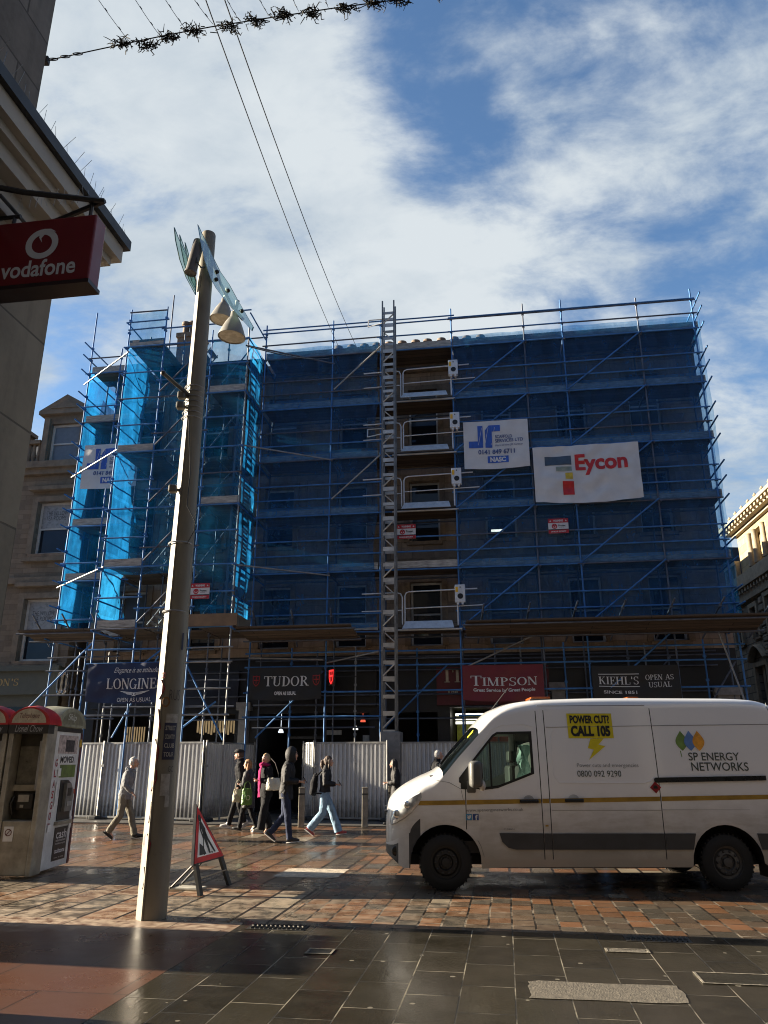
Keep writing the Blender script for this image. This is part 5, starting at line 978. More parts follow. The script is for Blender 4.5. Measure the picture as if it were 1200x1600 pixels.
def telephone(x, y, lab):
    t = thing('phone_kiosk', (x, y, 0), 0, lab, 'phone box', 'red roofed phone kiosks'); w = 0.58
    for s in (0, 1): MB().rbox(s*(w-0.07), s*(w-0.07)+0.07, 0, 0.36, 0.03, 2.12, 0.01, seg=1).build('post', STEEL, t)
    MB().box(0.07, w-0.07, 0.28, 0.34, 0.05, 2.1).build('back_panel', mat('kiosk_back', (0.04, 0.037, 0.03), 0.4, 0.2, 0.4), t)
    MB().rbox(0.072, w-0.072, 0.02, 0.3, 0.04, 0.78, 0.015).build('skirt', STEEL, t)
    hd = MB().box(-0.01, w+0.01, -0.02, 0.2, 2.0, 2.15).build('header', KDARK, t); m = MB(); text(m, 'Lionel Chow', 0.30, 2.075, 0.42, 0.10, lambda a, b: (a, -0.024, b), 0, 0.0, 0.3); m.build('graffiti', mat('tag_grey', (0.28, 0.28, 0.28), 0.6), hd)
    rf = barrel('roof', KRED, t, 0, w, 0, 0.38, 2.13, 0.26, 'y'); m = MB(); arch_panel(m, 0.52, 0.21, lambda a, b: (a, -0.036, b), w/2, 2.155); pl_ = m.build('sign_panel', mat('sign_cream', (0.42, 0.37, 0.27), 0.5, var=0.3, scale=12), rf)
    m = MB(); text(m, 'Telephone', w/2, 2.25, 0.30, 0.10, lambda a, b: (a, -0.04, b), 0, 0.0, 0.15); m.build('lettering', mat('sign_ink', (0.12, 0.03, 0.03), 0.6), pl_)
    MB().box(0.09, 0.40, 0.255, 0.278, 1.28, 1.82).build('screen', SCREEN, t); MB().rbox(0.43, 0.52, 0.12, 0.27, 1.2, 1.9, 0.01).build('hood_panel', mat('hood_grey', (0.30, 0.30, 0.28), 0.4), t); MB().box(0.07, 0.45, 0.22, 0.275, 1.18, 1.27).build('shelf', STEEL, t)
    ph = MB().rbox(0.17, 0.42, 0.16, 0.278, 0.92, 1.15, 0.02).build('telephone', KDARK, t); MB().box(0.20, 0.36, 0.152, 0.158, 1.03, 1.13).build('keypad', mat('keypad_card', (0.33, 0.32, 0.28), 0.5), ph); MB().box(0.24, 0.29, 0.152, 0.158, 0.95, 0.99).build('card_slot', mat('keypad_card', (0.33, 0.32, 0.28), 0.5), ph); m = MB(); m.path([(0.12, 0.2, 1.1), (0.1, 0.15, 1.0), (0.12, 0.2, 0.85)], 0.022, 8); m.build('handset', KDARK, ph, True)
    st = MB().box(0.12, 0.26, 0.012, 0.018, 0.50, 0.70).build('sticker', KWHITE, t); m = MB(); f = lambda a, b: (a, 0.008, b)
    for p in ring(0.19, 0.62, 0.05, 0.05, 0, 360, 0.012, 0.012, 16): m.poly(p, f)
    m.poly([(0.155, 0.585), (0.165, 0.58), (0.225, 0.655), (0.215, 0.66)], lambda a, b: (a, 0.006, b)); m.build('symbol', mat('sticker_ink', (0.1, 0.02, 0.02), 0.6), st)
    return t
p1 = telephone(-5.64, 12.02, 'red roofed steel phone kiosk beside the white cash machine kiosk')
p2 = copy_tree(p1); p2.location = (-6.25, 12.02, 0); p2['label'] = 'red roofed phone kiosk cut by the left edge of the frame'
KG = thing('cash_kiosk', (-5.68, 12.43, 0), 0, 'white cash machine kiosk with graffiti and mossy barrel roof', 'cash machine')
kw = 1.12; X1 = 0.57
MB().rbox(0, X1, 0, kw, 0.04, 2.12, 0.015).build('cabinet', KWHITE, KG)
barrel('roof', mat('mossy_roof', (0.24, 0.24, 0.17), 0.7, var=0.45, scale=6), KG, 0, X1, 0, kw, 2.13, 0.30, 'x')
fk = lambda e: (lambda a, b: (X1+e, a, b))
m = MB(); arch_panel(m, 0.88, 0.2, fk(0.034), kw/2, 2.17); ap = m.build('sign_panel', mat('mossy_panel', (0.17, 0.16, 0.10), 0.6, var=0.4, scale=10), KG); m = MB(); text(m, 'Ship', kw/2-0.05, 2.27, 0.34, 0.13, fk(0.038), 0, 0.0, 0.2); m.build('graffiti', mat('tag_white', (0.5, 0.5, 0.46), 0.6), ap)
def kpanel(name, a0, a1, z0, z1, m, d=0.006, e=0.0): return MB().box(X1+e, X1+e+d, a0, a1, z0, z1).build(name, m, KG)
kpanel('band', 0.02, 1.1, 2.05, 2.12, KDARK, 0.012); kpanel('post', 1.05, 1.12, 0.05, 2.05, mat('kiosk_maroon', (0.07, 0.012, 0.02), 0.5, var=0.4, scale=8), 0.012)
kpanel('poster', 0.18, 0.95, 1.72, 2.0, mat('torn_poster', (0.40, 0.33, 0.30), 0.8, var=0.5, scale=14)); kpanel('poster', 0.45, 0.8, 1.75, 1.93, mat('print_dark', (0.06, 0.05, 0.05), 0.7, var=0.9, scale=16), 0.003, 0.007)
sn = kpanel('sign', 0.22, 0.95, 1.56, 1.70, mat('kiosk_pale', (0.66, 0.66, 0.64), 0.5), 0.008); m = MB(); text(m, 'MOVED.', 0.58, 1.63, 0.58, 0.10, fk(0.011), 0, 0.03); m.build('lettering', mat('sticker_black', (0.015, 0.015, 0.015), 0.5), sn)
kpanel('panel', 0.33, 0.95, 1.36, 1.55, mat('moss_green', (0.12, 0.17, 0.04), 0.6, var=0.4, scale=8), 0.008)
m = MB(); m.prism([(0.42, 0.72), (0.92, 0.72), (0.92, 1.12), (0.86, 1.26), (0.7, 1.32), (0.42, 1.32)], 0.0, 0.012, lambda a, b, h: (X1+h, a, b)); am = m.build('cash_machine', KDARK, KG)
m = MB(); m.prism([(0.56, 0.85), (0.84, 0.85), (0.86, 1.15), (0.72, 1.27), (0.56, 1.27)], 0.012, 0.06, lambda a, b, h: (X1+h, a, b)); m.build('fascia', mat('atm_grey', (0.17, 0.165, 0.15), 0.45), am); MB().box(X1+0.061, X1+0.066, 0.62, 0.76, 1.08, 1.2).build('screen', KDARK, am); MB().box(X1+0.061, X1+0.07, 0.62, 0.8, 0.93, 1.0).build('keypad', mat('atm_keys', (0.3, 0.3, 0.28), 0.5), am)
kpanel('shelf', 0.36, 0.95, 0.66, 0.71, STEEL, 0.06)
ck = kpanel('notice', 0.42, 0.93, 0.14, 0.62, mat('sticker_black', (0.015, 0.015, 0.015), 0.5), 0.008); m = MB(); text(m, 'cash', 0.69, 0.52, 0.40, 0.13, fk(0.011), 0, 0.01); text(m, 'withdrawals and', 0.68, 0.43, 0.38, 0.035, fk(0.011)); text(m, 'free balance enquiries', 0.68, 0.38, 0.40, 0.035, fk(0.011)); text(m, 'cashzone', 0.68, 0.28, 0.40, 0.07, fk(0.011), 0, 0.02); text(m, 'here to help', 0.68, 0.18, 0.36, 0.025, fk(0.011)); m.build('lettering', LW, ck)
m = MB()
for k, c in enumerate('GLASGOW'): text(m, c, 0.17-k*0.002, 1.58-k*0.155, 0.085, 0.115, fk(0.004), 0, 0.025)
m.build('graffiti', mat('graffiti_red', (0.28, 0.012, 0.03), 0.5), KG)
for a0, a1, z0, z1, c in ((0.24, 0.36, 1.38, 1.5, KWHITE), (0.24, 0.3, 0.95, 1.3, MATS['kiosk_pale']), (0.1, 0.22, 0.58, 0.68, MATS['kiosk_pale']), (0.94, 1.02, 0.58, 0.76, MATS['kiosk_pale']), (0.96, 1.02, 1.1, 1.17, mat('sticker_orange', (0.5, 0.07, 0.02), 0.5)), (1.0, 1.1, 1.83, 1.95, mat('sticker_yellow', (0.45, 0.28, 0.02), 0.5))): kpanel('sticker', a0, a1, z0, z1, c, 0.003, 0.013)

# ================================================================== HOARDING, BOLLARDS, ROADWORKS SIGN
t_ = NT('corrugated_zinc'); n_ = t_.noise(3, 6, 0.65, t_.coord('obj', (2, 1, 0.3))); n2_ = t_.noise(7, 6, 0.7)
c_ = t_.ramp(n_, [(0.3, (0.44, 0.45, 0.455)), (0.7, (0.60, 0.61, 0.615))]); c_ = t_.mix(t_.rng(t_.math('ADD', t_.axis(2), t_.math('MULTIPLY', n2_, -0.9)), 0.25, -0.25, 0.0, 0.75), c_, (0.10, 0.09, 0.075)); c_ = t_.mix(t_.rng(n2_, 0.60, 0.68, 0, 0.45), c_, (0.16, 0.155, 0.145)); SHEET = t_.fin(c_, t_.rng(n2_, 0.3, 0.7, 0.35, 0.55), 0.2); POSTG = mat('hoarding_post', (0.25, 0.25, 0.245), 0.45, 0.4)
def hoarding(p, q, label, z0=0.1, z1=2.12):
    p, q = Vector(p+(0,)), Vector(q+(0,)); d = q-p; L = d.length; t = thing('hoarding_panel', p, math.atan2(d.y, d.x), label, 'hoarding', 'corrugated hoarding panels round the site')
    mb = MB(); pitch = 0.125; n = int(L/pitch); xs = []
    for k in range(n):
        for f, y in ((0.0, 0.0), (0.3, 0.0), (0.45, 0.05), (0.85, 0.05)): xs.append(((k+f)*L/n, y))
    xs.append((L, 0.0)); m = len(xs); mb.add([(x, y+(z-1)*ashlar_jit(0.002), z) for z in (z0, (z0+z1)/2, z1) for x, y in xs], [(j*m+i, j*m+i+1, (j+1)*m+i+1, (j+1)*m+i) for j in range(2) for i in range(m-1)]); mb.build('sheet', SHEET, t)
    for x in (0, L): m_ = MB(); m_.tube((x, -0.03, 0.0), (x, -0.03, z1+0.06), 0.024, 8); m_.build('post', POSTG, t)
    for z in (z0, z1): MB().box(0, L, -0.015, -0.003, z-0.025, z+0.02).build('rail', POSTG, t)
    for x in (0.02, L-0.02): MB().rbox(x-0.12, x+0.12, -0.3, 0.3, 0.03, 0.12, 0.02).build('foot', mat('foot_rubber', (0.03, 0.03, 0.03), 0.8), t)
    m_ = MB(); m_.rbox(-0.03, 0.08, -0.06, -0.03, 1.45, 1.52, 0.005); m_.build('coupler', POSTG, t); return t
hoarding((-9.55, 24.2), (-8.28, 23.8), 'shaded hoarding panel angled back behind the phone kiosks'); hoarding((-8.25, 23.75), (-5.09, 22.75), 'sunlit hoarding panel behind the walking grey haired man'); hoarding((-5.06, 22.85), (-4.12, 25.45), 'hoarding panel angled back behind the man in the cap'); hoarding((-2.38, 24.0), (-2.02, 23.42), 'narrow hoarding panel turned back at the right of the shop entrance'); hoarding((-1.99, 23.4), (0.1, 22.75), 'bright hoarding panel behind the woman in jeans'); hoarding((0.15, 23.2), (2.35, 22.65), 'hoarding panel between the hoist mast and the van bonnet'); hoarding((2.4, 22.9), (4.6, 22.4), 'hoarding panel seen through the van cab window')
BOLL = mat('bollard_stone', (0.24, 0.215, 0.17), 0.75, var=0.3, scale=6, bump=0.3)
def bollard(x, y, label):
    t = thing('bollard', (x, y, 0.0), 0, label, 'bollard', 'square pale bollards'); MB().rbox(-0.075, 0.075, -0.075, 0.075, 0.0, 0.93, 0.012).build('shaft', BOLL, t); MB().rbox(-0.08, 0.08, -0.08, 0.08, 0.933, 0.97, 0.012).build('cap', BOLL, t); MB().box(-0.077, 0.077, -0.077, 0.077, 0.78, 0.82).build('band', KDARK, t); return t
bollard(-2.12, 21.15, 'square bollard right behind the hooded man'); bollard(-0.49, 21.1, 'square bollard in front of the bright hoarding panel'); bollard(0.2, 22.0, 'square bollard beside the woman in the long dark coat')
RW = thing('roadworks_sign', (-2.22, 11.1, 0), radians(-12), 'red and white triangular roadworks sign on a black folding frame', 'road sign')
lean = lambda z: -0.34*z
sf = lambda a, b, h=0.0: (0.02+lean(b)+h, a, b)
tri = [(-0.46, 0.36), (0.46, 0.36), (0.0, 1.02)]
def rtri(k, cz=0.60): return [(a*k, cz+(b-cz)*k) for a, b in tri]
m = MB(); m.prism(rtri(1.07), -0.035, 0.0, lambda a, b, h: sf(a, b, h)); fr_ = m.build('frame', mat('frame_black', (0.02, 0.02, 0.02), 0.55), RW)
m = MB(); m.poly(rtri(1.0), lambda a, b: sf(a, b, 0.003)); pt = m.build('plate', mat('plate_red', (0.55, 0.018, 0.02), 0.4), RW); m = MB(); m.poly(rtri(0.74), lambda a, b: sf(a, b, 0.006)); m.build('white_field', mat('plate_white_field', (0.80, 0.80, 0.77), 0.45, var=0.15), pt)
m = MB(); g = lambda a, b: sf(a, b, 0.009)
m.poly([(-0.27, 0.44), (-0.06, 0.44), (-0.10, 0.53), (-0.19, 0.58)], g); m.poly([(0.03, 0.44), (0.08, 0.44), (0.06, 0.56), (0.02, 0.70), (-0.05, 0.68)], g); m.poly([(0.19, 0.44), (0.24, 0.44), (0.10, 0.62), (0.05, 0.74), (0.0, 0.66)], g)
m.poly([(0.06, 0.62), (0.07, 0.74), (0.0, 0.84), (-0.07, 0.82), (-0.03, 0.68)], g); m.poly([(-0.05, 0.83), (-0.10, 0.74), (-0.06, 0.62), (-0.03, 0.63), (-0.06, 0.73), (-0.01, 0.80)], g); m.poly([(-0.11, 0.52), (-0.09, 0.51), (0.02, 0.74), (0.0, 0.75)], g)
m.poly([(-0.03+0.045*cos(k*pi/5), 0.875+0.045*sin(k*pi/5)) for k in range(10)], lambda a, b: sf(a, b, 0.010)); m.build('symbol', mat('sticker_black', (0.015, 0.015, 0.015), 0.5), pt)
for s in (-1, 1): m = MB(); m.prism([(s*0.34, 0.36), (s*0.44, 0.36), (s*0.50, 0.0), (s*0.41, 0.0)], -0.03, 0.01, lambda a, b, h: (0.02+lean(b)+h, a, b)); m.build('leg', MATS['frame_black'], RW)
m = MB()
for s in (-0.12, 0.12): m.tube((-0.12, s, 0.45), (-0.55, s*1.2, 0.03), 0.014, 6)
m.tube((-0.55, -0.16, 0.03), (-0.55, 0.16, 0.03), 0.014, 6); m.build('rear_strut', MATS['frame_black'], RW); m = MB(); m.rbox(-0.62, -0.15, -0.16, 0.1, 0.0, 0.03, 0.01); m.tube((-0.5, 0, 0.04), (0.0, 0.35, 0.2), 0.008, 5); m.build('weight', mat('ballast_grey', (0.35, 0.33, 0.28), 0.8), RW)

# the other side of the street, behind the viewer: what closes off the low sky there
for (x0, x1, y0, y1, h, lab) in ((-34, 8, -30, -13, 17.5, 'long sandstone block across the street behind the viewer'), (11.5, 30, -30, 5, 16.0, 'sandstone corner block to the right of and behind the viewer')):
    o = thing('street_block', (x0, y0, 0), 0, lab, 'building'); w, d = x1-x0, y1-y0
    ops_ = [(1.2+k*2.6, 2.5+k*2.6, z, z+2.1) for k in range(int((w-2)/2.6)) for z in (1.0, 5.2, 9.0, 12.6)]
    mb = MB(); wall_grid(mb, 0, w, 0, h, ops_, 0, 0.3); mb.v = [(w-x, d-y, z) for x, y, z in mb.v]; mb.add([(0, 0, 0), (0, d, 0), (0, d, h), (0, 0, h), (w, 0, 0), (w, d, 0), (w, d, h), (w, 0, h)], [(0, 1, 2, 3), (4, 5, 6, 7), (3, 2, 6, 7)]); mb.build('wall', stone('grey_street_stone', (0.105, 0.10, 0.095), 'xz', 0.75, 0.35), o)
    mb = MB(); mb.box(0, w, d-0.35, d-0.3, 0.5, h-0.5); mb.build('window_glazing', PANE, o)
    mb = MB(); mb.box(-0.3, w+0.3, -0.3, d+0.5, h, h+0.5); mb.build('cornice', TRIM, o)

o = thing('shade_cabinet', (-8.7, 8.35, 0), radians(-6), 'unseen cabinet added beyond the left edge to cast the foreground shade band', 'cabinet'); MB().rbox(0, 0.9, 0, 1.45, 0.08, 1.9, 0.02).build('cabinet_body', mat('cabinet_green', (0.06, 0.08, 0.06), 0.5), o); MB().box(-0.03, 0.93, -0.03, 1.48, 0, 0.078).build('plinth', PATCH, o); MB().box(0.903, 0.915, 0.06, 1.39, 0.15, 1.8).build('door', mat('cabinet_green', (0.06, 0.08, 0.06), 0.5), o)  # unseen box added off frame to throw shade over the near paving

o = thing('rear_tenement', F(0, 0, 0), -AL, 'sandstone range along the side street behind the scaffolded block', 'building')
ops_ = [(1.0+k*3.0, 2.2+k*3.0, z, z+2.1) for k in range(12) for z in (1.2, 5.0, 8.6, 12.0)]
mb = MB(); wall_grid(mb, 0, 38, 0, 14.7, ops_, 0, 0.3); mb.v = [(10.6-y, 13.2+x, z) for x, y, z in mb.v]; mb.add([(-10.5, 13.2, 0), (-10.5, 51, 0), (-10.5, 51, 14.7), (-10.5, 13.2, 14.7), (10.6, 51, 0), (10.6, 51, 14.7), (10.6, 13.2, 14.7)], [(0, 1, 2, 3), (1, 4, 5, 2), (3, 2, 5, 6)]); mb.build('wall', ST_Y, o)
MB().box(10.25, 10.29, 13.5, 51, 0.5, 14.3).build('window_glazing', PANE, o); MB().box(-10.7, 10.8, 13.15, 51.2, 14.7, 15.0).build('cornice', TRIM, o)
# ================================================================== VAN
def curve(pts):
    X = [p[0] for p in pts]; Y = [p[1] for p in pts]; n = len(X); D = [(Y[i+1]-Y[i])/(X[i+1]-X[i]) for i in range(n-1)]
    T = [D[0]]+[0 if D[i-1]*D[i] <= 0 else 2*D[i-1]*D[i]/(D[i-1]+D[i]) for i in range(1, n-1)]+[D[-1]]
    def f(x):
        if x <= X[0]: return Y[0]
        if x >= X[-1]: return Y[-1]
        i = max(k for k in range(n-1) if X[k] <= x); h = X[i+1]-X[i]; t = (x-X[i])/h
        return Y[i]*(2*t**3-3*t*t+1)+h*T[i]*(t**3-2*t*t+t)+Y[i+1]*(-2*t**3+3*t*t)+h*T[i+1]*(t**3-t*t)
    return f
v_top = curve([(0, 0.90), (0.03, 1.0), (0.08, 1.08), (0.16, 1.16), (0.3, 1.255), (0.5, 1.355), (0.66, 1.42), (0.76, 1.48), (0.95, 1.69), (1.27, 2.03), (1.42, 2.19), (1.58, 2.31), (1.8, 2.385), (2.2, 2.43), (3.2, 2.455), (4.6, 2.45), (5.1, 2.43), (5.35, 2.37), (5.48, 2.25), (5.56, 1.98)])
v_w = curve([(0, 0.60), (0.03, 0.74), (0.08, 0.83), (0.16, 0.90), (0.3, 0.965), (0.5, 1.005), (0.8, 1.025), (1.2, 1.033), (2.0, 1.035), (5.3, 1.035), (5.48, 1.02), (5.56, 0.97)])
v_r = curve([(0, 0.10), (0.2, 0.16), (0.6, 0.16), (0.8, 0.10), (1.4, 0.12), (1.8, 0.15), (5.3, 0.15), (5.56, 0.12)])
v_belt = curve([(0, 0.62), (0.2, 0.86), (0.6, 1.1), (0.9, 1.3), (1.0, 1.345), (1.12, 1.29), (1.3, 1.25), (1.5, 1.275), (1.75, 1.365), (1.98, 1.45), (2.2, 1.46), (5.6, 1.46)])
v_wt = curve([(0, 0.72), (0.2, 0.96), (0.6, 1.18), (0.9, 1.35), (1.0, 1.40), (1.25, 1.70), (1.46, 1.94), (1.52, 1.975), (1.98, 1.985), (5.6, 1.98)])
ARC = [(0.78, 0.34, 0.465), (4.47, 0.34, 0.465)]
def v_low(x):
    b = 0.44-0.17*min(1, x/0.22) if x < 0.22 else 0.27+0.02*min(1, max(0, x-1.2)*3)
    for c, z, r in ARC:
        if abs(x-c) < r: b = max(b, z+sqrt(r*r-(x-c)**2))
    return b
def hw(x, z):
    w = v_w(x)
    if z > 1.1: w -= 0.115*((z-1.1)/1.3)**1.6
    if z < 0.5: w -= 0.05*((0.5-z)/0.25)**2*0.5
    if 0.72 < z < 0.80: w -= 0.006
    return w
DOORX = [1.06, 2.07, 2.18, 3.66]; GAP = 0.006
xs = {0, 0.008, 0.03, 0.06, 0.1, 0.16, 0.23, 0.3, 0.4, 0.5, 0.6, 0.7, 0.76, 0.8, 0.9, 1.0, 1.12, 1.2, 1.27, 1.34, 1.42, 1.46, 1.5, 1.6, 1.7, 1.8, 1.9, 1.98, 2.3, 2.6, 2.9, 3.2, 3.4, 3.85, 4.0, 5.0, 5.1, 5.2, 5.3, 5.38, 5.45, 5.5, 5.54, 5.56}
for c, z, r in ARC:
    for k in range(0, 17): xs.add(round(c-r*cos(pi*k/16), 4))
for d in DOORX: xs |= {d-GAP, d+GAP}
xs = sorted(xs); NB, NWN, NS, NA, NR = 7, 3, 2, 5, 4
def station(x):
    zl, zb, zt, zp, r = v_low(x), v_belt(x), v_wt(x), v_top(x), v_r(x); r = min(r, (zp-zl)*0.3)
    zs = zp-r; zt = min(zt, zs-0.02); zb = min(zb, zt-0.02); z1 = max(zl+0.035, 0.385); zb = max(zb, z1+0.03); zt = max(zt, zb+0.02); zs = max(zs, zt+0.01)
    Z = [zl]+[z1+(zb-z1)*k/NB for k in range(NB+1)]+[zb+(zt-zb)*k/NWN for k in range(1, NWN+1)]+[zt+(zs-zt)*k/NS for k in range(1, NS+1)]
    P = [(hw(x, z), z) for z in Z]; w0 = P[-1][0]
    P += [(w0-r*(1-cos(pi/2*k/NA)), zs+r*sin(pi/2*k/NA)) for k in range(1, NA+1)]
    wi = w0-r; crown = 0.03 if x > 1.5 else 0.05
    P += [(wi*(1-k/NR), zp+crown*(1-(1-k/NR)**2)) for k in range(1, NR+1)]
    return P
ST_ = [station(x) for x in xs]; NP = len(ST_[0])
R_SILL, R_BELT, R_WT, R_SH, R_ARC = 1, 1+NB, 1+NB+NWN, 1+NB+NWN+NS, 1+NB+NWN+NS+NA
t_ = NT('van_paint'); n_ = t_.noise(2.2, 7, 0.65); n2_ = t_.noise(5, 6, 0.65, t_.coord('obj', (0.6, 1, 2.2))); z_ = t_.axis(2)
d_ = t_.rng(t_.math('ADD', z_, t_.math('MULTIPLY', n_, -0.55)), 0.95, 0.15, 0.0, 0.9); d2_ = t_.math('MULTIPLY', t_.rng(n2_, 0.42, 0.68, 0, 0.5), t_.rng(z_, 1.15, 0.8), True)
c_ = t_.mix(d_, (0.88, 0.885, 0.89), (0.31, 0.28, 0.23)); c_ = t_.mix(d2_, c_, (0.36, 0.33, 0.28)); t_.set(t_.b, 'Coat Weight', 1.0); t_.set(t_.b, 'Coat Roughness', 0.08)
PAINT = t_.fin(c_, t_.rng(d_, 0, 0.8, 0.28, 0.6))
GAPM = mat('panel_gap', (0.03, 0.03, 0.03), 0.7); PLAS = mat('van_plastic', (0.045, 0.047, 0.05), 0.5, var=0.2); BUMP = mat('bumper_paint', (0.52, 0.51, 0.49), 0.4, var=0.12); RUB = mat('tyre_rubber', (0.012, 0.012, 0.012), 0.75, var=0.3, bump=0.2)
t_ = NT('cab_glass'); N, L = t_.N, t_.L; N.remove(t_.b); gl = N.new('ShaderNodeBsdfGlossy'); gl.inputs['Roughness'].default_value = 0.02; tr = N.new('ShaderNodeBsdfTransparent'); tr.inputs[0].default_value = (0.50, 0.60, 0.55, 1); fr = N.new('ShaderNodeFresnel'); fr.inputs[0].default_value = 1.5; m2 = N.new('ShaderNodeMixShader'); L.new(fr.outputs[0], m2.inputs[0]); L.new(tr.outputs[0], m2.inputs[1]); L.new(gl.outputs[0], m2.inputs[2]); L.new(m2.outputs[0], t_.out.inputs[0]); CABG = t_.m
VAN = thing('van', (0.03, 11.955, 0), 0, 'white high roofed utility van with dirty sills parked across the setts', 'van')
G = {}
def quad(name, vs, mi=0): G.setdefault(name, MB()).add(vs, [(0, 1, 2, 3)], mi)
for i in range(len(xs)-1):
    x0, x1 = xs[i], xs[i+1]; xm = (x0+x1)/2
    for s in (-1, 1):
        for j in range(NP-1):
            a, b = ST_[i], ST_[i+1]; zm = (a[j][1]+a[j+1][1]+b[j][1]+b[j+1][1])/4
            vs = [(x0, s*a[j][0], a[j][1]), (x1, s*b[j][0], b[j][1]), (x1, s*b[j+1][0], b[j+1][1]), (x0, s*a[j+1][0], a[j+1][1])]
            nm, mi = 'body', 0
            if R_BELT <= j < R_WT and 1.0 <= xm <= 1.98: nm = 'side_window' if s < 0 else 'far_window'
            elif j >= R_SH+1 and 0.76 < xm < 1.30: nm = 'windscreen'
            elif j < R_SH and j >= R_SILL:
                if any(abs(xm-d) < GAP for d in DOORX) and not (xm < 1.2 and j >= R_BELT): nm, mi = 'body', 1
                elif s < 0 and 1.06 < xm < 2.07 and not (j >= R_WT and xm < 1.5): nm = 'front_door'
                elif s < 0 and 2.18 < xm < 3.66: nm = 'sliding_door'
            if xm < 0.46 and j < R_SILL+4 and nm == 'body': nm = 'front_bumper'
            if nm == 'front_bumper' and ((xm < 0.17 and j < R_SILL+3) or xm > 0.28): mi = 1
            if nm == 'windscreen' or 'window' in nm: vs = [(p[0], p[1]*0.995, p[2]-0.004) for p in vs]
            quad(nm, vs, mi)
body = G['body']; k0 = len(body.v)
body.add([(5.56, s*p[0], p[1]) for s, P in ((-1, ST_[-1]), (1, ST_[-1][::-1])) for p in P], [tuple(range(2*NP))]); kf = R_SILL+4
body.add([(0, s*p[0], p[1]) for s, P in ((-1, ST_[0][kf:]), (1, ST_[0][kf:][::-1])) for p in P], [tuple(range(2*(NP-kf)))], 1)
for j in range(kf): quad('front_bumper', [(0, -ST_[0][j][0], ST_[0][j][1]), (0, ST_[0][j][0], ST_[0][j][1]), (0, ST_[0][j+1][0], ST_[0][j+1][1]), (0, -ST_[0][j+1][0], ST_[0][j+1][1])], 0)
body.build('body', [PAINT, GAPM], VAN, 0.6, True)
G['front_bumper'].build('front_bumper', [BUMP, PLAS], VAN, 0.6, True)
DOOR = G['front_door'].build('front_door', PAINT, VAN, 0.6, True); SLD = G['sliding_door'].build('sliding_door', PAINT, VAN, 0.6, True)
G['windscreen'].build('windscreen', CABG, VAN, 0.6, True); G['side_window'].build('side_window', CABG, DOOR, 0.6, True); G['far_window'].build('side_window', CABG, VAN, 0.6, True)
def vm(off=0.004): return lambda a, z: (a, -hw(a, z)-off, z)
def strip(name, m, parent, x0, x1, z0, z1, off=0.004, n=14):
    f = vm(off); mb = MB(); g = (lambda q, x: q(x) if callable(q) else q)
    X = [x0+(x1-x0)*k/n for k in range(n+1)]; mb.add([f(x, g(z0, x)) for x in X]+[f(x, g(z1, x)) for x in X], [(k, k+1, n+2+k, n+1+k) for k in range(n)]); return mb.build(name, m, parent, True)
def slab(name, m, parent, pts, h, off=0.0):
    mb = MB(); mb.prism(pts, off, h, lambda a, b, q: (a, -hw(a, b)-q, b)); return mb.build(name, m, parent)
# window seal and divider
mb = MB(); f = vm(0.006); pr = [(x, v_belt(x)) for x in (1.0, 1.12, 1.3, 1.5, 1.75, 1.98)]+[(1.98, 1.985), (1.75, 1.98), (1.52, 1.975), (1.46, 1.94), (1.25, 1.70), (1.0, 1.40)]; n = len(pr); cx, cz = 1.6, 1.65
for k in range(n):
    a, b = pr[k], pr[(k+1) % n]; q = lambda p, s: (cx+(p[0]-cx)*s, cz+(p[1]-cz)*s); mb.add([f(*q(a, 1.035)), f(*q(b, 1.035)), f(*q(b, 0.94)), f(*q(a, 0.94))], [(0, 1, 2, 3)])
mb.add([f(1.40, 1.25), f(1.425, 1.25), f(1.425, 1.9), f(1.40, 1.88)], [(0, 1, 2, 3)]); mb.add([f(*p) for p in ((1.0, 1.25), (1.16, 1.24), (1.16, 1.55), (1.0, 1.39))], [(0, 1, 2, 3)]); mb.build('window_seal', mat('seal_black', (0.01, 0.01, 0.01), 0.35), DOOR)
# stripe, rub strips, rail, panel creases
OCH = mat('ochre_stripe', (0.36, 0.22, 0.03), 0.45)
sz = lambda x: 1.065+0.017*x
strip('stripe', OCH, VAN, 0.42, 1.05, lambda x: sz(x)-0.028, lambda x: sz(x)+0.028); strip('stripe', OCH, DOOR, 1.07, 2.06, lambda x: sz(x)-0.028, lambda x: sz(x)+0.028); strip('stripe', OCH, VAN, 2.08, 2.17, lambda x: sz(x)-0.028, lambda x: sz(x)+0.028); strip('stripe', OCH, SLD, 2.19, 3.65, lambda x: sz(x)-0.028, lambda x: sz(x)+0.028); strip('stripe', OCH, VAN, 3.67, 5.48, lambda x: sz(x)-0.028, lambda x: sz(x)+0.028)
slab('rub_strip', PLAS, DOOR, [(1.49, 0.705), (1.52, 0.60), (1.60, 0.525), (1.7, 0.505), (2.06, 0.505), (2.06, 0.70)], 0.018); slab('rub_strip', PLAS, VAN, [(2.08, 0.505), (2.17, 0.505), (2.17, 0.70), (2.08, 0.70)], 0.016); slab('rub_strip', PLAS, SLD, [(2.19, 0.505), (3.65, 0.505), (3.65, 0.70), (2.19, 0.70)], 0.018); slab('rub_strip', PLAS, VAN, [(3.67, 0.505), (4.02, 0.505), (4.07, 0.70), (3.67, 0.70)], 0.018); slab('rub_strip', PLAS, VAN, [(4.92, 0.505), (5.45, 0.505), (5.45, 0.70), (4.88, 0.70)], 0.018)
slab('door_rail', mat('rail_black', (0.012, 0.012, 0.012), 0.3), VAN, [(3.60, 1.345), (3.62, 1.33), (5.10, 1.36), (5.10, 1.42), (3.62, 1.395), (3.60, 1.38)], 0.022)
CR = mat('crease_shadow', (0.22, 0.22, 0.22), 0.6); EDG = mat('edge_highlight', (0.85, 0.85, 0.85), 0.4, var=0.05)  # crease shade and edge highlights drawn as dark and white lines
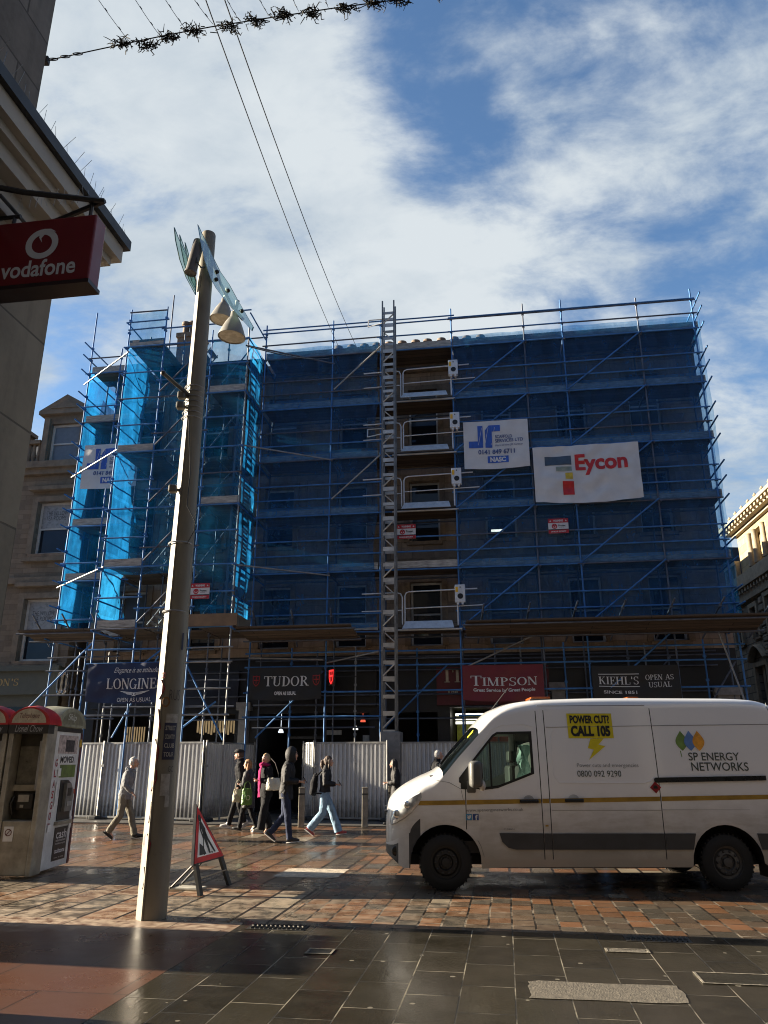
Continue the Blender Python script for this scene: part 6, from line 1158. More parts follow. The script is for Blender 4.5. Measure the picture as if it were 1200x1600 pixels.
def line(parent, pts, r, m=CR): mb = MB(); mb.path([Vector((a, -hw(a, b)-0.001, b)) for a, b in pts], r, 5); return mb.build('swage_line', m, parent, True)
line(SLD, [(2.3, 2.02), (2.26, 1.95), (2.26, 1.42), (2.32, 1.33), (3.45, 1.325), (3.56, 1.35), (3.6, 1.40)], 0.006, EDG); line(SLD, [(2.2, 2.05), (3.65, 2.07)], 0.004); line(VAN, [(3.67, 2.07), (5.35, 2.09)], 0.005); line(VAN, [(5.30, 2.38), (5.42, 1.45), (5.46, 0.6)], 0.005); line(SLD, [(2.2, 0.985), (3.65, 0.985)], 0.003); line(VAN, [(3.67, 0.99), (5.4, 0.99)], 0.003); line(VAN, [(2.1, 2.34), (3.6, 2.345)], 0.004)
line(VAN, [(0.62, 1.37), (0.85, 1.33), (1.0, 1.25), (1.04, 1.05)], 0.003); line(VAN, [(1.02, 1.42), (1.25, 1.77), (1.44, 2.02), (1.6, 2.08), (1.9, 2.09), (2.03, 2.05)], 0.004, EDG); line(VAN, [(1.28, 0.42), (1.24, 0.55), (1.2, 0.62)], 0.004)
for (x, p) in ((1.9, DOOR), (2.50, SLD)):
    m = MB(); z = sz(x); m.rbox(x-0.125, x+0.125, -hw(x, z)-0.05, -hw(x, z)-0.012, z-0.024, z+0.024, 0.012); h_ = m.build('handle', MATS['rail_black'], p); m = MB(); m.prism([(x-0.07*cos(pi*k/12), z+0.02+0.055*sin(pi*k/12)) for k in range(13)], 0.001, 0.003, lambda a, b, q: (a, -hw(a, b)-q, b)); m.build('recess', mat('handle_recess', (0.5, 0.5, 0.5), 0.5), h_)
fl = slab('fuel_flap', PAINT, VAN, [(2.085, 0.74), (2.165, 0.74), (2.165, 0.98), (2.10, 0.98), (2.085, 0.95)], 0.006); MB().box(2.10, 2.14, -1.048, -1.042, 0.785, 0.805).build('sticker', OCH, fl)
# lights, mirror, wipers, grille
HL = mat('headlight_lens', (0.55, 0.58, 0.60), 0.08, 0.3, 0.3, 14, spec=0.8) if False else mat('headlight_lens', (0.52, 0.55, 0.57), 0.1, 0.35, 0.45, 12)
hp = [(0.045, 0.80), (0.055, 0.87), (0.10, 0.97), (0.2, 1.06), (0.34, 1.15), (0.47, 1.215), (0.475, 1.14), (0.43, 1.05), (0.34, 0.95), (0.24, 0.87), (0.13, 0.81), (0.07, 0.785)]
for s in (-1, 1):
    mb = MB(); cx, cz = 0.24, 0.98; rg = []
    for q, h in ((1.0, 0.003), (0.9, 0.022), (0.5, 0.034), (0.02, 0.036)): rg.append([(cx+(a-cx)*q, cz+(b-cz)*q, h) for a, b in hp])
    n = len(hp); mb.add([(a-h*0.5, s*(hw(a, b)+h), b) for r_ in rg for a, b, h in r_], [(i*n+k, i*n+(k+1) % n, (i+1)*n+(k+1) % n, (i+1)*n+k) for i in range(3) for k in range(n)]); h_ = mb.build('headlight', HL, VAN, True)
    for a, b, r_ in ((0.30, 1.05, 0.05), (0.17, 0.93, 0.06)): m = MB(); m.sphere((a-0.02, s*(hw(a, b)+0.025), b), (r_, 0.02, r_), 14, 8); m.build('reflector', mat('reflector_chrome', (0.75, 0.78, 0.8), 0.08, 0.9, 0.1), h_, True)
mb = MB()
for k in range(4): mb.box(-0.01, 0.03, -0.55, 0.55, 0.80+k*0.035, 0.815+k*0.035)
mb.rbox(-0.02, 0.03, -0.62, 0.62, 0.93, 0.96, 0.01); mb.build('grille', PLAS, VAN)
for s in (-1, 1): mb = MB(); mb.sphere((0.12, s*(hw(0.12, 0.48)+0.0), 0.47), (0.045, 0.012, 0.06), 12, 8); mb.build('fog_lamp', mat('lamp_recess', (0.01, 0.01, 0.01), 0.2), VAN, True)
for s in (-1, 1):
    m = MB(); y = s*1.19
    m.rbox(1.10, 1.27, y-0.12, y+0.12, 1.27, 1.61, 0.055, seg=3); m.tube((1.22, s*1.0, 1.33), (1.2, y, 1.33), 0.035, 8); m.rbox(1.08, 1.2, s*1.02-0.03, s*1.02+0.03, 1.20, 1.36, 0.02); mr = m.build('mirror', mat('mirror_grey', (0.10, 0.10, 0.095), 0.4, var=0.12), VAN, 0.6)
    m = MB(); m.sphere((1.265, y+s*0.03, 1.30), (0.045, 0.07, 0.07), 12, 8); m.build('indicator', mat('indicator_lens', (0.55, 0.50, 0.44), 0.2), mr, True); MB().rbox(1.268, 1.274, y-0.10, y+0.10, 1.38, 1.58, 0.002, seg=1).build('mirror_glass', mat('mirror_glass', (0.5, 0.5, 0.5), 0.03, 1.0), mr)
m = MB(); m.tube((1.52, -0.5, 2.31), (1.78, -0.5, 2.62), 0.006, 5); m.build('aerial', BLK, VAN)
for x0, x1 in ((2.13, 2.42), (3.55, 3.72)): m = MB(); m.rbox(x0, x1, -0.35, 0.1, 2.475, 2.508, 0.012); m.build('beacon', mat('amber_lens', (0.24, 0.06, 0.01), 0.2), VAN); m = MB(); m.rbox(x0-0.02, x1+0.02, -0.37, 0.12, 2.44, 2.47, 0.01); m.build('beacon_base', PLAS, VAN)
m = MB(); m.path([(0.72, -0.75, 1.45), (0.78, -0.3, 1.53), (0.80, -0.05, 1.56)], 0.01, 5); m.path([(0.72, 0.1, 1.48), (0.80, 0.5, 1.55)], 0.01, 5); m.rbox(0.6, 0.78, -0.85, 0.85, 1.395, 1.42, 0.01); m.build('wiper', PLAS, VAN)
m = MB(); m.add([(x, y, v_top(x)+0.03*(1-(y/0.9)**2)+0.022) for x, y in ((1.13, -0.82), (1.21, -0.80), (1.235, -0.66), (1.15, -0.68))], [(0, 1, 2, 3)]); m.build('permit_sticker', mat('sticker_lime', (0.6, 0.65, 0.03), 0.5), VAN)
# wheels
for cx in (0.78, 4.47):
    for s in (-1, 1):
        Mx = Matrix.Translation((cx, s*0.905, 0.345)) @ Matrix.Rotation(-s*pi/2, 4, 'X'); m = MB()
        m.lathe([(0.20, 0.10), (0.235, 0.105), (0.30, 0.10), (0.335, 0.075), (0.345, 0.03), (0.345, -0.06), (0.32, -0.10), (0.2, -0.1)], 40, Mx)
        for k in range(36):
            a = 2*pi*k/36; m.cbox((0.343*cos(a), 0.343*sin(a), 0.045), (0.018, 0.028, 0.04), Matrix(Mx))
        w = m.build('wheel', RUB, VAN, 0.6)
        m = MB(); m.lathe([(0.205, 0.10), (0.215, 0.085), (0.20, 0.05), (0.17, 0.045), (0.15, 0.07), (0.10, 0.08), (0.085, 0.05), (0.06, 0.05), (0.055, 0.085), (0, 0.09)], 30, Mx); rimc = mat('rim_dark', (0.03, 0.03, 0.03), 0.5, 0.3) if cx < 2 else mat('rim_grey', (0.10, 0.10, 0.10), 0.4, 0.4); rm = m.build('rim', rimc, w, True)
        m = MB()
        for k in range(10): a = 2*pi*k/10; m.sphere(Mx @ Vector((0.135*cos(a), 0.135*sin(a), 0.073)), 0.018, 8, 5)
        for k in range(5): a = 2*pi*k/5; m.sphere(Mx @ Vector((0.07*cos(a), 0.07*sin(a), 0.06)), 0.014, 6, 4)
        m.build('bolt', mat('bolt_dull', (0.06, 0.058, 0.055), 0.5, 0.4), rm, True)
m = MB()
for c, z, r in ARC:
    for s in (-1, 1):
        n = 14; vs = []
        for k in range(n+1):
            a = pi*k/n; vs += [(c-r*cos(a)*1.0, s*1.02, z+r*sin(a)), (c-r*cos(a), s*0.62, z+r*sin(a))]
        m.add(vs, [(2*k, 2*k+1, 2*k+3, 2*k+2) for k in range(n)]); m.add([(c-r*cos(pi*k/n), s*0.62, z+r*sin(pi*k/n)) for k in range(n+1)], [tuple(range(n+1))])
m.box(0.3, 5.4, -0.78, 0.78, 0.30, 0.42); m.box(1.3, 3.95, -0.97, 0.97, 0.40, 0.45); m.box(4.95, 5.45, -0.97, 0.97, 0.40, 0.45); m.tube((0.78, -0.9, 0.345), (0.78, 0.9, 0.345), 0.05, 8); m.tube((4.47, -0.9, 0.345), (4.47, 0.9, 0.345), 0.06, 8); m.box(1.4, 3.9, -0.5, 0.5, 0.22, 0.3); m.build('underbody', mat('underbody_black', (0.012, 0.012, 0.012), 0.8), VAN)
m = MB(); m.rbox(4.98, 5.04, -0.98, -0.72, 0.16, 0.55, 0.01); m.build('mud_flap', RUB, VAN)
# cab
CABD = mat('cab_dark', (0.02, 0.02, 0.022), 0.6); m = MB(); m.rbox(0.72, 1.05, -0.88, 0.88, 0.95, 1.36, 0.05); m.build('dashboard', CABD, VAN); MB().box(2.08, 2.11, -0.93, 0.93, 0.45, 2.3).build('bulkhead', mat('bulkhead_grey', (0.06, 0.06, 0.06), 0.6), VAN); MB().box(1.0, 2.08, -0.93, 0.93, 0.45, 0.6).build('cab_floor', CABD, VAN)
for y in (-0.5, 0.5): m = MB(); m.rbox(1.45, 1.95, y-0.25, y+0.25, 0.8, 0.98, 0.05); m.rbox(1.85, 2.0, y-0.24, y+0.24, 0.9, 1.55, 0.05); m.rbox(1.87, 1.98, y-0.13, y+0.13, 1.58, 1.76, 0.04); m.build('seat', CABD, VAN)
m = MB(); m.path([Vector((1.18-0.12*sin(2*pi*k/24), 0.5+0.21*cos(2*pi*k/24), 1.32+0.17*sin(2*pi*k/24))) for k in range(25)], 0.016, 6, cap=False); m.tube((1.18, 0.5, 1.32), (0.95, 0.5, 1.2), 0.03, 6); m.build('steering_wheel', CABD, VAN)
m = MB(); nx_ = 6; 
m.add([(1.80+0.16*i/nx_+0.03*j/10-0.02*sin(j*1.3+i), -0.80-0.02*sin(i*2.1+j*0.7), 1.32+0.5*j/10) for j in range(11) for i in range(nx_+1)], [(j*7+i, j*7+i+1, (j+1)*7+i+1, (j+1)*7+i) for j in range(10) for i in range(nx_)]); jk = m.build('work_jacket', mat('cyan_jacket', (0.30, 0.42, 0.42), 0.6, var=0.25), None, True); jk.location = (0.03, 11.955, 0); tag(jk, 'pale cyan work jacket hanging behind the van side window', 'jacket')
# markings
DK = mat('marking_dark', (0.06, 0.075, 0.06), 0.5); INK = mat('marking_black', (0.012, 0.012, 0.012), 0.5); YEL = mat('sticker_bright_yellow', (0.72, 0.60, 0.01), 0.5, var=0.08)
f4, f7 = vm(0.005), vm(0.009)
m = MB(); m.poly([(2.50, 2.235), (3.12, 2.235), (3.12, 1.905), (2.50, 1.905)], f4); m.poly([(2.80, 1.90), (2.98, 1.90), (2.90, 1.82), (2.99, 1.80), (2.75, 1.62), (2.83, 1.755), (2.75, 1.775)], f4); pc = m.build('sticker', YEL, SLD); m = MB(); text(m, 'POWER CUT?', 2.81, 2.155, 0.545, 0.11, f7, 0, 0.045); text(m, 'CALL 105', 2.81, 2.0, 0.54, 0.145, f7, 0, 0.055); m.build('lettering', INK, pc)
m = MB(); text(m, 'Power cuts and emergencies', 2.995, 1.545, 0.83, 0.065, f4, 0, -0.005); m.build('lettering', mat('marking_grey', (0.22, 0.22, 0.21), 0.5), SLD); m = MB(); text(m, '0800 092 9290', 2.87, 1.445, 0.59, 0.078, f4, 0, 0.0); m.build('lettering', DK, SLD)
m = MB(); text(m, 'www.spenergynetworks.co.uk', 1.44, 0.985, 0.76, 0.05, f4, 0, 0.0, 0, 0.017); text(m, 'T 09001', 1.62, 0.75, 0.14, 0.022, f4, 0, 0.02); m.build('lettering', mat('marking_grey', (0.22, 0.22, 0.21), 0.5), DOOR)
for x, c, s in ((1.095, (0.05, 0.28, 0.55), 't'), (1.185, (0.03, 0.07, 0.25), 'f')):
    m = MB(); m.poly([(x-0.038, 0.862), (x+0.038, 0.862), (x+0.038, 0.938), (x-0.038, 0.938)], f4); ic = m.build('social_icon', mat('icon_'+s, c, 0.5), DOOR); m = MB()
    if s == 'f': text(m, 'f', x+0.008, 0.897, 0.034, 0.066, f7, 0, 0.05)
    else: m.poly([(x-0.028, 0.875), (x+0.005, 0.873), (x+0.024, 0.895), (x+0.03, 0.922), (x+0.012, 0.93), (x+0.002, 0.915), (x-0.026, 0.928), (x-0.018, 0.905), (x-0.026, 0.895), (x-0.012, 0.885)], f7)
    m.build('symbol', LW, ic)
m = MB(); text(m, 'SP ENERGY', 4.45, 1.665, 0.69, 0.105, f4, 0, 0.008); text(m, 'NETWORKS', 4.51, 1.535, 0.77, 0.11, f4, 0, 0.008); m.build('lettering', DK, VAN)
def leaf(cx, cz, w, h, cut=1.0): return [(cx+w/2*sin(pi*k/10)*(1-0.45*(k/10)**1.5)*(1 if True else 0), cz-h*0.42+h*(k/10)) for k in range(11)]+[(cx-w/2*sin(pi*k/10)*(1-0.45*(k/10)**1.5)*cut, cz-h*0.42+h*(k/10)) for k in range(9, 0, -1)]
for cx, cc, nm, o_ in ((4.04, (0.16, 0.27, 0.06), 'logo_green', 0.004), (4.155, (0.12, 0.25, 0.58), 'logo_blue_leaf', 0.006), (4.27, (0.75, 0.33, 0.03), 'logo_orange', 0.008)):
    m = MB(); m.poly(leaf(cx, 1.85, 0.19, 0.265), vm(o_))
    if nm == 'logo_green': m.poly([(4.0, 1.74), (4.012, 1.74), (4.02, 1.66), (4.01, 1.66)], vm(0.004))
    m.build('emblem', mat(nm, cc, 0.5, var=0.3, scale=9), VAN)
m = MB(); m.poly([(3.53, 1.27), (3.605, 1.195), (3.68, 1.27), (3.605, 1.345)], f7); dm_ = m.build('hazard_diamond', mat('hazard_red', (0.33, 0.01, 0.02), 0.5), VAN); m = MB(); m.poly([(3.575, 1.255), (3.635, 1.255), (3.625, 1.30), (3.61, 1.285), (3.60, 1.32), (3.59, 1.285), (3.58, 1.295)], vm(0.012)); m.build('symbol', INK, dm_)
# ================================================================== PEOPLE AND WHAT THEY CARRY
SKIN = mat('skin', (0.50, 0.29, 0.205), 0.5, var=0.12, scale=14)
def bake(mb, voxel, smooth=3, wr=0.0, ws=11.0):
    me = mb.mesh('tmp', SKIN); o = bpy.data.objects.new('tmp', me); COL.objects.link(o)
    r = o.modifiers.new('r', 'REMESH'); r.mode = 'VOXEL'; r.voxel_size = voxel
    s = o.modifiers.new('s', 'SMOOTH'); s.iterations = smooth; s.factor = 0.5
    dg = bpy.context.evaluated_depsgraph_get(); dg.update(); ev = o.evaluated_get(dg); m2 = ev.to_mesh()
    vs = [v.co.copy() for v in m2.vertices]; ns = [v.normal.copy() for v in m2.vertices]; fs = [tuple(p.vertices) for p in m2.polygons]; ev.to_mesh_clear(); bpy.data.objects.remove(o); bpy.data.meshes.remove(me)
    if wr: vs = [v+n*wr*(noise.noise(Vector((v.x*ws, v.y*ws, v.z*ws*0.55)))+0.5*noise.noise(v*ws*2.3)) for v, n in zip(vs, ns)]
    out = MB(); out.add(vs, fs); return out
def head_mb(c, yaw, hs=1.0):
    """face towards local +x turned by yaw"""
    R_ = Matrix.Translation(c) @ Matrix.Rotation(yaw, 4, 'Z') @ Matrix.Scale(hs, 4); m = MB(); n, k = 20, 16; vs = []
    for i in range(k+1):
        t = pi*i/k
        for j in range(n):
            a = 2*pi*j/n; x, y, z = 0.097*sin(t)*cos(a), 0.077*sin(t)*sin(a), 0.117*cos(t)
            if z < 0: q = -z/0.117; y *= 1-0.32*q; x = x*(1-0.25*q)+0.018*q
            if x > 0.06 and -0.02 < z < 0.02: x -= 0.006
            if x < 0: x *= 1.06
            vs.append(R_ @ Vector((x, y, z)))
    m.add(vs, [(i*n+j, (i+1)*n+j, (i+1)*n+(j+1) % n, i*n+(j+1) % n) for i in range(k) for j in range(n)])
    m.path([R_ @ Vector(p) for p in ((0.085, 0, 0.012), (0.108, 0, -0.018), (0.118, 0, -0.034), (0.095, 0, -0.042))], [0.010, 0.013, 0.016, 0.011], 8); m.sphere(R_ @ Vector((0.088, 0, -0.098)), (0.020*hs, 0.024*hs, 0.018*hs), 8, 6); m.sphere(R_ @ Vector((0.094, 0, -0.064)), (0.012*hs, 0.024*hs, 0.010*hs), 8, 6)
    m.path([R_ @ Vector(p) for p in ((0.08, -0.045, 0.022), (0.093, -0.02, 0.025), (0.093, 0.02, 0.025), (0.08, 0.045, 0.022))], 0.009, 6)
    for s in (-1, 1): m.sphere(R_ @ Vector((-0.005, s*0.08, -0.01)), (0.018*hs, 0.010*hs, 0.032*hs), 8, 6)
    return m, R_
def hand_mb(m, w, d, side, curl=0.7):
    """palm, four unequal fingers and a thumb from the side of the palm"""
    w = Vector(w); d = Vector(d).normalized(); u = Vector((0, 1, 0))*side; nrm = d.cross(u)
    if nrm.length < 0.1: u = Vector((0, 0, 1)); nrm = d.cross(u)
    nrm.normalize(); u = nrm.cross(d).normalized()
    m.path([w, w+d*0.03, w+d*0.085], [(0.026, 0.02), (0.038, 0.018), (0.038, 0.014)], 10)
    for k, l in enumerate((0.066, 0.076, 0.07, 0.056)):
        b = w+d*0.082+u*(0.027-0.018*k); p1 = b+(d*cos(curl*0.5)+nrm*sin(curl*0.5))*l*0.45; p2 = p1+(d*cos(curl*1.3)+nrm*sin(curl*1.3))*l*0.32; p3 = p2+(d*cos(curl*1.9)+nrm*sin(curl*1.9))*l*0.25
        m.path([b, p1, p2, p3], [0.0095, 0.009, 0.0085, 0.007], 7)
    b = w+d*0.03+u*0.036; m.path([b, b+d*0.03+u*0.022+nrm*0.01, b+d*0.062+u*0.026+nrm*0.022], [0.013, 0.011, 0.008], 7)
def person(label, pos, rz, Ht, legs, arms, jacket, trousers, shoe, hair, yaw=0.0, lean=0.03, hem=0.80, flare=0.0, loose=0.0, hairstyle='short', fem=False, collar=None, hood_down=None, sleeve=0.0, sunk=0.0):
    s = Ht/1.76; p = thing('person', (pos[0], pos[1], 0.002), rz, label, 'person'); p.scale = (s, s, s)
    wS, wH = (0.165, 0.16) if fem else (0.19, 0.155)
    def spine(z): t = max(0, min(1, (z-0.92)/0.6)); return lean*t*t*0.9+lean*0.3*t
    def tor(m, off, z0, fl=0.0):
        Z = [z0] if z0 < 0.86 else []
        Z += [z for z in (0.86, 0.95, 1.06, 1.2, 1.33, 1.41, 1.46, 1.505) if z >= z0]; pts = []; R = []
        for z in Z:
            t = [(0.5, 0.13, 0.17), (0.86, 0.115, wH), (0.95, 0.118, wH+0.008), (1.06, 0.098, wH-0.018), (1.2, 0.112, wS-0.025), (1.33, 0.118, wS-0.01), (1.41, 0.095, wS-0.025), (1.46, 0.072, 0.10), (1.505, 0.05, 0.055)]
            for a, b in zip(t, t[1:]):
                if a[0] <= z <= b[0]: f = (z-a[0])/(b[0]-a[0]); rx, ry = a[1]+(b[1]-a[1])*f, a[2]+(b[2]-a[2])*f
            e = fl*max(0, (0.95-z)/0.4); pts.append((spine(z), 0, z)); R.append((ry+off+e, rx+off+e))
        m.path(pts, R, 20)
    HC = Vector((spine(1.5)+0.035, 0, 1.635)); L = {}
    for sd, (kn, an, toe) in zip((1, -1), legs): L[sd] = [Vector((0, sd*0.088, 0.90)), Vector((kn[0], sd*kn[1] if len(kn) > 2 else sd*0.095, kn[-1])), Vector((an[0], sd*0.09, an[1])), toe]
    A = {}
    for sd, (el, wr) in zip((1, -1), arms): A[sd] = [Vector((spine(1.41), sd*(wS-0.01), 1.41)), Vector(el), Vector(wr)]
    # body
    b = MB(); tor(b, -0.012, 0.86); hm, HR = head_mb(HC, yaw); b.add(hm.v, hm.f); b.path([(spine(1.42), 0, 1.42), (spine(1.5)+0.015, 0, 1.53), HC+Vector((-0.01, 0, -0.05))], [0.062, 0.052, 0.055], 14)
    for sd in (1, -1):
        h_, k_, a_, toe = L[sd]; b.path([h_+Vector((0, 0, 0.04)), h_, h_.lerp(k_, 0.5), k_, k_.lerp(a_, 0.35), a_], [0.07, 0.08, 0.072, 0.052, 0.055, 0.036], 14)
        b.path([a_+Vector((-0.03, 0, -0.02)), a_+Vector((0.05, 0, -0.05)), a_+Vector((0.15*cos(toe), 0, -0.06+0.15*sin(toe)))], [0.036, 0.036, 0.026], 10)
        s_, e_, w_ = A[sd]; b.path([s_+Vector((0, -sd*0.05, 0)), s_, s_.lerp(e_, 0.5), e_, e_.lerp(w_, 0.4), w_], [0.045, 0.052, 0.043, 0.036, 0.036, 0.025], 12); hand_mb(b, w_, (w_-e_), sd)
    b = bake(b, 0.0085, 2); n0 = len(b.f)
    for sd in (-1, 1):
        b.sphere(HR @ Vector((0.088, sd*0.031, 0.006)), (0.010, 0.013, 0.006), 8, 6, 1); b.sphere(HR @ Vector((0.096, sd*0.031, 0.005)), (0.004, 0.006, 0.005), 6, 5, 2); b.path([HR @ Vector((0.088, sd*0.05, 0.028)), HR @ Vector((0.10, sd*0.03, 0.033)), HR @ Vector((0.10, sd*0.012, 0.03))], 0.005, 5, 2)
    b.path([HR @ Vector((0.093, -0.024, -0.066)), HR @ Vector((0.106, 0, -0.064)), HR @ Vector((0.093, 0.024, -0.066))], 0.0045, 5, 3)
    b.build('body', [SKIN, mat('eye_white', (0.6, 0.58, 0.55), 0.3), mat('eye_dark', (0.03, 0.02, 0.015), 0.3), mat('lips', (0.32, 0.11, 0.09), 0.5)], p, True)
    # trousers
    t = MB(); t.path([(0, 0, 1.02), (0, 0, 0.93), (0, 0, 0.86)], [(wH-0.005, 0.108), (wH+0.005, 0.118), (wH-0.01, 0.11)], 18)
    for sd in (1, -1):
        h_, k_, a_, toe = L[sd]; bt = a_+Vector((0.0, 0, -0.03)); t.path([h_+Vector((0, 0, 0.04)), h_, h_.lerp(k_, 0.5), k_, k_.lerp(bt, 0.5), bt], [0.085, 0.096, 0.085+loose*0.3, 0.067+loose*0.7, 0.062+loose, 0.058+loose*1.15], 16)
    bake(t, 0.012, 3, 0.010, 12).build('trousers', trousers, p, True)
    # jacket or coat
    j = MB(); tor(j, 0.022, hem, flare)
    for sd in (1, -1):
        s_, e_, w_ = A[sd]; w2 = e_.lerp(w_, 0.93); j.path([s_+Vector((0, -sd*0.07, 0.01)), s_, s_.lerp(e_, 0.5), e_, e_.lerp(w2, 0.5), w2], [0.06, 0.072+sleeve, 0.064+sleeve, 0.058+sleeve, 0.052+sleeve, 0.045+sleeve*0.6], 14)
    if collar: j.path([(spine(1.44), 0, 1.44), (spine(1.5)+0.005, 0, 1.50), (spine(1.5)+0.01, 0, 1.55)], [(0.11, 0.09), (0.085, 0.078), (0.082, 0.078)], 16)
    jk = bake(j, 0.012, 3, 0.014, 10).build('jacket' if hem > 0.7 else 'coat', jacket, p, True)
    if hood_down: m = MB(); m.sphere((spine(1.5)-0.085, 0, 1.485), (0.06, 0.125, 0.065), 14, 10); m.path([(spine(1.5)-0.06, -0.11, 1.49), (spine(1.5)+0.02, -0.10, 1.47), (spine(1.5)+0.075, -0.03, 1.42)], 0.035, 8); m.path([(spine(1.5)-0.06, 0.11, 1.49), (spine(1.5)+0.02, 0.10, 1.47), (spine(1.5)+0.075, 0.03, 1.42)], 0.035, 8); bake(m, 0.012, 3, 0.01, 14).build('hood', hood_down, jk, True)
    # shoes
    for sd in (1, -1):
        a_, toe = L[sd][2], L[sd][3]; m = MB(); d = Vector((cos(toe), 0, sin(toe))); up = Vector((-sin(toe), 0, cos(toe))); o_ = a_-up*0.055
        m.path([o_-d*0.055+up*0.02, o_-d*0.02+up*0.025, o_+d*0.06+up*0.015, o_+d*0.13, o_+d*0.185-up*0.005], [(0.036, 0.042), (0.042, 0.05), (0.044, 0.042), (0.047, 0.034), (0.032, 0.024)], 14); m.path([a_+up*0.04, o_+up*0.02], [0.05, 0.048], 12); sh = bake(m, 0.011, 2).build('shoe', shoe[0], p, True)
        m = MB(); m.path([o_-d*0.07-up*0.028, o_+d*0.06-up*0.03, o_+d*0.19-up*0.03], [(0.042, 0.014), (0.05, 0.014), (0.038, 0.012)], 12); m.build('sole', shoe[1], sh, True)
    # hair / hats
    def shell(k, cut, zmin, m=None, drop=0.0):
        m = m or MB(); n, q = 22, 18; vs = []; ok = []
        for i in range(q+1):
            t_ = pi*i/q
            for jx in range(n):
                a = 2*pi*jx/n; x, y, z = 0.103*k*sin(t_)*cos(a)-0.006, 0.083*k*sin(t_)*sin(a), 0.123*k*cos(t_)
                face = x > cut-0.35*max(0, z-0.03) and z < 0.065
                if face: x, y, z = x*0.80, y*0.86, z*0.85
                if z < zmin: x, y = x*0.86, y*0.86; z = max(z, zmin-0.015)
                vs.append(HR @ Vector((x, y, z)))
        m.add(vs, [(i*n+jx, (i+1)*n+jx, (i+1)*n+(jx+1) % n, i*n+(jx+1) % n) for i in range(q) for jx in range(n)]); return m
    if hairstyle in ('short', 'bob', 'long', 'ponytail'):
        m = shell(1.04 if hairstyle == 'short' else 1.10, 0.035 if hairstyle == 'short' else 0.045, -0.05 if hairstyle == 'short' else -0.095)
        if hairstyle in ('bob', 'long'):
            e = 0.16 if hairstyle == 'bob' else 0.34
            for y in (-0.062, -0.03, 0.0, 0.03, 0.062): m.path([HR @ Vector((-0.05-0.02*(1-abs(y)/0.06), y, 0.02)), HR @ Vector((-0.075+abs(y)*0.6, y*1.25, -0.09)), HR @ Vector((-0.075+abs(y)*0.6, y*1.3, -0.02-e*0.7)), HR @ Vector((-0.08+abs(y)*0.7, y*1.2, -e))], [0.04, 0.042, 0.036, 0.018], 9)
            for y in (-0.082, 0.082): m.path([HR @ Vector((0.02, y*0.8, 0.07)), HR @ Vector((0.025, y, 0.0)), HR @ Vector((0.015, y*1.02, -e*0.7))], [0.022, 0.024, 0.014], 8)
        if hairstyle == 'ponytail': m.path([HR @ Vector(q) for q in ((-0.09, 0, 0.03), (-0.145, 0, 0.01), (-0.16, 0, -0.08), (-0.14, 0, -0.19))], [0.03, 0.04, 0.042, 0.015], 10); m.path([HR @ Vector(q) for q in ((0.03, -0.07, 0.06), (0.03, -0.085, -0.03), (0.0, -0.085, -0.19))], [0.02, 0.024, 0.012], 8)
        bake(m, 0.009, 2, 0.008, 30).build('hair', hair, p, True)
    if hairstyle == 'cap':
        m = shell(1.04, 0.02, -0.05); bake(m, 0.009, 2, 0.005, 30).build('hair', hair, p, True)
        m = MB(); m.path([HR @ Vector((0, 0, 0.045)), HR @ Vector((0.0, 0, 0.085)), HR @ Vector((-0.005, 0, 0.125))], [(0.094, 0.114), (0.10, 0.122), (0.06, 0.075)], 20); m.path([HR @ Vector((0.08, 0, 0.07)), HR @ Vector((0.13, 0, 0.055)), HR @ Vector((0.155, 0, 0.045))], [(0.07, 0.014), (0.06, 0.011), (0.03, 0.008)], 12); bake(m, 0.009, 2).build('flat_cap', mat('cap_wool', (0.012, 0.012, 0.013), 0.9), p, True)
    if hairstyle == 'hood':
        m = MB(); n, q = 24, 16; vs = []
        for i in range(q+1):
            t_ = 0.62+(pi-0.62)*i/q     # open towards +x
            for jx in range(n):
                a = 2*pi*jx/n; r_ = sin(t_); vs.append(HR @ Vector((0.125*cos(t_)-0.012, 0.112*r_*sin(a)*(1.1 if cos(a) < 0 else 1), 0.155*r_*cos(a)*(1.0 if cos(a) > 0 else 1.25)+0.0)))
        m.add(vs, [(i*n+jx, (i+1)*n+jx, (i+1)*n+(jx+1) % n, i*n+(jx+1) % n) for i in range(q) for jx in range(n)]); o = m.build('hood', jacket, jk, True); so_ = o.modifiers.new('thickness', 'SOLIDIFY'); so_.thickness = 0.014
        m = shell(1.03, 0.02, -0.05); bake(m, 0.009, 2).build('hair', hair, p, True)
    return p, HR, A, spine
def cloth(name, c, rough=0.9, var=0.3): return mat(name, c, rough, 0.0, var, 9, bump=0.35, bscale=220, Specular_IOR_Level=0.2)
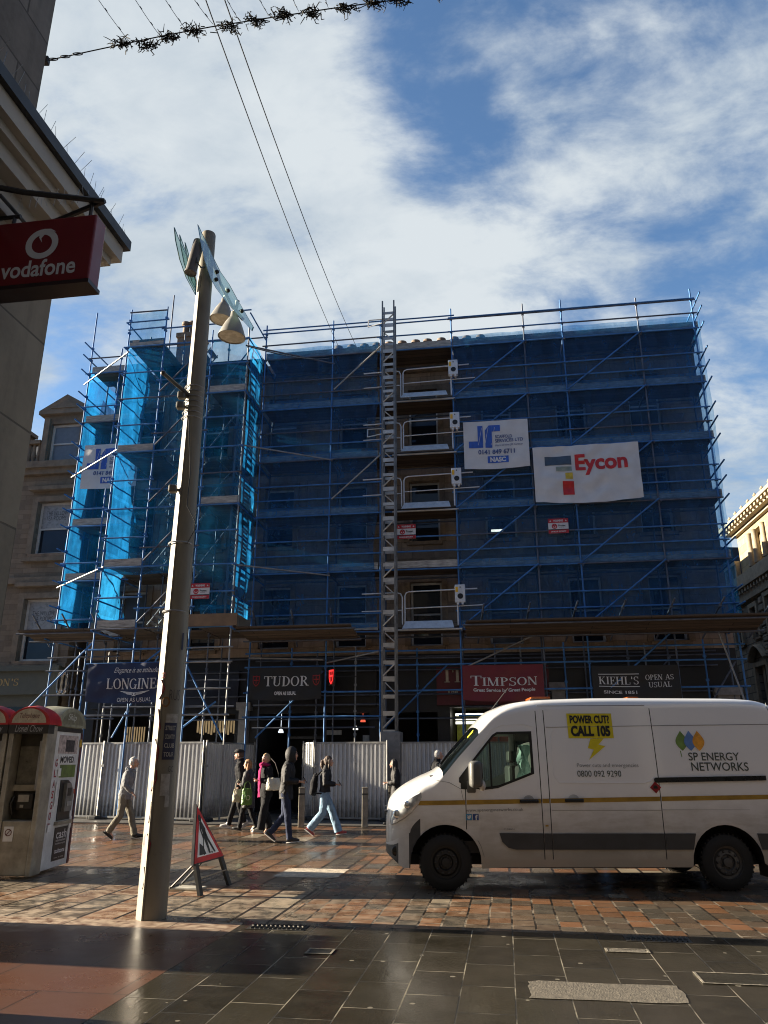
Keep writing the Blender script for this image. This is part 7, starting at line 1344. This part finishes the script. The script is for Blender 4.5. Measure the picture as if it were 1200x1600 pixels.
BLACKC = cloth('black_cloth', (0.013, 0.013, 0.015)); NYLON = cloth('black_nylon', (0.018, 0.018, 0.02), 0.55); GREYH = cloth('grey_marl', (0.21, 0.215, 0.225)); STONEC = cloth('stone_chinos', (0.18, 0.165, 0.13)); CHAR = cloth('charcoal_coat', (0.05, 0.05, 0.055), 0.6); DENIM = cloth('indigo_denim', (0.025, 0.032, 0.06)); BLUEJ = cloth('washed_denim', (0.20, 0.30, 0.40)); MAG = cloth('magenta_wool', (0.30, 0.015, 0.095)); SOLE_W = mat('sole_white', (0.5, 0.48, 0.45), 0.6); SOLE_B = mat('sole_black', (0.015, 0.015, 0.015), 0.7); SHOE_B = mat('shoe_black', (0.015, 0.015, 0.016), 0.5); SHOE_W = mat('shoe_white', (0.45, 0.44, 0.42), 0.6); SHOE_R = mat('shoe_red', (0.33, 0.05, 0.05), 0.6); WHITEH = mat('white_hair', (0.52, 0.50, 0.47), 0.7, bump=0.5, bscale=120); BROWNH = mat('brown_hair', (0.075, 0.045, 0.028), 0.6, bump=0.5, bscale=120); BLONDE = mat('blonde_hair', (0.36, 0.25, 0.13), 0.6, bump=0.5, bscale=120); GINGER = mat('ginger_hair', (0.30, 0.155, 0.06), 0.6, bump=0.5, bscale=120); DARKH = mat('dark_hair', (0.012, 0.010, 0.009), 0.5, bump=0.5, bscale=120)
def step(f, b, lift=0.075):
    """legs (near +y, -y): front then rear, mid stride"""
    return [((f*0.52, 0.505), (f*0.92, 0.105), 0.12), ((-b*0.10, 0.50), (-b*0.98, 0.105+lift), -0.62)]
def sw(l): return [l[1], l[0]]
ARM_SWING = [((-0.10, 0.25, 1.13), (0.02, 0.26, 0.92)), ((0.06, -0.25, 1.14), (0.24, -0.22, 0.98))]
ARM_FRONT = [((0.02, 0.25, 1.14), (0.24, 0.10, 1.12)), ((0.02, -0.25, 1.14), (0.25, -0.08, 1.13))]
ARM_HANG = [((-0.04, 0.25, 1.14), (0.02, 0.27, 0.90)), ((-0.04, -0.25, 1.14), (0.06, -0.27, 0.91))]
person('white haired man in grey hoodie and stone trousers striding right past the hoarding', (-5.72, 18.05), 0, 1.70, step(0.30, 0.27), ARM_SWING, GREYH, STONEC, (SHOE_B, SOLE_B), WHITEH, lean=0.09, hem=0.84, hood_down=GREYH, loose=0.012, sleeve=0.008)
person('tall man in black with a flat cap and white trainers walking left', (-3.62, 20.6), pi, 1.90, sw(step(0.28, 0.16)), ARM_HANG, BLACKC, BLACKC, (SHOE_W, SOLE_W), BROWNH, lean=0.03, hem=0.82, hairstyle='cap', collar=True)
person('ginger haired woman in charcoal coat and black boots carrying two shopping bags', (-3.32, 20.1), pi-0.25, 1.65, step(0.20, 0.20, 0.04), [((0.05, 0.22, 1.13), (0.20, 0.10, 1.13)), ((0.03, -0.22, 1.13), (0.20, -0.16, 1.14))], CHAR, BLACKC, (SHOE_B, SOLE_B), GINGER, lean=0.03, hem=0.56, flare=0.02, hairstyle='bob', fem=True, collar=True, sleeve=0.014)
person('blonde woman in black coat and magenta scarf with a cream shoulder bag', (-2.82, 19.6), pi+0.55, 1.79, step(0.16, 0.16, 0.03), [((0.05, 0.22, 1.13), (0.22, 0.05, 1.15)), ((0.02, -0.25, 1.12), (0.2, -0.08, 1.15))], BLACKC, BLACKC, (mat('shoe_cream', (0.42, 0.38, 0.3), 0.6), SOLE_W), BLONDE, yaw=0.35, lean=0.01, hem=0.78, hairstyle='short', fem=True, loose=0.03, collar=True, sleeve=0.01)
person('man in dark jacket with the hood up looking at a phone, walking right', (-2.05, 17.1), 0, 1.88, sw(step(0.12, 0.30, 0.10)), ARM_FRONT, NYLON, DENIM, (SHOE_B, SOLE_W), DARKH, lean=0.05, hem=0.80, hairstyle='hood', sleeve=0.014, yaw=-0.1)
person('brown haired woman in black jacket and pale wide jeans striding right', (-1.36, 18.8), 0, 1.72, step(0.36, 0.34), ARM_FRONT, NYLON, BLUEJ, (SHOE_R, SOLE_W), BROWNH, lean=0.03, hem=0.90, hairstyle='ponytail', fem=True, loose=0.032, collar=True, sleeve=0.014)
person('dark haired woman in long dark coat beside the hoarding, facing left', (0.32, 21.7), pi, 1.66, step(0.18, 0.16, 0.03), ARM_FRONT, cloth('dark_coat', (0.028, 0.027, 0.028), 0.6), BLACKC, (SHOE_B, SOLE_B), DARKH, lean=0.02, hem=0.50, flare=0.03, hairstyle='long', fem=True, collar=True, sleeve=0.01)
person('white haired man in black jacket seen over the van bonnet', (1.36, 21.6), 0.15, 1.90, step(0.2, 0.2), ARM_SWING, BLACKC, BLACKC, (SHOE_B, SOLE_B), WHITEH, lean=0.05, hem=0.80, collar=True)
# what they carry
def bag(name, loc, rz, sx, sy, sz, m, label, cat, strap=0.2, strapm=None, tap=0.8):
    t = thing(name, loc, rz, label, cat); b = MB(); b.path([(0, 0, 0), (0, 0, 0.02), (0, 0, sz*0.5), (0, 0, sz)], [(sy*0.4, sx*0.44), (sy*0.5, sx*0.5), (sy*0.52, sx*0.5), (sy*0.3*tap, sx*0.5*tap)], 14); bake(b, 0.012, 2, 0.014, 13).build('pouch', m, t, True)
    if strap:
        for y in (-0.03, 0.03): s_ = MB(); s_.path([(-sx*0.3, y, sz*0.95), (-sx*0.22, y*0.6, sz+strap*0.7), (0, y*0.3, sz+strap), (sx*0.22, y*0.6, sz+strap*0.7), (sx*0.3, y, sz*0.95)], (0.009), 6); s_.build('handle', strapm or m, t, True)
    return t
CREAMB = cloth('cream_canvas', (0.42, 0.38, 0.28), 0.7); GREENB = mat('green_plastic', (0.07, 0.165, 0.025), 0.45, var=0.35)
bag('shopping_bag', (-3.56, 19.93, 0.66), 0.2, 0.26, 0.14, 0.30, CREAMB, 'cream canvas bag hanging from the arm of the ginger haired woman', 'bag', 0.22)
gb = bag('shopping_bag', (-3.32, 19.84, 0.60), 0.1, 0.27, 0.15, 0.38, GREENB, 'green shopping bag with a pale ring, carried by the ginger haired woman', 'bag', 0.16)
m = MB()
for q in ring(0.03, 0.17, 0.055, 0.06, 0, 360, 0.018, 0.018, 16): m.poly(q, lambda a, b: (a, -0.088, b))
m.build('emblem', mat('ring_pale', (0.4, 0.45, 0.3), 0.5), gb)
sb = bag('shoulder_bag', (-2.62, 19.32, 0.95), 0.15, 0.36, 0.14, 0.28, mat('cream_leather', (0.48, 0.45, 0.37), 0.5, var=0.12), 'cream shoulder bag at the hip of the woman in the magenta scarf', 'bag', 0.0)
m = MB(); m.path([(0.12, 0.0, 0.25), (0.10, -0.02, 0.40), (0.02, 0.05, 0.62), (-0.08, 0.12, 0.72)], 0.012, 6); m.build('strap', mat('strap_dark', (0.03, 0.025, 0.02), 0.6), sb, True)
sc_ = thing('scarf', (-2.86, 19.56, 0), pi+0.55, 'magenta scarf wound round the blonde woman and hanging in front', 'scarf'); m = MB(); s_ = 1.79/1.76
m.path([Vector((0.025+0.10*cos(a), 0.095*sin(a), 1.50+0.02*sin(2*a)))*s_ for a in [2*pi*k/16 for k in range(17)]], [(0.045, 0.032)]*17, 10); m.path([Vector((0.10, 0.03, 1.5))*s_, Vector((0.165, 0.05, 1.36))*s_, Vector((0.18, 0.07, 1.15))*s_, Vector((0.17, 0.08, 0.78))*s_], [(0.05, 0.02), (0.06, 0.018), (0.065, 0.016), (0.06, 0.012)], 10); bake(m, 0.011, 2, 0.012, 20).build('wrap', MAG, sc_, True)
bp = thing('backpack', (-1.62, 18.8, 0.86), 0, 'black backpack on the back of the woman in pale jeans', 'backpack'); m = MB(); m.path([(-0.02, 0, 0), (-0.01, 0, 0.05), (0, 0, 0.25), (0.04, 0, 0.44), (0.06, 0, 0.48)], [(0.11, 0.06), (0.14, 0.085), (0.14, 0.085), (0.10, 0.06), (0.05, 0.03)], 16); bake(m, 0.012, 3, 0.012, 14).build('pouch', BLACKC, bp, True)
for y in (-0.12, 0.12): m = MB(); m.path([(0.05, y*0.8, 0.42), (0.20, y, 0.54), (0.33, y, 0.46), (0.36, y, 0.25), (0.22, y*1.2, 0.05), (0.05, y, 0.04)], (0.016), 6); m.build('strap', BLACKC, bp, True)
for loc, lab in (((-1.66, 17.1, 1.235), 'dark phone in the hand of the hooded man'), ((-1.02, 18.8, 1.13), 'dark phone in the hand of the woman in pale jeans')): m = MB(); m.rbox(-0.005, 0.005, -0.037, 0.037, -0.07, 0.08, 0.004); o = m.build('phone', mat('phone_black', (0.01, 0.01, 0.012), 0.15), None); o.location = loc; o.rotation_euler = (0, -0.6, 0.2); tag(o, lab, 'phone')
